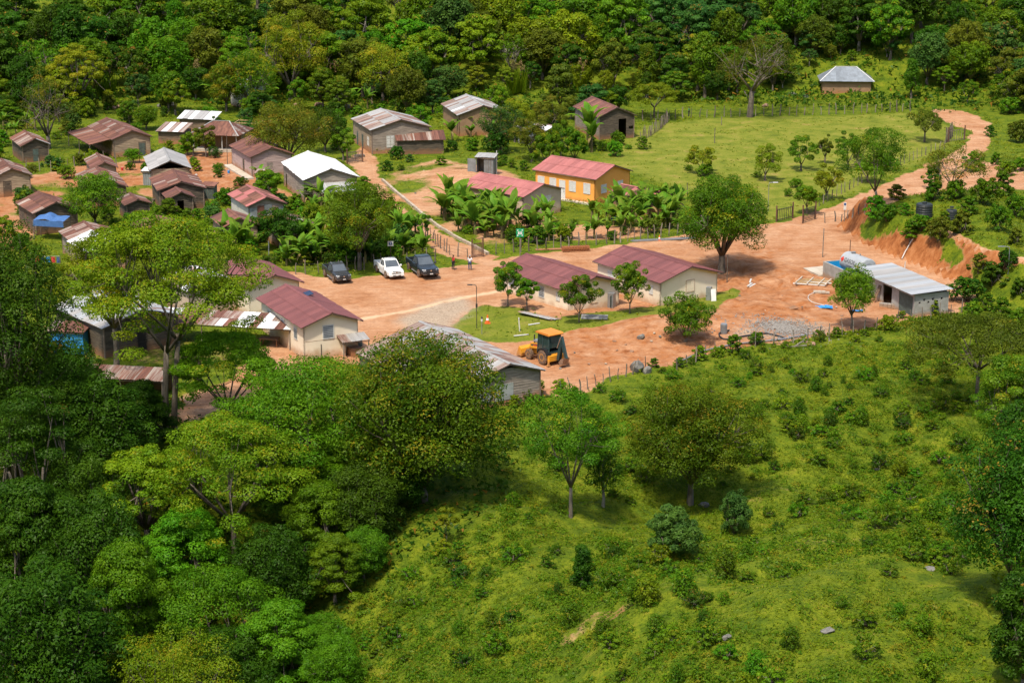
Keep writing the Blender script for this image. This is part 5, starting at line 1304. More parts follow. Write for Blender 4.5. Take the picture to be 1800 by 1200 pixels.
# low shrubs all over the near slope
rs = random.Random(12)
slope_pts = []
xs_ = [p[0] for p in A_SLOPE]; ys_ = [p[1] for p in A_SLOPE]
tries = 0
avoid = [(G(*q), r_) for q, r_ in (((1182, 960), 3.2), ((1291, 925), 2.4), ((1213, 885), 1.6))]
while len(slope_pts) < 296 and tries < 30000:
    tries += 1
    x = rs.uniform(min(xs_), max(xs_)); y = rs.uniform(min(ys_), max(ys_))
    if float(poly_sd(np.array([x]), np.array([y]), A_SLOPE)[0]) > -.5: continue
    dens = float(fbm(np.array([x * .11]), np.array([y * .11]), 91, 2)[0])
    if rs.random() > .50 + 1.0 * dens: continue
    if any((x - a) ** 2 + (y - b) ** 2 < .9 for a, b in slope_pts): continue
    if any((x - c.x) ** 2 + (y - c.y) ** 2 < r_ * r_ for c, r_ in avoid): continue
    slope_pts.append((x, y))
for x, y in slope_pts:
    key = rs.choices(['c_shrub', 'c_shrub2', 'c_shrub3', 'c_shrub4'], [3, 2, 3, 3])[0]; s = rs.uniform(.45, 1.15) ** 1.1
    place_tree('slope_shrub', 'low leafy shrub scattered on the green slope', key, (x, y, zg(x, y) - .05), PROTO[key][1] * s * rs.uniform(.8, 1.1), PROTO[key][2] * s, rs.uniform(0, 6.28), 'shrub', 'low shrubs on the green slope', rs.choices(['leaf_shrub', 'leaf_citrus', 'leaf_deep', 'leaf_umbrella', 'leaf_bright'], [4, 2, 1, 1.5, 1.5])[0])

# ---------------------------------------------------------------- banana plants: stem and single drooping leaves
def banana_leaf(seed):
    rng = random.Random(seed); n = 6; vs = []; fs = []
    bend = rng.uniform(.8, 1.6); ln = 1.0
    a = R(78); x = z = 0.0
    for i in range(n + 1):
        f = i / n
        w = .125 * math.sin(PI * min(1, .10 + .90 * f) ** .8) ** .7 * (1.0 + rng.uniform(-.18, .18)) + .004
        if f < .12: w = .02
        vs += [(x, -w, z - w * .35 - .0), (x, 0, z), (x, w, z - w * .35)]
        a -= bend * (.15 + .85 * f) / n * 2.1
        x += math.cos(a) * ln / n; z += math.sin(a) * ln / n
    for i in range(n):
        for k in (0, 1):
            p = 3 * i + k; fs.append((p, p + 1, p + 4, p + 3))
    me = bpy.data.meshes.new('leaf'); me.from_pydata(vs, [], fs); me.update()
    at = me.attributes.new('tint', 'FLOAT_COLOR', 'POINT')
    for i in range(len(vs)):
        t = rng.uniform(.1, .9); at.data[i].color = (t, .25 if rng.random() < .06 else 0, 0, 1)
    me.materials.append(MATS['leaf_banana'])
    return me
BLEAF = [banana_leaf(s) for s in range(7)]
BSTEM = MB().tube([(0, 0, -.3), (0, 0, 0), (.03, 0, .55), (.02, .02, 1.0)], [.15, .14, .115, .08], 7).mesh('stem', 'banana_stem', True)
rb = random.Random(77)
def banana(px, py, label, grp, size=1.0):
    p = G(px, py)
    t = thing('banana_plant', label, 'banana plant', p, rb.uniform(0, 6.28), grp)
    h = size * rb.uniform(.8, 1.5); lean = rb.uniform(-.06, .06)
    s = link('stem', BSTEM, t); s.scale = (size, size, h); s.rotation_euler = (lean, 0, 0)
    n = rb.randint(7, 9)
    for i in range(n + 1):
        o = link('leaf', rb.choice(BLEAF), t)
        q = size * rb.uniform(1.6, 2.5) * (.8 if i == n - 1 else 1)
        o.location = (.02, -math.sin(lean) * h, h * .97)
        o.rotation_euler = (rb.uniform(-.2, .2), rb.uniform(-.3, .5) - (.35 if i == n - 1 else 0), i * 2.4 + rb.uniform(-.3, .3))
        o.scale = (q, q * rb.uniform(.95, 1.4), q)
        if i == n:                                       # one withered leaf hanging along the stem
            o.rotation_euler = (0, 1.35, rb.uniform(0, 6)); o.scale = (q * .6, q * .5, q * .6); set_mat(o, 'leaf_dry')
def row_of(n, a, b, jit, rnd=rb): return [(a[0] + (b[0] - a[0]) * i / max(1, n - 1) + rnd.uniform(-jit, jit), a[1] + (b[1] - a[1]) * i / max(1, n - 1) + rnd.uniform(-jit, jit) * .45) for i in range(n)]
for pts, lab, grp, sz in [
    ([(782, 388), (800, 396), (815, 384), (826, 400), (838, 390), (850, 402), (860, 392), (872, 404), (806, 408), (836, 412), (790, 372), (868, 416), (885, 398), (896, 410), (852, 418), (882, 420), (776, 380), (795, 384), (808, 376), (820, 392), (844, 398), (858, 384), (876, 392), (812, 400), (830, 408), (862, 406), (888, 412), (908, 404)], 'banana plant in the grove in front of the beige house', 'banana grove by the beige house', 1.22),
    ([(935, 402), (944, 392), (958, 396), (966, 404), (950, 408), (938, 412)], 'banana plant at the near corner of the beige house', 'bananas at the beige house corner', 1.1),
    ([(1040, 392), (1052, 398), (1066, 388), (1078, 396), (1090, 380), (1104, 386), (1118, 392), (1130, 378), (1142, 388), (1156, 396), (1168, 384), (1180, 394), (1098, 400), (1124, 402), (1150, 372), (1112, 372), (1086, 368), (1100, 376), (1138, 370), (1165, 372), (1180, 380), (1072, 380), (1190, 384)], 'banana plant around the pink roofed shack', 'bananas round the pink roofed shack', 1.15),
    (row_of(14, (930, 428), (1195, 402), 8), 'young banana plant along the fence behind the yard', 'young bananas along the yard fence', .78),
    ([(404, 440), (416, 446), (428, 438), (440, 448), (452, 442), (422, 430), (398, 432)], 'banana plant behind the furthest left cream building', 'bananas behind the left cream building', 1.1),
    (row_of(14, (505, 465), (600, 455), 10) + row_of(10, (600, 462), (735, 448), 10) + row_of(9, (520, 435), (620, 425), 10) + row_of(6, (660, 432), (730, 425), 8), 'banana plant in the thicket behind the parked trucks', 'banana thicket behind the trucks', 1.0),
    ([(540, 360), (552, 372), (565, 362), (580, 376), (560, 392), (590, 395), (575, 408), (605, 405), (700, 400), (715, 412)], 'banana plant between the white roofed house and the trucks', 'bananas below the white roofed house', 1.0),
    (row_of(7, (590, 196), (640, 192), 8) + row_of(7, (380, 178), (480, 180), 8), 'banana plant at the foot of the forest', 'bananas at the forest foot', 1.2),
    ([(812, 238), (828, 242), (846, 236), (795, 250), (860, 248)], 'banana plant beside the timber shed and orchard', 'bananas beside the orchard', 1.2),
    ([(1040, 268), (1034, 258)], 'tall banana plant standing before the barn', 'bananas before the barn', 1.5),
    ([(12, 240), (28, 236), (48, 228), (6, 228), (62, 230)], 'banana plant at the far left forest edge', 'bananas at the far left', 1.1),
    ([(457, 322), (470, 330)], 'banana plant beside the white roofed house', 'bananas beside the white roof', .8)]:
    for q in pts: banana(q[0], q[1], lab, grp, sz * rb.uniform(.7, 1.4))

# ---------------------------------------------------------------- weeds and grass, too many to count
def weeds(name, label, n, box, accept, ln, hgt, material, seed, tips=.05, kind='weed', tuft=5):
    rng = np.random.default_rng(seed)
    x = rng.uniform(box[0], box[1], n); y = rng.uniform(box[2], box[3], n)
    k = accept(x, y) > rng.uniform(0, 1, n)
    x = x[k]; y = y[k]; m = len(x)
    th_ = rng.uniform(.5, 1.4, m) * hgt * (1 + 1.1 * fbm(x * .4, y * .4, 17, 2))
    x = np.repeat(x, tuft) + rng.normal(size=m * tuft) * ln * .55; y = np.repeat(y, tuft) + rng.normal(size=m * tuft) * ln * .55
    t_ = np.repeat(th_, tuft)
    z = zf(x, y) + t_ * rng.uniform(.1, 1, m * tuft)
    P = np.stack([x, y, z], 1)
    nr = unit(rng.normal(size=P.shape) * .7 + np.array([0, 0, .75]))
    V = leaf_quads(P, nr, ln * rng.uniform(.5, 1.4, len(P)), .5, rng)
    tint = np.zeros((len(P), 2))
    patch = np.clip(.45 + 1.0 * fbm(x * .18, y * .18, 40, 3), 0, 1)
    tint[:, 0] = np.clip(patch * .75 + .35 * rng.uniform(-.5, 1, len(P)), 0, 1)
    tint[:, 1] = (rng.uniform(0, 1, len(P)) < tips) * .8
    o = link(name, quad_mesh(name, V, tint, material))
    o['kind'] = 'stuff'; o['label'] = label; o['category'] = 'vegetation'
    return o
def acc_slope(x, y):
    d = poly_sd(x, y, A_SLOPE); dr, fdx, gvx, plx = cover(x, y)
    return ss(1.5, -1.0, d) * (1 - dr) * np.clip(.55 + 1.5 * fbm(x * .2, y * .2, 63, 3), .12, 1)
weeds('weeds', 'low weeds and creepers covering the green slope', 190000, (-18, 46, 70, 186), acc_slope, .13, .15, 'leaf_weed', 201, tips=.06, tuft=4)
def scrub(name, label, n, box, accept, size, per, leaf, material, seed):
    """knee-high scrub: clumps of leaves of very different size, merging into each other"""
    rng = np.random.default_rng(seed)
    x = rng.uniform(box[0], box[1], n); y = rng.uniform(box[2], box[3], n)
    k = accept(x, y) > rng.uniform(0, 1, n); x = x[k]; y = y[k]; m = len(x)
    r = size * rng.uniform(.35, 1.0, m) ** 1.6 * 1.7
    cnt = np.maximum(4, (per * (r / size) ** 1.5)).astype(int); ci = np.repeat(np.arange(m), cnt); q = len(ci)
    dr = unit(rng.normal(size=(q, 3)) + np.array([0, 0, .5])); dr[:, 2] = np.abs(dr[:, 2])
    rad = rng.uniform(.5, 1.1, q)
    P = np.stack([x[ci], y[ci], zf(x[ci], y[ci])], 1) + dr * (r[ci] * rad)[:, None] * np.array([1, 1, .75])
    nr = unit(dr * .7 + np.array([0, 0, .35]) + rng.normal(size=(q, 3)) * .4)
    V = leaf_quads(P, nr, leaf * rng.uniform(.6, 1.4, q), .6, rng)
    cr = rng.uniform(0, 1, m); tint = np.zeros((q, 2)); tint[:, 0] = np.clip(.1 + .6 * cr[ci] + .35 * rng.uniform(-.5, 1, q), 0, 1)
    tint[:, 1] = ((rng.uniform(0, 1, m) < .10) * .6)[ci]
    o = link(name, quad_mesh(name, V, tint, material)); o['kind'] = 'stuff'; o['label'] = label; o['category'] = 'vegetation'
def acc_scrub(x, y):
    d = poly_sd(x, y, A_SLOPE); dr, *_ = cover(x, y)
    crest = ss(-2, 3, (x - 15.4) * .75 - (y - 129) * .66 - 3.0)
    return ss(1.0, -1.0, d) * (1 - dr) * np.clip(.42 + 1.9 * fbm(x * .12, y * .12, 163, 3) + .25 * (1 - crest), .04, 1) * (1 - .55 * ss(146, 162, y))
scrub('slope_scrub', 'knee high scrub and young bushes matting the green slope', 34000, (-18, 46, 70, 186), acc_scrub, .38, 26, .16, 'leaf_scrub', 231)
def acc_field(x, y):
    dr, fdx, gvx, plx = cover(x, y)
    return fdx * (1 - dr) * np.clip(.25 + 1.5 * fbm(x * .3, y * .3, 64, 3), .03, 1)
weeds('pasture_grass', 'short pasture grass with tufts and weeds', 14000, (-8, 75, 178, 335), acc_field, .20, .09, 'leaf_weed', 202, tips=.12)
def acc_bank(x, y):
    d = poly_sd(x, y, HILL); dr, *_ = cover(x, y)
    return ss(-.5, -3.5, d) * (1 - dr) * ss(185, 192, y) * .9
weeds('bank_weeds', 'weeds growing on the bank above the cut earth', 16000, (30, 82, 176, 295), acc_bank, .24, .25, 'leaf_weed', 203)
def acc_forest(x, y):
    return ss(322, 334, y - 4 * np.sin(x * .07)) * np.clip(.7 + fbm(x * .1, y * .1, 66), 0, 1)
weeds('forest_undergrowth', 'undergrowth on the wooded hillside', 9000, (-95, 95, 318, 400), acc_forest, .7, .9, 'leaf_deep', 204)
def acc_ravine(x, y):
    d = poly_sd(x, y, A_SLOPE)
    dr, *_ = cover(x, y)
    return ss(-.5, 1.5, d) * ss(176, 168, y) * ss(6, -2, x - (y - 140) * .1) * (1 - dr)
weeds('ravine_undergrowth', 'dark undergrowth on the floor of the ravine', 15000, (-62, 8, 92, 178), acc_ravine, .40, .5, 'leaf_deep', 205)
def acc_right(x, y):
    d = poly_sd(x, y, A_SLOPE); dr, *_ = cover(x, y)
    return ss(0, 1.5, d) * ss(200, 192, y) * ss(18, 26, x) * (1 - dr)
weeds('edge_undergrowth', 'undergrowth under the trees on the right edge', 14000, (18, 62, 95, 200), acc_right, .30, .35, 'leaf_weed', 206)
def acc_vill(x, y):
    dr, fdx, gvx, plx = cover(x, y)
    return (1 - ss(.1, .5, dr)) * (1 - fdx) * ss(170, 178, y) * ss(340, 330, y) * np.clip(.5 + 1.3 * fbm(x * .25, y * .25, 68, 3), .05, 1) * (poly_sd(x, y, HILL) > 0)
weeds('village_weeds', 'weeds and garden growth between the houses', 60000, (-90, 75, 170, 336), acc_vill, .24, .42, 'leaf_weed', 207, tips=.08)
# ---------------------------------------------------------------- fuel tank in its blue basin, concrete shed
def quad_prism(mb, pts, z0, z1):
    n = len(pts)
    mb.add([(p[0], p[1], z0) for p in pts] + [(p[0], p[1], z1) for p in pts], [tuple(reversed(range(n))), tuple(range(n, 2 * n))] + [(i, (i + 1) % n, n + (i + 1) % n, n + i) for i in range(n)])
# common axis of basin and shed, from the photograph
q0 = UN(1446, 484, 0); q1 = UN(1604, 556, 0)
ax = (q1 - q0); ax.z = 0; LEN = ax.length; ax.normalize(); rotb = math.atan2(ax.y, ax.x)
WID = 3.9
zb_ = 0.0
bas = thing('tank_basin', 'open concrete basin painted blue inside, holding the fuel tank', 'basin', q0, rotb)
BL = 7.2
for nm, (a0, a1, c0, c1) in {'wall': (0, BL, 0, .18), 'wall_': (0, BL, WID - .18, WID), 'wall__': (0, .18, .18, WID - .18), 'wall___': (BL - .18, BL, .18, WID - .18)}.items():
    MB().box(a0, a1, c0, c1, -.8, 1.55).build('wall', 'concrete', bas)
MB().box(.185, BL - .185, .185, .195, .2, 1.50).box(.185, BL - .185, WID - .195, WID - .185, .2, 1.50).box(.185, .195, .2, WID - .2, .2, 1.50).box(BL - .195, BL - .185, .2, WID - .2, .2, 1.50).box(.19, BL - .19, .19, WID - .19, .1, .2).build('blue_lining', 'pool_blue', bas)
MB().box(-3.6, -.05, -.4, WID - .6, -.5, .06).build('concrete_apron', 'concrete_pale', bas)
# the tank lies across the basin's length
tk = thing('fuel_tank', 'grey cylindrical fuel tank lettered GASOIL in the blue basin', 'tank', bas.matrix_basis @ Vector((3.9, 1.95, 0)), rotb + R(3))
tr_, tl, TZ = 1.03, 3.9, 1.9
Ry = Matrix.Translation((-tl / 2, 0, TZ)) @ Matrix.Rotation(PI / 2, 4, 'Y')
MB().lathe([(tr_ * .55, -.12), (tr_ * .9, -.06), (tr_, .02), (tr_, tl - .02), (tr_ * .9, tl + .06), (tr_ * .55, tl + .12)], 32, Ry).build('shell', 'tank_grey', tk, False)
for k in (.25, .75):
    MB().box(-tl / 2 + tl * k - .15, -tl / 2 + tl * k + .15, -.75, .75, .2, 1.2).build('saddle', 'concrete', tk)
MB().lathe([(.22, 2.8), (.22, 3.02), (.26, 3.02), (.26, 3.08), (.02, 3.10)], 14, Matrix.Translation((-.9, 0, 0))).build('manhole', 'steel_grey', tk)
MB().tube([(.4, 0, 2.8), (.4, 0, 3.15)], .07).build('vent', 'steel_grey', tk)
def wrap_text(txt, size, x, ang, material, parent, name):
    cu = bpy.data.curves.new('t', 'FONT'); cu.body = txt; cu.size = size; cu.align_x = 'CENTER'; cu.align_y = 'CENTER'; cu.resolution_u = 3; cu.offset = .012 * size
    o = bpy.data.objects.new('t', cu); COL.objects.link(o)
    dg = bpy.context.evaluated_depsgraph_get(); m2 = bpy.data.meshes.new_from_object(o.evaluated_get(dg))
    bpy.data.objects.remove(o)
    bm = bmesh.new(); bm.from_mesh(m2); bmesh.ops.triangulate(bm, faces=bm.faces); bmesh.ops.subdivide_edges(bm, edges=[e for e in bm.edges if e.calc_length() > .12], cuts=1); bm.to_mesh(m2); bm.free()
    for v in m2.vertices:
        t = ang + v.co.y / tr_
        v.co = Vector((x + v.co.x, -math.cos(t) * (tr_ + .008), TZ + math.sin(t) * (tr_ + .008)))
    m2.materials.clear(); m2.materials.append(MATS[material]); m2.name = name
    return link(name, m2, parent)
wrap_text('GASOIL', .62, -.1, R(22), 'decal_dark', tk, 'lettering')
wrap_text('NO FUMAR', .20, -.1, R(-6), 'decal_dark', tk, 'small_lettering')
def wrap_diamond(x, ang, s, material, name):
    vs = []
    for (a, b) in ((-s, 0), (0, -s), (s, 0), (0, s)):
        t = ang + b / tr_; vs.append((x + a, -math.cos(t) * (tr_ + .02), TZ + math.sin(t) * (tr_ + .02)))
    MB().add(vs, [(0, 1, 2, 3)]).build(name, material, tk)
wrap_diamond(-1.5, R(22), .32, 'decal_red', 'hazard_diamond')
wrap_diamond(1.5, R(0), .24, 'cone_orange', 'hazard_diamond')

sh = thing('concrete_shed', 'grey concrete block shed with ribbed metal roof and dark doorways beside the fuel tank', 'shed', bas.matrix_basis @ Vector((BL + .02, 0, 0)), rotb)
SL = LEN - BL + .2; shh = 2.35
MB().box(0, SL, WID - .15, WID, -.8, shh - .1).build('wall', 'concrete', sh)
MB().box(.0, .15, .15, WID - .16, -.8, shh - .1).build('wall', 'concrete', sh)
mb = MB(); mb.box(SL - .15, SL, .15, WID - .16, -.8, 1.25); mb.box(SL - .15, SL, .15, WID - .16, 1.75, shh - .1)
vent = [.6, 1.1, 1.6, 2.1, 2.6, 3.1]
edges_ = [.15]
for v in vent: edges_ += [v - .11, v + .11]
edges_.append(WID - .16)
for a_, b_ in zip(edges_[::2], edges_[1::2]): mb.box(SL - .15, SL, a_, b_, 1.251, 1.749)
for k, v in enumerate(vent): mb.box(SL - .15, SL, v - .109, v + .109, 1.252 if k % 2 else 1.48, 1.50 if k % 2 else 1.748)
mb.build('vented_wall', 'concrete', sh)
# front: piers with open door bays
xs0 = [0.15, 1.3, 2.1, 4.4, 5.2, 6.6, SL - 1.7, SL]
for a_, b_ in ((.02, .09), (.22, .46), (.62, .74)):
    MB().box(max(.15, SL * a_), SL * b_, 0, .15, -.8, shh - .12).build('pier', 'concrete', sh)
MB().box(SL * .09, SL * .22, .06, .10, -.3, 2.0).build('door', 'door_green', sh)
MB().box(SL - .3, SL, 0, .149, -.8, shh - .1).build('pier', 'concrete', sh)
MB().box(SL * .74, SL - .31, .05, .10, -.2, 2.1).build('door', 'door_green', sh)
MB().box(.15, SL - .31, .02, .13, shh - .40, shh - .125).build('lintel', 'concrete', sh)
MB().box(2.6, 2.75, .3, WID - .2, -.5, shh - .2).build('inner_wall', 'concrete', sh)
rfs = MB().bar((0, .05, shh - .04), (SL, .05, shh - .04), .08, .1).bar((0, WID - .1, shh + .1), (SL, WID - .1, shh + .1), .08, .1).build('roof', 'steel_grey', sh)
sheet_plane(rfs, (-.3, WID + .3, shh + .2), (SL + .6, 0, 0), (0, -WID - .9, -.18), (('sheet_zinc', 1), ('sheet_grey', .6)), 1.0, 1, random.Random(4))
for k in range(2):
    MB().bar((4.5 + k * .3, -.75, -.05), (4.55 + k * .3, -.03, 1.7), .22, .04).build('leaning_plank', 'boards_brown', sh)

# ---------------------------------------------------------------- pickups
def pickup(label, fm, rm, body, S=1.0, bars=True, chrome=False):
    f = G(*fm); r = G(*rm); d = f - r
    pos = (f + r) / 2; t = thing('pickup_truck', label, 'pickup truck', (pos.x, pos.y, zg(pos.x, pos.y) + .02), math.atan2(d.y, d.x), 'pickups parked in the yard')
    t.scale = (S, S, S)
    def loft(st, mb):
        o = len(mb.v); n = 8
        for x, w, zb, zt, c in st:
            mb.v += [(x, -w, zb), (x, -w * 1.02, zt - .30 * (zt - zb)), (x, -w * .97, zt - c * .4), (x, -w + c, zt), (x, w - c, zt), (x, w * .97, zt - c * .4), (x, w * 1.02, zt - .30 * (zt - zb)), (x, w, zb)]
        for i in range(len(st) - 1):
            for k in range(n): a = o + i * n + k; b = o + i * n + (k + 1) % n; mb.f.append((a, b, b + n, a + n))
        mb.f.append(tuple(o + k for k in range(n))); mb.f.append(tuple(o + (len(st) - 1) * n + k for k in reversed(range(n))))
        return mb
    mb = loft([(-.72, .90, .42, 1.13, .1), (.2, .92, .40, 1.14, .1), (1.05, .92, .42, 1.13, .12), (1.25, .91, .44, 1.11, .14), (2.1, .88, .48, 1.05, .16), (2.48, .82, .50, .98, .2), (2.60, .74, .54, .86, .2)], MB())
    b = mb.build('body', body, t, False)
    mb = MB().box(-2.6, -.74, -.9, -.80, .55, 1.16).box(-2.6, -.74, .80, .9, .55, 1.16).box(-2.62, -2.54, -.799, .799, .55, 1.14).box(-2.6, -.74, -.799, .799, .5, .72).box(-.80, -.74, -.799, .799, .72, 1.13)
    mb.build('cargo_bed', body, t)
    # cab
    base = [(-.70, .84), (1.18, .84)]; top = [(-.50, .66), (.42, .68)]
    zt, zb = 1.77, 1.10
    P = [(-.70, -.84, zb), (1.18, -.84, zb), (1.18, .84, zb), (-.70, .84, zb), (-.50, -.67, zt), (.40, -.69, zt), (.40, .69, zt), (-.50, .67, zt)]
    mb = MB().add(P, [(0, 1, 5, 4), (1, 2, 6, 5), (2, 3, 7, 6), (3, 0, 4, 7), (4, 5, 6, 7)])
    mb.add([(-.45, -.60, zt + .04), (.30, -.62, zt + .04), (.30, .62, zt + .04), (-.45, .60, zt + .04), (-.50, -.67, zt), (.40, -.69, zt), (.40, .69, zt), (-.50, .67, zt)], [(0, 1, 2, 3), (4, 5, 1, 0), (5, 6, 2, 1), (6, 7, 3, 2), (7, 4, 0, 3)])
    cab = mb.build('cab', body, t)
    def pane(a, b_, c, d_, nm, off):
        V4 = [Vector(P[i]) for i in (a, b_, c, d_)]
        nr = (V4[1] - V4[0]).cross(V4[3] - V4[0]).normalized(); ctr = sum(V4, Vector()) / 4
        if nr.dot(ctr - Vector((.2, 0, 1.3))) < 0: nr = -nr
        return V4, nr
    V4, nr = pane(1, 2, 6, 5, 'w', 0)
    def sub(V4, u0, u1, v0, v1, nr):
        f = lambda u, v: V4[0].lerp(V4[1], u).lerp(V4[3].lerp(V4[2], u), v) + nr * .008
        return [f(u0, v0), f(u1, v0), f(u1, v1), f(u0, v1)]
    MB().add(sub(V4, .05, .95, .06, .92, nr), [(0, 1, 2, 3)]).build('windshield', 'glass', cab)
    for sd in ((0, 1, 5, 4), (3, 2, 6, 7)):
        V4, nr = pane(*sd, 'w', 0)
        MB().add(sub(V4, .10, .42, .12, .88, nr), [(0, 1, 2, 3)]).build('side_window', 'glass', cab)
        MB().add(sub(V4, .46, .86, .12, .88, nr), [(0, 1, 2, 3)]).build('side_window', 'glass', cab)
    V4, nr = pane(3, 0, 4, 7, 'w', 0)
    MB().add(sub(V4, .1, .9, .15, .85, nr), [(0, 1, 2, 3)]).build('rear_window', 'glass', cab)
    for s in (-1, 1):
        MB().box(.85, 1.02, s * .99 - .09, s * .99 + .09, 1.12, 1.30).build('mirror', body if not chrome else 'chrome', t)
        if bars: MB().bar((-.40, s * .58, zt + .09), (.22, s * .60, zt + .09), .05, .05).build('roof_rail', 'steel_grey', t)
        MB().add([(2.46, s * .82, .80), (2.615, s * .52, .78), (2.55, s * .52, .96), (2.38, s * .84, .98), (2.3, s * .7, .8), (2.4, s * .5, .8)], [(0, 1, 2, 3), (0, 3, 4), (1, 5, 2), (0, 4, 5, 1), (3, 2, 5, 4)]).build('headlight', 'headlight', t)
        MB().box(-.6, 1.1, s * .93 - .05, s * .93 + .05, .36, .42).build('side_step', 'steel_grey', t)
        for wx in (-1.6, 1.55):
            arch = MB()
            for k in range(9):
                a0 = PI * k / 9; a1 = PI * (k + 1) / 9
                arch.add([(wx + math.cos(a0) * .48, s * .94, .42 + math.sin(a0) * .46), (wx + math.cos(a1) * .48, s * .94, .42 + math.sin(a1) * .46), (wx, s * .94, .42)], [(0, 1, 2)])
            arch.build('wheel_arch', 'plastic_trim', t)
            T_ = Matrix.Translation((wx, s * .82, .40)) @ Matrix.Rotation(PI / 2, 4, 'X')
            w = MB().lathe([(.24, -.13), (.36, -.13), (.40, -.08), (.40, .08), (.36, .13), (.24, .13)], 18, Matrix.Translation((wx, s * .86, .40)) @ Matrix.Rotation(PI / 2, 4, 'X')).build('wheel', 'rubber', t)
            MB().lathe([(.05, -.10), (.24, -.135), (.24, .135), (.05, .10)], 12, Matrix.Translation((wx, s * .87, .40)) @ Matrix.Rotation(PI / 2, 4, 'X')).build('rim', 'rim_metal', w)
    MB().add([(2.615, -.50, .70), (2.615, .50, .70), (2.57, .46, .97), (2.57, -.46, .97)], [(0, 1, 2, 3)]).build('grille', 'plastic_trim', t)
    MB().box(2.45, 2.68, -.80, .80, .44, .62).build('bumper', body, t)
    MB().box(2.681, 2.69, -.45, .45, .47, .56).build('lower_grille', 'chrome' if chrome else 'plastic_trim', t)
    MB().lathe([(.075, 0), (.075, .02)], 12, Matrix.Translation((2.60, 0, .84)) @ Matrix.Rotation(PI / 2, 4, 'Y')).build('emblem', 'chrome', t)
    MB().box(2.691, 2.70, -.16, .16, .50, .60).build('number_plate', 'white_paint', t)
    return t
pickup('charcoal pickup truck parked furthest left, nose to the yard', (600, 496), (585, 486), 'car_charcoal', .97)
pickup('white pickup truck parked between the charcoal and the navy one', (692, 488), (677, 478), 'car_white', 1.0)
pickup('large navy pickup truck parked nearest the two people', (751, 486), (735, 475), 'car_navy', 1.10, bars=False)

# ---------------------------------------------------------------- backhoe loader
p = G(962, 640); q = G(940, 632)
bk = thing('backhoe_loader', 'yellow backhoe loader with orange cab roof and dark folded boom', 'backhoe', G(968, 637), math.atan2(.80, -.60))
def wheel(x, y, r, w, nm='wheel'):
    T_ = Matrix.Translation((x, y, r)) @ Matrix.Rotation(PI / 2, 4, 'X')
    o = MB().lathe([(r * .5, -w / 2), (r * .9, -w / 2), (r, -w * .35), (r, w * .35), (r * .9, w / 2), (r * .5, w / 2)], 20, T_)
    for k in range(14):
        a = 2 * PI * k / 14
        o.box(-.05, .05, -w * .46, w * .46, r * .97, r * 1.06, Matrix.Translation((x, y, r)) @ Matrix.Rotation(a, 4, 'Y'))
    o = o.build(nm, 'tyre_muddy', bk)
    MB().lathe([(.08, -w * .42), (r * .5, -w * .52), (r * .5, w * .52), (.08, w * .42)], 14, T_).build('rim', 'machine_yellow', o)
for s in (-1, 1):
    wheel(0, s * .82, .66, .46); wheel(2.15, s * .80, .46, .34)
MB().box(-.7, 2.4, -.40, .40, .55, 1.0).build('chassis', 'machine_yellow', bk)
MB().prism([(.95, .95), (2.55, .95), (2.6, 1.15), (2.45, 1.42), (.95, 1.70)], -.44, .44).build('engine_hood', 'machine_yellow', bk)
for s in (-1, 1):
    MB().prism([(1.05, 1.02), (2.45, 1.02), (2.35, 1.32), (1.05, 1.55)], s * .452 - .008, s * .452 + .008).build('side_panel', 'machine_green', bk)
    MB().prism([(1.35, 1.15), (1.95, 1.12), (2.05, 1.32), (1.45, 1.40)], s * .464 - .003, s * .464 + .003).build('red_decal', 'decal_red', bk)
MB().box(1.5, 2.1, -.40, .40, 1.62, 1.80).build('air_cleaner', 'steel_grey', bk)
MB().tube([(2.05, .30, 1.4), (2.05, .30, 2.25)], .06, 8).build('exhaust', 'steel_dark', bk)
for s in (-1, 1):
    for x, dx in ((-.55, -.08), (.30, 0), (.95, .12)):
        MB().bar((x + dx, s * .70, .95), (x, s * .66, 2.72), .09, .09).build('cab_post', 'machine_green', bk)
    MB().add([(-.55, s * .69, 1.45), (.28, s * .69, 1.45), (.28, s * .665, 2.65), (-.52, s * .665, 2.65)], [(0, 1, 2, 3)]).build('side_glass', 'glass_cab', bk)
    MB().add([(.34, s * .69, 1.2), (.98, s * .69, 1.2), (.92, s * .665, 2.65), (.34, s * .665, 2.65)], [(0, 1, 2, 3)]).build('side_glass', 'glass_cab', bk)
    fd_ = MB()
    for k in range(7):
        a0 = R(20) + R(140) * k / 7; a1 = R(20) + R(140) * (k + 1) / 7; r0, r1 = .76, .84
        fd_.add([(math.cos(a) * r, y, .66 + math.sin(a) * r) for a in (a0, a1) for r in (r0, r1) for y in (s * .56, s * 1.04)], [(0, 1, 3, 2), (4, 6, 7, 5), (2, 3, 7, 6), (0, 4, 5, 1), (0, 2, 6, 4), (1, 5, 7, 3)])
    fd_.build('fender', 'plastic_trim', bk)
MB().add([(1.06, -.62, 1.72), (1.06, .62, 1.72), (.97, .6, 2.65), (.97, -.6, 2.65)], [(0, 1, 2, 3)]).build('windscreen', 'glass_cab', bk)
MB().add([(-.60, -.62, 1.55), (-.60, .62, 1.55), (-.56, .6, 2.65), (-.56, -.6, 2.65)], [(0, 1, 2, 3)]).build('rear_glass', 'glass_cab', bk)
MB().box(-.6, 1.0, -.66, .66, .95, 1.18).build('cab_floor', 'machine_green', bk)
MB().box(-.05, .45, -.25, .25, 1.18, 1.60).box(-.10, .0, -.25, .25, 1.6, 2.15).build('seat', 'plastic_trim', bk)
MB().prism([(-.78, 2.74), (1.18, 2.74), (1.22, 2.80), (1.05, 2.92), (-.65, 2.93), (-.80, 2.82)], -.84, .84).build('cab_roof', 'machine_orange', bk)
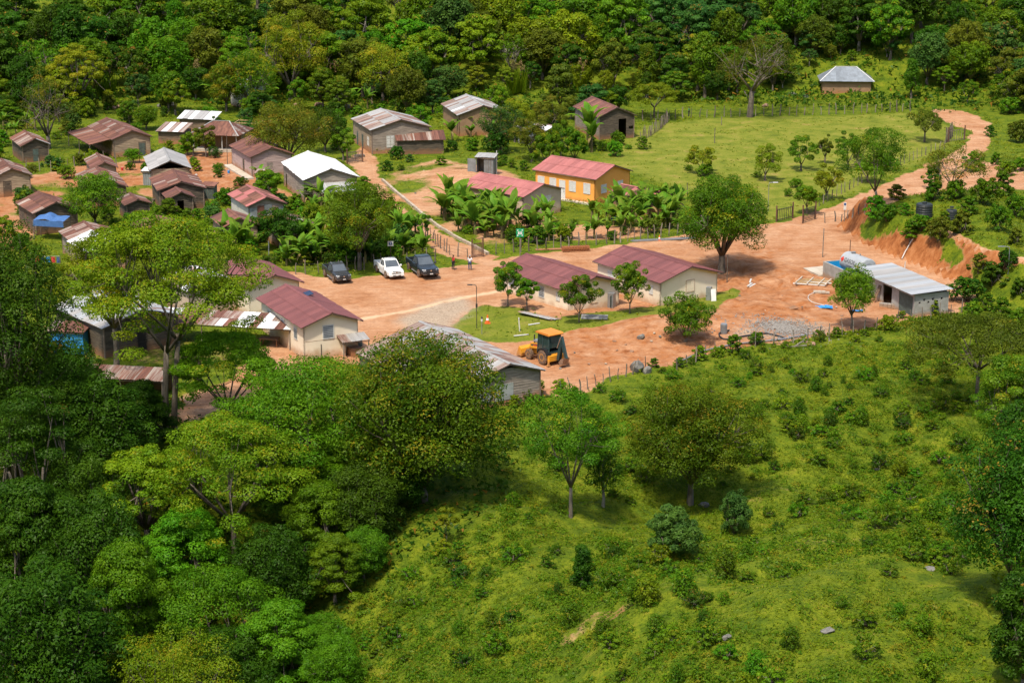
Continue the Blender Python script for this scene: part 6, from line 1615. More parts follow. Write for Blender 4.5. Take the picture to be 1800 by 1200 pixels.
for s in (-1, 1):
    MB().bar((.85, s * .62, 1.30), (2.2, s * .62, 1.12), .12, .18).bar((2.18, s * .62, 1.14), (3.05, s * .62, .45), .12, .18).build('loader_arm', 'machine_yellow', bk)
prof = [(3.0, .10), (3.75, .06), (3.80, .10), (3.25, .20), (3.08, .42), (3.10, .72), (3.40, .96), (3.34, 1.0), (3.02, .80), (2.94, .40)]
bu = MB().prism(prof, -1.08, 1.08)
for s in (-1, 1): bu.prism([(3.0, .10), (3.75, .08), (3.38, .97), (3.02, .80), (2.94, .40)], s * 1.08 - .02, s * 1.08 + .02)
bu.build('loader_bucket', 'machine_yellow', bk)
MB().box(-1.05, -.72, -.95, .95, .45, .95).build('rear_frame', 'machine_yellow', bk)
for s in (-1, 1):
    MB().bar((-.92, s * .85, .98), (-.92, s * .98, .12), .14, .14).box(-1.08, -.76, s * .98 - .16, s * .98 + .16, .04, .12).build('stabiliser', 'machine_yellow', bk)
bm_ = MB()
for s in (-1, 1): bm_.prism([(-1.05, .55), (-1.35, .50), (-1.62, 1.5), (-1.72, 2.55), (-1.52, 2.72), (-1.36, 2.5), (-1.25, 1.5)], s * .13 - .03, s * .13 + .03)
bm_.prism([(-1.10, .58), (-1.30, .54), (-1.56, 1.5), (-1.66, 2.5), (-1.54, 2.6), (-1.42, 2.45), (-1.31, 1.5)], -.10, .10)
bm_.build('boom', 'machine_green', bk)
MB().prism([(-1.40, 2.62), (-1.70, 2.85), (-1.98, 2.1), (-2.42, .95), (-2.20, .80), (-1.80, 1.7)], -.11, .11).build('dipper_stick', 'machine_green', bk)
MB().tube([(-1.25, .25, 1.7), (-1.62, .16, 2.75)], .05, 8).build('hydraulic_ram', 'chrome', bk)
rbk = MB().prism([(-2.35, .95), (-2.10, .30), (-1.75, .22), (-1.55, .42), (-1.62, .50), (-1.80, .34), (-2.02, .42), (-2.22, .92)], -.32, .32)
for s in (-1, 1): rbk.prism([(-2.35, .95), (-2.10, .30), (-1.75, .22), (-1.55, .42), (-1.9, .80), (-2.22, .95)], s * .32 - .015, s * .32 + .015)
rbk.build('digging_bucket', 'steel_worn', bk)

# ---------------------------------------------------------------- people
def skin_obj(name, verts, edges, radii, material, parent, root=0, sub=2):
    bm = bmesh.new(); lay = bm.verts.layers.skin.verify(); vs = [bm.verts.new(v) for v in verts]
    for a, b in edges: bm.edges.new((vs[a], vs[b]))
    for i, v in enumerate(vs):
        r = radii[i]; v[lay].radius = r if hasattr(r, '__len__') else (r, r)
        v[lay].use_root = (i == root)
    me_ = bpy.data.meshes.new(name); bm.to_mesh(me_); bm.free(); me_.materials.append(MATS[material])
    o = link(name, me_, parent)
    m = o.modifiers.new('skin', 'SKIN'); m.use_smooth_shade = True
    m = o.modifiers.new('sub', 'SUBSURF'); m.levels = sub - 1; m.render_levels = sub
    return o
def person(label, px, py, rz, shirt, trousers, hat=None, h=1.66, group=None, arm=.0):
    p = G(px, py); s = h / 1.70
    t = thing('person', label, 'person', p, rz, group); t.scale = (s, s, s)
    J = [(0, 0, .94), (0, 0, 1.12), (0, .01, 1.36), (0, .01, 1.46), (0, -.01, 1.54), (0, -.015, 1.62), (0, 0, 1.69),        # pelvis to crown
         (-.10, 0, .90), (-.11, -.02, .50), (-.11, .02, .09), (-.115, -.13, .03), (.10, .02, .90), (.115, .05, .50), (.11, .11, .10), (.12, -.03, .03),
         (-.19, .01, 1.38), (-.25, .02, 1.12), (-.22 + arm * .1, -.10 - arm * .1, .90), (-.20 + arm * .1, -.16 - arm * .1, .80), (.19, .01, 1.38), (.26, .0, 1.12), (.24, -.10, .92), (.22, -.15, .82)]
    Ed = [(0, 1), (1, 2), (2, 3), (3, 4), (4, 5), (5, 6), (0, 7), (7, 8), (8, 9), (9, 10), (0, 11), (11, 12), (12, 13), (13, 14), (2, 15), (15, 16), (16, 17), (17, 18), (2, 19), (19, 20), (20, 21), (21, 22)]
    Rd = [(.13, .10), (.125, .09), (.14, .10), .055, .08, .095, .05, .085, .058, .042, .035, .085, .058, .042, .035, .06, .045, .034, .035, .06, .045, .034, .035]
    skin_obj('body', J, Ed, Rd, 'skin', t)
    # clothes: the same limbs a little fuller
    iv = [0, 1, 2, 15, 16, 19, 20]; mp = {v: i for i, v in enumerate(iv)}
    skin_obj('shirt', [J[i] for i in iv], [(mp[a], mp[b]) for a, b in Ed if a in mp and b in mp], [(.155, .125), (.15, .115), (.165, .125), .078, .062, .078, .062], shirt, t)
    iv = [0, 7, 8, 9, 11, 12, 13]; mp = {v: i for i, v in enumerate(iv)}
    skin_obj('trousers', [J[i] for i in iv], [(mp[a], mp[b]) for a, b in Ed if a in mp and b in mp], [(.15, .125), .105, .075, .062, .105, .075, .062], trousers, t)
    skin_obj('hair' if not hat else 'cap', [(0, .02, 1.60), (0, .015, 1.66), (0, .01, 1.70)], [(0, 1), (1, 2)], [.10, .108, .07], hat or 'hair', t)
    # face: nose and brow
    MB().box(-.012, .012, -.125, -.10, 1.575, 1.615).box(-.05, .05, -.108, -.098, 1.625, 1.632).build('face', 'skin', t)
person('person in red top and dark trousers standing beside the gate', 797, 474, R(120), 'shirt_red', 'trousers_dark', group='people in the yard')
person('person in white top, blue jeans and pale cap walking near the gate', 826, 475, R(-20), 'shirt_white', 'jeans_blue', 'cap_blue', group='people in the yard', arm=1)
person('person in green top behind the pasture fence', 1211, 206, R(80), 'shirt_green', 'trousers_dark')

# ---------------------------------------------------------------- fences: every post a part
POSTS = []
for k in range(4):
    rr = random.Random(k); POSTS.append(MB().tube([(0, 0, -.35), (0, 0, .0), (rr.uniform(-.03, .03), rr.uniform(-.03, .03), .55), (rr.uniform(-.05, .05), rr.uniform(-.05, .05), 1.0)], [1.0 * .055, .055, .05, .042], 6).mesh('post', 'post_wood'))
rf_ = random.Random(3)
def fence(label, pts, step, h, wires=3, tilt=.07, thick=1.0, dense=False):
    W = [G(*q) for q in pts]
    t = thing('post_fence', label, 'fence', W[0], 0.0)
    tops = []; o0 = W[0]
    for a, b in zip(W[:-1], W[1:]):
        n = max(1, int(round((b - a).length / step)))
        for i in range(n + (1 if b is W[-1] else 0)):
            f = min(1, (i + rf_.uniform(-.15, .15)) / n) if 0 < i < n else i / n
            q = a.lerp(b, f); q.z = zg(q.x, q.y)
            hh = h * rf_.uniform(.78, 1.18)
            o = link('post', rf_.choice(POSTS), t); o.location = q - o0
            k = thick * rf_.uniform(.8, 1.5); o.scale = (k, k, hh); o.rotation_euler = (rf_.uniform(-tilt, tilt), rf_.uniform(-tilt, tilt), rf_.uniform(0, 6))
            tops.append((q - o0, min(hh, h)))
    for k in range(wires):
        z = (k + 1) / (wires + .6)
        w = MB().tube([q + Vector((0, 0, z * h * .9 + rf_.uniform(-.03, .03))) for q, hh in tops], .010, 3)
        w.build('wire', 'steel_dark', t)
    return t
fence('close set post fence along the bananas behind the parked trucks', [(520, 483), (580, 480), (640, 474), (700, 466), (765, 462)], 1.05, 1.5, thick=1.1)
fence('post fence climbing the red path beside the iron gate', [(735, 405), (765, 430), (790, 448), (822, 455)], 1.2, 1.5)
fence('fence of pale close set posts between the banana plot and the yard', [(872, 447), (930, 442), (1000, 434), (1080, 428), (1150, 418), (1215, 408)], 1.0, 1.45, thick=1.1)
fence('post fence along the far side of the pasture before the woods', [(1130, 212), (1200, 208), (1300, 205), (1400, 203), (1500, 200), (1600, 196)], 1.25, 1.6, thick=1.3)
fence('leaning post fence from the barn into the pasture', [(1128, 248), (1145, 238), (1160, 228), (1176, 212)], .9, 1.7, tilt=.14, thick=1.2)
fence('post fence along the near side of the pasture', [(1190, 340), (1250, 345), (1300, 360), (1340, 385)], 1.5, 1.3)
fence('post fence between the pasture and the red road', [(1440, 362), (1500, 330), (1560, 300), (1620, 275), (1660, 262)], 1.6, 1.4)
fence('short post fence beside the iron gate on the red road', [(1450, 392), (1468, 390), (1490, 386), (1520, 378)], 1.5, 1.4, thick=1.2)
fence('post fence along the lower edge of the yard below the gravel heap', [(1190, 652), (1240, 628), (1300, 612), (1360, 606), (1420, 600), (1480, 590), (1540, 580), (1600, 568), (1690, 550)], 1.5, 1.35, wires=2)
fence('rough post fence with tilted stakes behind the long shed', [(985, 695), (1020, 688), (1060, 675), (1100, 662), (1135, 652)], 1.0, 1.25, wires=2, tilt=.16)
fence('village post fence in front of the brown porch house', [(45, 300), (90, 302), (120, 296), (150, 286), (205, 290), (245, 286)], 1.7, 1.6, wires=2, tilt=.1)
fence('row of thick stakes where the wooden gate meets the road', [(1662, 252), (1668, 246), (1674, 240)], .5, 2.0, wires=0, thick=1.2)

def gate(label, px, py, px2, py2, h, material, bars, posts=True, vertical=True, name='gate'):
    a = G(px, py); b = G(px2, py2); d = b - a; L_ = d.length
    t = thing(name, label, 'gate', a, math.atan2(d.y, d.x))
    MB().box(0, L_, -.03, .03, .2, .27).box(0, L_, -.03, .03, h - .1, h - .03).box(0, .06, -.031, .031, .1, h).box(L_ - .06, L_, -.031, .031, .1, h).build('frame', material, t)
    for k in range(bars):
        if vertical:
            x = L_ * (k + 1) / (bars + 1); MB().box(x - .025, x + .025, -.02, .02, .05, h + .05).build('bar', material, t)
        else:
            z = .27 + (h - .37) * (k + 1) / (bars + 1); MB().box(.06, L_ - .06, -.02, .02, z - .035, z + .035).build('bar', material, t)
    if posts:
        for x in (-.15, L_ + .15): MB().tube([(x, 0, -.4), (x, 0, h + .5)], .085, 8).build('gate_post', 'iron_brown', t)
    return t
gate('brown iron gate with upright bars beside the red path', 832, 453, 847, 451, 1.6, 'iron_brown', 6)
gate('dark iron gate of level bars standing open on the red road', 1412, 392, 1432, 386, 1.7, 'steel_dark', 8, vertical=False)
gate('dark iron gate closing the pasture beside the big yard tree', 1366, 390, 1392, 384, 1.5, 'steel_dark', 7)
gate('grey timber gate across the upper red road', 1668, 250, 1694, 246, 1.7, 'post_wood', 5)
gate('rough stick gate before the large grey house', 612, 288, 636, 285, 1.6, 'post_wood', 8)

# ---------------------------------------------------------------- signs, lamps, cones
def sign(name, label, px, py, top_py, w, h, face, post='post_wood', symbol=None, rz=0):
    p = G(px, py); s = scale_at(p); H_ = (py - top_py) / s / .97
    t = thing(name, label, 'sign', p, rz)
    MB().tube([(0, 0, -.4), (0, 0, H_)], .05, 8).build('post', post, t)
    MB().box(-w / 2, w / 2, -.075, -.05, H_ - h, H_).build('board', face, t)
    return t, H_
t, H_ = sign('assembly_sign', 'green assembly point sign on a timber post behind the middle cream building', 914, 450, 402, .85, .95, 'sign_green', rz=R(4))
sy = MB()
for dx in (-.17, 0, .17):
    sy.lathe([(.055, 0), (.055, .01)], 10, Matrix.Translation((dx, -.078, H_ - .36)) @ Matrix.Rotation(PI / 2, 4, 'X')); sy.box(dx - .06, dx + .06, -.086, -.0765, H_ - .66, H_ - .43)
for cx_, cz in ((-.32, -.12), (.32, -.12), (-.32, -.83), (.32, -.83)):
    s1 = 1 if cx_ > 0 else -1; s2 = 1 if cz > -.4 else -1
    sy.add([(cx_, -.084, H_ + cz), (cx_ - s1 * .02, -.084, H_ + cz - s2 * .17), (cx_ - s1 * .19, -.084, H_ + cz - s2 * .02)], [(0, 1, 2)])
sy.build('symbol', 'decal_white', t)
t, H_ = sign('round_mark_sign', 'white sign with dark blue disc on a post above the white truck', 687, 470, 424, .62, .55, 'white_paint', 'iron_brown')
MB().lathe([(.19, 0), (.19, .012)], 18, Matrix.Translation((0, -.076, H_ - .27)) @ Matrix.Rotation(PI / 2, 4, 'X')).build('disc', 'sign_blue', t)
MB().lathe([(.06, 0), (.06, .008)], 10, Matrix.Translation((.01, -.0885, H_ - .20)) @ Matrix.Rotation(PI / 2, 4, 'X')).box(-.07, .09, -.097, -.089, H_ - .37, H_ - .31).build('mark', 'decal_white', t)
t, H_ = sign('notice_board', 'narrow white and blue notice on a stake beside the red road', 1484, 393, 356, .32, .9, 'white_paint', rz=R(-10))
MB().box(-.12, .12, -.085, -.076, H_ - .35, H_ - .1).build('blue_panel', 'sign_blue', t)

def lamp(name, label, px, py, top_py, arm, rz=0, head='steel_dark', pole='steel_dark'):
    p = G(px, py); H_ = (py - top_py) / scale_at(p) / .965
    t = thing(name, label, 'lamp', p, rz)
    MB().tube([(0, 0, -.4), (0, 0, H_ - .25), (-.06, 0, H_ - .05), (-.2, 0, H_)], .035, 8).build('pole', pole, t)
    MB().tube([(-.2, 0, H_), (-arm * .5, 0, H_ + .02)], .03, 6).build('arm', pole, t)
    MB().prism([(-arm * .45, H_ - .03), (-arm, H_ - .02), (-arm, H_ + .04), (-arm * .45, H_ + .05)], -.11, .11).build('lamp_head', head, t)
    return t
t = lamp('street_lamp', 'slim dark street lamp with one arm at the edge of the grass patch', 838, 577, 501, .9)
MB().box(-.09, .09, -.08, .08, 2.1, 2.45).build('control_box', 'steel_dark', t)
lamp('street_lamp', 'grey street lamp on the bank path beyond the metal roofed shed', 1772, 480, 434, 1.2, head='steel_grey', pole='steel_grey')
lamp('solar_lamp', 'white headed solar lamp at the pasture edge behind the big yard tree', 1350, 372, 322, 1.1, rz=PI, head='white_paint', pole='steel_grey')
p = G(847, 587)
t = thing('marker_post', 'short post with white and black cap near the orange cone on the grass', 'post', p)
MB().tube([(0, 0, -.2), (0, 0, 1.25)], .035, 8).build('pole', 'steel_grey', t)
MB().lathe([(.09, 1.25), (.10, 1.42), (.09, 1.5)], 10).build('white_cap', 'white_paint', t)
MB().lathe([(.08, 1.50), (.08, 1.70), (.02, 1.74)], 10).build('lamp_top', 'steel_dark', t)
def cone(label, px, py, s=1.0):
    t = thing('traffic_cone', label, 'traffic cone', G(px, py)); t.scale = (s, s, s)
    MB().box(-.24, .24, -.24, .24, 0, .05).build('base', 'cone_orange', t)
    MB().lathe([(.18, .05), (.135, .28)], 12).build('cone', 'cone_orange', t)
    MB().lathe([(.136, .281), (.095, .47)], 12).build('white_band', 'decal_white', t)
    MB().lathe([(.094, .471), (.04, .74)], 12).build('tip', 'cone_orange', t)
cone('orange traffic cone with white band on the grass patch beside the lamp', 857, 568, 1.15)
cone('small orange traffic cone beside the steel pipes at the fence', 1159, 423, .85)

# ---------------------------------------------------------------- tanks, barrels, pipes, building material
def barrel(name, label, px, py, r, h, material, ribs=3, n=18, cat='barrel'):
    t = thing(name, label, cat, G(px, py))
    prof = [(r * .94, -.1), (r, .03)]
    for k in range(ribs):
        z = h * (k + .8) / (ribs + .6); prof += [(r, z - .05), (r * 1.035, z), (r, z + .05)]
    prof += [(r, h - .06), (r * .93, h)]
    MB().lathe(prof, n).build('shell', material, t)
    MB().lathe([(r * .90, h + .001), (r * .90, h + .03), (r * .3, h + .06)], n).build('lid', material, t)
    return t
t = barrel('water_tank', 'large black plastic water tank on the bank', 1624, 382, .92, 1.55, 'black_plastic', 5, 22, 'water tank')
MB().lathe([(.28, 1.6), (.28, 1.75), (.1, 1.78)], 14).build('hatch', 'black_plastic', t)
t = barrel('water_tank', 'second black water tank half hidden behind the large one', 1672, 386, .6, 1.1, 'black_plastic', 4, 20, 'water tank')
MB().lathe([(.25, 1.35), (.25, 1.48), (.1, 1.5)], 14).build('hatch', 'black_plastic', t)
barrel('barrel', 'grey barrel beside the black hose at the lower edge of the yard', 1272, 586, .33, .95, 'steel_grey')
barrel('barrel', 'blue barrel under the bananas beside the orange house', 1078, 388, .30, .95, 'blue_plastic')
barrel('barrel', 'dark green barrel under the awning of the cream building', 632, 608, .28, .8, 'door_green')

def heap(name, label, cat, px, py, r, h, material, seed, n=26, kind=None):
    """low irregular mound"""
    p = G(px, py); rng = np.random.default_rng(seed); mb = MB(); rings = 7
    for i in range(rings + 1):
        f = i / rings
        for k in range(n):
            a = 2 * PI * k / n; rr = r * f * (1 + .22 * math.sin(2 * a + seed) + .12 * math.sin(5 * a + seed * 2) + rng.normal() * .04)
            mb.v.append((rr * math.cos(a) * 1.25, rr * math.sin(a), h * (1 - f ** 1.5) * (1 + rng.normal() * .09) + (-.15 if i == rings else 0) + rng.normal() * .03))
    for i in range(rings):
        for k in range(n): a = i * n + k; b = i * n + (k + 1) % n; mb.f.append((a, b, b + n, a + n))
    o = mb.build(name, material); o.location = p
    return tag(o, label, cat)
rg_ = np.random.default_rng(8); mb = MB(); gc = G(1378, 577)
for k in range(2600):
    a = rg_.uniform(0, 6.283); q = abs(rg_.normal()) * .45; x = gc.x + math.cos(a) * q * 6.0; y = gc.y + math.sin(a) * q * 4.6; s_ = rg_.uniform(.03, .11); z = zg(x, y) + s_ * .2 + max(0, .10 * (1 - q * 1.3))
    mb.add([(x + s_, y, z), (x - s_, y + s_ * .4, z), (x, y + s_, z + s_ * .1), (x, y - s_, z - s_ * .2), (x, y, z + s_ * .8), (x, y, z - s_)], [(0, 2, 4), (2, 1, 4), (1, 3, 4), (3, 0, 4), (2, 0, 5), (1, 2, 5), (3, 1, 5), (0, 3, 5)])
o = link('gravel', mb.mesh('gravel', 'gravel_grey', fix=False)); o['kind'] = 'stuff'; o['label'] = 'grey gravel heaped at the lower edge of the yard'; o['category'] = 'gravel'

def tarp(label, px, py, s, seed, material='tarp_bright'):
    rng = np.random.default_rng(seed); n = 9; mb = MB()
    for i in range(n):
        for k in range(n):
            mb.v.append((((i / (n - 1)) - .5) * 2.2 * s + rng.normal() * .06, ((k / (n - 1)) - .5) * 1.2 * s + rng.normal() * .06, .05 + abs(rng.normal()) * .12 * s))
    for i in range(n - 1):
        for k in range(n - 1): a = i * n + k; mb.f.append((a, a + n, a + n + 1, a + 1))
    o = mb.build('tarpaulin', material); o.location = G(px, py); tag(o, label, 'tarpaulin')
tarp('crumpled bright blue tarpaulin on the earth before the concrete shed', 1449, 541, .75, 1)
tarp('small scrap of bright blue plastic near the round yard tree', 1507, 547, .4, 2)

def heap_of(name, label, cat, px, py, items, rz=0):
    t = thing(name, label, cat, G(px, py), rz)
    for nm, m, a, b, w, h in items: MB().bar(a, b, w, h).build(nm, m, t)
    return t
rm_ = random.Random(41)
heap_of('timber_forms', 'stack of pale timber frames on the earth beside the basin', 'timber stack', 1428, 497, [('plank', 'wood_new' if k % 3 else 'white_paint', (-1.8 + k * .1, -1.2 + k * .32, .08 + .05 * (k % 3)), (1.8 + rm_.uniform(-.4, .3), -1.0 + k * .32, .08 + .05 * (k % 2)), .14, .08) for k in range(8)] + [('plank', 'concrete_pale', (x, -1.4, .22), (x + .1, 1.5, .22), .12, .08) for x in (-1.5, -.3, .9, 1.6)], R(-20))
heap_of('metal_scrap', 'pile of old roofing sheets and battens along the middle cream building', 'scrap pile', 950, 556, [('sheet', rm_.choice(['sheet_grey', 'sheet_zinc', 'boards_grey']), (-2.6 + rm_.uniform(0, .8), .5 - k * .16, .08 + k * .03), (2.4 - rm_.uniform(0, 1), -.1 - k * .14, .08 + rm_.uniform(0, .1)), .34, .03) for k in range(7)], R(-32))
heap_of('metal_scrap', 'stack of folded metal sheets by the near corner of the middle cream building', 'scrap pile', 1045, 560, [('sheet', rm_.choice(['sheet_grey', 'sheet_zinc']), (-1.3, -.3 + k * .12, .1 + k * .05), (1.3, -.2 + k * .1, .1 + k * .05), .5, .03) for k in range(5)], R(-8))
heap_of('rebar_bundle', 'bundle of rusty reinforcement cages lying at the back of the yard', 'rebar bundle', 1012, 441, [('bar', 'rebar_rust', (-1.6, -.35 + (k % 5) * .17, .1 + (k // 5) * .2), (1.6, -.35 + (k % 5) * .17, .1 + (k // 5) * .2), .05, .05) for k in range(15)] + [('stirrup', 'rebar_rust', (-1.5 + k * .3, -.4, .32), (-1.5 + k * .3, .4, .32), .05, .5) for k in range(10)], R(10))
heap_of('pipe_stack', 'stack of long grey steel pipes beside the yard fence', 'pipe stack', 1170, 423, [('pipe', 'steel_grey', (-4.0 + rm_.uniform(-.3, .3), k * .14, .1), (3.6 + rm_.uniform(-.4, .4), k * .14, .1), .11, .11) for k in range(5)], R(12))
heap_of('plank_stack', 'brown planks lying at the fence behind the assembly sign', 'timber stack', 968, 440, [('plank', 'boards_brown', (-1.7, k * .22, .08), (1.6, k * .22 + .1, .08), .2, .06) for k in range(3)], R(6))
heap_of('block_stack', 'stack of concrete blocks before the dark doorways of the concrete shed', 'block stack', 1556, 540, [('block', 'concrete', (-.6 + (k % 4) * .42, (k // 4 % 2) * .22, .1 + (k // 8) * .21), (-.6 + (k % 4) * .42 + .39, (k // 4 % 2) * .22, .1 + (k // 8) * .21), .19, .19) for k in range(16)], R(-25))
heap_of('block_stack', 'few concrete blocks beside the timber frames', 'block stack', 1440, 515, [('block', 'concrete_pale', (-.6 + (k % 4) * .42, (k // 4) * .25, .1), (-.6 + (k % 4) * .42 + .39, (k // 4) * .25, .1), .19, .19) for k in range(7)], R(-10))
heap_of('pvc_scraps', 'white pipe scraps lying on the red earth beside the furthest cream building', 'pipes', 1318, 498, [('pipe', 'pvc_white', (0, 0, .08), (.3, 1.5, .1), .16, .1), ('pipe', 'pvc_white', (.2, -.3, .08), (-.4, -1.6, .1), .18, .1), ('pipe', 'pvc_white', (.5, -.6, .08), (-.2, -1.9, .1), .2, .1)])
heap_of('plank', 'pale plank lying on the grass near the backhoe', 'plank', 918, 591, [('board', 'white_paint', (-.8, -.1, .08), (.6, .35, .1), .14, .06)])
heap_of('plank', 'white plank lying on the grass right of the upright white pipe', 'plank', 938, 571, [('board', 'white_paint', (-.5, -.25, .08), (.6, .35, .1), .14, .06)])
heap_of('white_pipe', 'white pipe standing upright on the grass patch', 'pipe', 914, 582, [('pipe', 'pvc_white', (0, 0, -.3), (-.12, 0, 1.35), .11, .11)])
heap_of('electrical_cabinet', 'grey metal cabinet and leaning board against the gable beside the churned earth', 'cabinet', 1246, 527, [('cabinet', 'steel_grey', (0, 0, -.1), (0, 0, 1.35), .6, .5), ('board', 'white_paint', (.65, -.5, 0), (.45, -.1, 1.2), .5, .05)], R(-20))
heap_of('electrical_cabinet', 'open metal cabinet on the gable behind the round headed citrus tree', 'cabinet', 1075, 540, [('cabinet', 'steel_grey', (0, 0, -.1), (0, 0, 1.5), .7, .6), ('door', 'door_green', (.1, -.36, .1), (.1, -.36, 1.3), .55, .04)], R(-25))
heap_of('pallet_stack', 'brown wooden boards leaning on the ground below the blue tarpaulin', 'boards', 1392, 545, [('board', 'boards_brown', (-.9, k * .2, .07), (.9, k * .2 + .1, .12), .18, .05) for k in range(5)], R(25))
heap_of('plank', 'long pale plank propped on the earth heap beside the open privy', 'plank', 815, 297, [('board', 'wood_new', (-1.4, .3, .55), (1.3, -.4, .15), .5, .06)])
heap_of('roof_skeleton', 'bare timber roof frame beside the olive yellow tree', 'frame', 445, 246, [('beam', 'wood_new', a, b, .1, .1) for a, b in (((-2.4, -1, -.3), (-2.4, -1, 2.6)), ((2.4, -1, -.3), (2.4, -1, 2.6)), ((-2.4, 1.5, -.3), (-2.4, 1.5, 2.6)), ((-2.5, -1, 2.6), (2.5, -1, 2.6)), ((-2.5, 1.5, 2.6), (2.5, 1.5, 2.6)), ((-2.4, -1, 2.65), (-2.4, 1.5, 2.65)), ((2.4, -1, 2.65), (2.4, 1.5, 2.65)))], R(-8))
heap_of('broken_tree', 'fallen grey branches on the grass below the yard fence', 'branches', 1398, 612, [('branch', 'bark_pale', a, b, .09, .09) for a, b in (((-1, 0, .1), (1.1, .2, .25)), ((0, .1, .2), (.9, .9, .5)), ((-.6, 0, .2), (-1.1, .8, .3)))])
# black hose, white pipe on the bank, poles
def hose(name, label, cat, pts, r, material, lift=.05):
    W = [G(*q) for q in pts]; P = []
    for i in range(len(W) - 1):
        a = W[max(i - 1, 0)]; b = W[i]; c = W[i + 1]; d = W[min(i + 2, len(W) - 1)]
        for k in range(6):
            t = k / 6; P.append(.5 * ((2 * b) + (c - a) * t + (2 * a - 5 * b + 4 * c - d) * t * t + (3 * b - a - 3 * c + d) * t ** 3))
    P.append(W[-1])
    P = [Vector((q.x, q.y, zg(q.x, q.y) + lift + r)) for q in P]
    o = MB().tube([q - W[0] for q in P], r, 6).build(name, material); o.location = W[0]
    return tag(o, label, cat)
hose('hose', 'black hose looping over the ground beside the grey barrel', 'hose', [(1282, 582), (1264, 588), (1275, 598), (1310, 592), (1350, 588), (1380, 596)], .07, 'black_plastic')
hose('hose', 'long black pipe along the lower yard fence', 'hose', [(1190, 640), (1240, 618), (1300, 606), (1330, 603), (1375, 598), (1420, 590)], .08, 'steel_grey')
hose('pale_hose', 'pale hose curving over the earth behind the round yard tree', 'hose', [(1448, 538), (1424, 530), (1422, 520), (1440, 512)], .035, 'pvc_white')
hose('white_pipe', 'white pipe running down the cut red bank', 'pipe', [(1606, 420), (1598, 432), (1590, 446), (1585, 456)], .06, 'pvc_white')
for lab, px, py, ty, r, m in [('dark pole standing on the earth behind the fuel basin', 1446, 452, 402, .06, 'post_wood'), ('thin dark pole behind the blue basin', 1493, 462, 422, .05, 'iron_brown'), ('white pipe upright at the end of the metal roof', 1590, 480, 460, .06, 'pvc_white'), ('tall thin pole beside the porch house', 400, 290, 238, .05, 'post_wood'),
      ('short post in a bare patch of the pasture, nearer one', 1256, 252, 226, .06, 'post_wood'), ('short post in a bare patch of the pasture, farther one', 1268, 220, 205, .06, 'post_wood'), ('timber pole beside the awning end of the furthest cream building', 1278, 494, 447, .06, 'post_wood'), ('grey pole rising from the bananas behind the left cream building', 473, 456, 424, .06, 'steel_grey')]:
    p = G(px, py); H_ = (py - ty) / scale_at(p) / .965
    o = MB().tube([(0, 0, -.4), (0, 0, H_ * .5), (.02, 0, H_)], [r, r * .95, r * .85], 8).build('pole', m); o.location = p; tag(o, lab, 'pole')
# blue awning of the dark village house, washing, chairs
p = G(88, 425)
t = thing('awning', 'blue cloth awning on poles before a dark timber house', 'awning', (p.x, p.y + 1.5, 0), R(-12))
mb = MB(); n = 10
for i in range(n + 1):
    for k in range(5):
        u = i / n; v = k / 4; x = -1.9 + 3.8 * u; z = 2.5 + .75 * math.exp(-((u - .42) / .16) ** 2) * (1 - abs(v - .4)) - .25 * v + .1 * math.sin(u * 9)
        mb.v.append((x, -1.0 + 1.9 * (1 - v), z))
for i in range(n):
    for k in range(4): a = i * 5 + k; mb.f.append((a, a + 5, a + 6, a + 1))
mb.build('cloth', 'tarp_blue', t)
MB().add([(-1.9, -1.0, 2.3), (1.9, -1.0, 2.3), (1.9, -1.02, 1.6), (-1.9, -1.02, 1.65)], [(0, 1, 2, 3)]).build('valance', 'tarp_blue', t)
for x in (-1.85, 1.85):
    for y in (-.98, .88): MB().tube([(x, y, -.4), (x, y, 2.3)], .045).build('pole', 'post_wood', t)
p = G(120, 622)
t = thing('blue_shelter', 'blue plastic sheeted shelter glimpsed behind the dark left tree', 'shelter', (p.x, p.y + 1, 0), R(-10))
MB().box(-1.7, 1.7, -1, 1, -.3, 2.0).build('sheet_wall', 'tarp_bright', t)
leanto(t, (-1.9, 1.3, 2.5), (3.8, 0, 0), (0, -2.6, -.35), (('sheet_rust', 1), ('sheet_rustgrey', 1)), seed=31)
def washing(label, px, py, cols):
    p = G(px, py); t = thing('washing_line', label, 'washing', p, R(-10))
    MB().tube([(-1.6, 0, 1.7), (0, 0, 1.6), (1.6, 0, 1.7)], .012, 4).build('line', 'steel_grey', t)
    for x in (-1.6, 1.6): MB().tube([(x, 0, -.3), (x, 0, 1.75)], .04).build('pole', 'post_wood', t)
    for k, m in enumerate(cols):
        x = -1.2 + k * .6; mb = MB()
        for i in range(4):
            for j in range(4): mb.v.append((x + i * .15, .05 * math.sin(i * 2 + j), 1.6 - j * .22))
        for i in range(3):
            for j in range(3): a = i * 4 + j; mb.f.append((a, a + 4, a + 5, a + 1))
        mb.build('garment', m, t)
washing('washing line with red and blue clothes behind the umbrella tree', 82, 476, ['shirt_red', 'jeans_blue', 'tarp_bright', 'shirt_red', 'jeans_blue'])
def chair(label, px, py, rz, m):
    p = G(px, py); t = thing('plastic_chair', label, 'chair', (p.x, p.y, .36), rz, None)
    MB().box(-.23, .23, -.22, .22, .40, .44).build('seat', m, t)
    MB().add([(-.23, .2, .44), (.23, .2, .44), (.2, .3, .88), (-.2, .3, .88), (-.23, .24, .44), (.23, .24, .44), (.2, .33, .88), (-.2, .33, .88)], [(0, 1, 2, 3), (5, 4, 7, 6), (3, 2, 6, 7), (0, 3, 7, 4), (1, 5, 6, 2), (0, 4, 5, 1)]).build('backrest', m, t)
    for x in (-.2, .2):
        for y in (-.19, .19): MB().bar((x, y, .4), (x * 1.15, y * 1.15, 0), .045).build('leg', m, t)
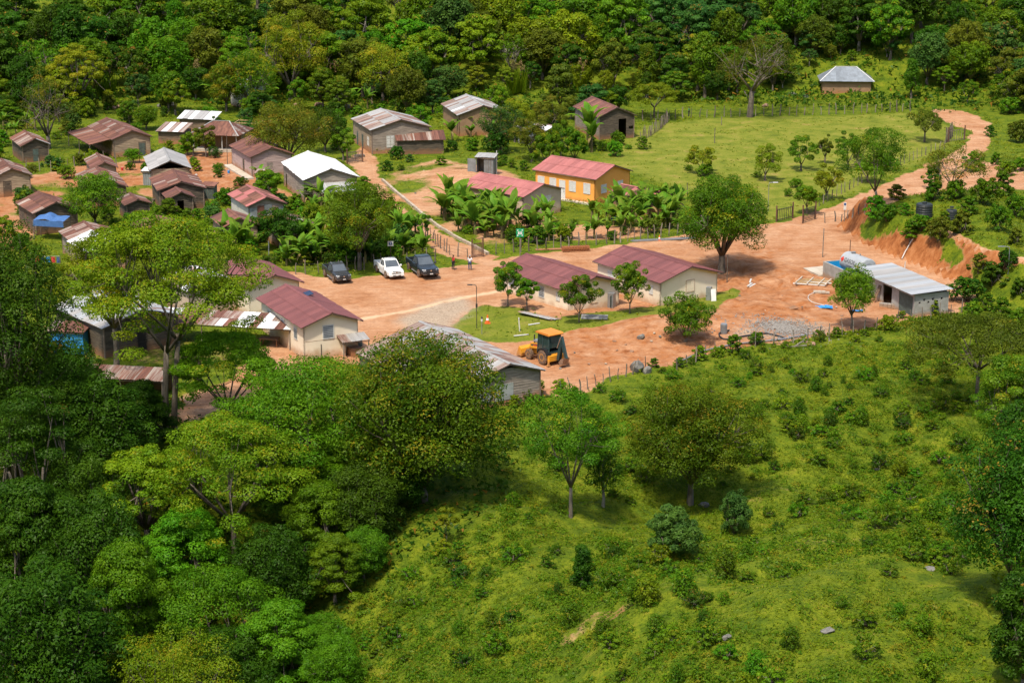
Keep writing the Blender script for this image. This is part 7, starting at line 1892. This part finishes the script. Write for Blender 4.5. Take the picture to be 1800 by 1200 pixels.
chair('white plastic chair on the porch of the hip roofed house', 376, 262, R(10), 'chair_white')
chair('blue plastic chair on the porch of the hip roofed house', 415, 256, R(-20), 'chair_blue')

for lab, px, py, n_ in [('firewood pile beside the dark hut with the porch', 262, 355, 9), ('firewood pile in front of the brown porch house', 178, 284, 8), ('firewood pile by the large grey house', 632, 276, 8)]:
    heap_of('firewood_pile', lab, 'firewood', px, py, [('log', 'post_wood', (-.7 + rm_.uniform(-.1, .1), (k % 4) * .17, .08 + (k // 4) * .15), (.7 + rm_.uniform(-.1, .1), (k % 4) * .17 + rm_.uniform(-.04, .04), .08 + (k // 4) * .15), .15, .14) for k in range(n_)], rm_.uniform(-.5, .5))
for lab, px, py, m in [('white bucket on the lane beside the pale grey roofed hut', 345, 312, 'white_paint'), ('blue bucket on the lane before the pink house', 402, 305, 'tarp_bright'), ('red bucket on the lane near the brown porch house', 215, 300, 'shirt_red')]:
    t = thing('bucket', lab, 'bucket', G(px, py))
    MB().lathe([(.14, 0), (.19, .38), (.20, .40)], 12).build('pail', m, t); MB().tube([(-.19, 0, .38), (-.12, 0, .52), (.12, 0, .52), (.19, 0, .38)], .012, 4).build('handle', 'steel_grey', t)
# ---------------------------------------------------------------- drain kerb, rocks
W = [G(*q) for q in [(672, 318), (690, 334), (712, 352), (740, 376), (768, 398), (800, 418), (832, 434), (858, 448)]]
t = thing('drain_kerb', 'pale masonry drain kerb running down beside the red path', 'kerb', W[0])
for a, b in zip(W[:-1], W[1:]):
    n = max(1, int((b - a).length / 1.6))
    for i in range(n):
        q = a.lerp(b, i / n); e = a.lerp(b, (i + 1) / n - .012)
        q = Vector((q.x, q.y, zg(q.x, q.y) + .10)) - W[0]; e = Vector((e.x, e.y, zg(e.x, e.y) + .10)) - W[0]
        MB().bar(q, e, .30 * rm_.uniform(.9, 1.08), .42).build('kerb_stone', 'kerb_stone', t)
def rock_mesh(seed):
    bm = bmesh.new(); bmesh.ops.create_icosphere(bm, subdivisions=2, radius=1.0); rr = random.Random(seed)
    ax_ = [Vector((rr.gauss(0, 1), rr.gauss(0, 1), rr.gauss(0, 1))).normalized() for _ in range(9)]
    for v in bm.verts:
        for a in ax_:
            d = v.co.dot(a)
            if d > .62: v.co -= a * (d - .62)
        v.co *= 1 + rr.uniform(-.05, .05)
    me_ = bpy.data.meshes.new('rock'); bm.to_mesh(me_); bm.free(); me_.materials.append(MATS['stone']); return me_
ROCKS = [rock_mesh(s) for s in range(5)]
def rock(label, px, py, s, m=None, flat=.7, grp=None):
    p = G(px, py); o = link('rock', rm_.choice(ROCKS)); o.location = p + Vector((0, 0, s * flat * .25)); o.scale = (s, s * rm_.uniform(.7, 1), s * flat); o.rotation_euler = (0, rm_.uniform(-.2, .2), rm_.uniform(0, 6))
    if m: set_mat(o, m)
    tag(o, label, 'rock', grp)
rock('big pale slab of rock standing at the yard fence', 1120, 652, .8, None, 1.0)
rock('smaller grey rock beside the big pale slab', 1138, 655, .6, None, .9)
rock('grey boulder on the red earth bank behind the backhoe', 1127, 594, .5)
rock('grey rock at the foot of the lone mango tree', 1237, 890, .45)
rock('reddish rock on the grass below the yard fence', 1425, 606, .7, 'stone_red', .5)
rock('flat pale rock on the middle of the green slope', 1540, 825, .35, None, .3)
rock('small grey rock near the bottom of the spur', 1278, 1122, .35)
rock('long grey rock outcrop on the lower right of the spur', 1455, 1108, .55, None, .22)
rock('flat grey rock right of the lower slope', 1635, 1000, .45, None, .25)
for q in [(200, 192), (212, 190), (228, 191), (246, 189), (262, 190), (280, 188), (300, 187), (560, 188), (585, 187), (610, 190), (520, 186), (1395, 168), (1415, 172), (1345, 188)]:
    rock('boulder of the rubble wall along the foot of the forest', q[0], q[1], rm_.uniform(.5, .95), rm_.choice([None, 'stone_red']), .7, 'rubble at the forest foot')
for q in [(1100, 606), (1085, 616), (1145, 600), (1160, 592), (1110, 618), (1150, 586), (870, 300), (745, 300), (760, 390), (775, 402), (790, 416), (730, 340), (1300, 520), (1345, 546), (1360, 560), (1480, 556), (1375, 520), (1080, 600), (1010, 620), (1035, 640), (1065, 640), (985, 648), (1240, 560), (1410, 540), (1470, 540)]:
    rock('loose stone lying on the bare red earth', q[0], q[1], rm_.uniform(.10, .24), rm_.choice([None, 'stone_red', 'kerb_stone']), .6, 'loose stones on the bare earth')
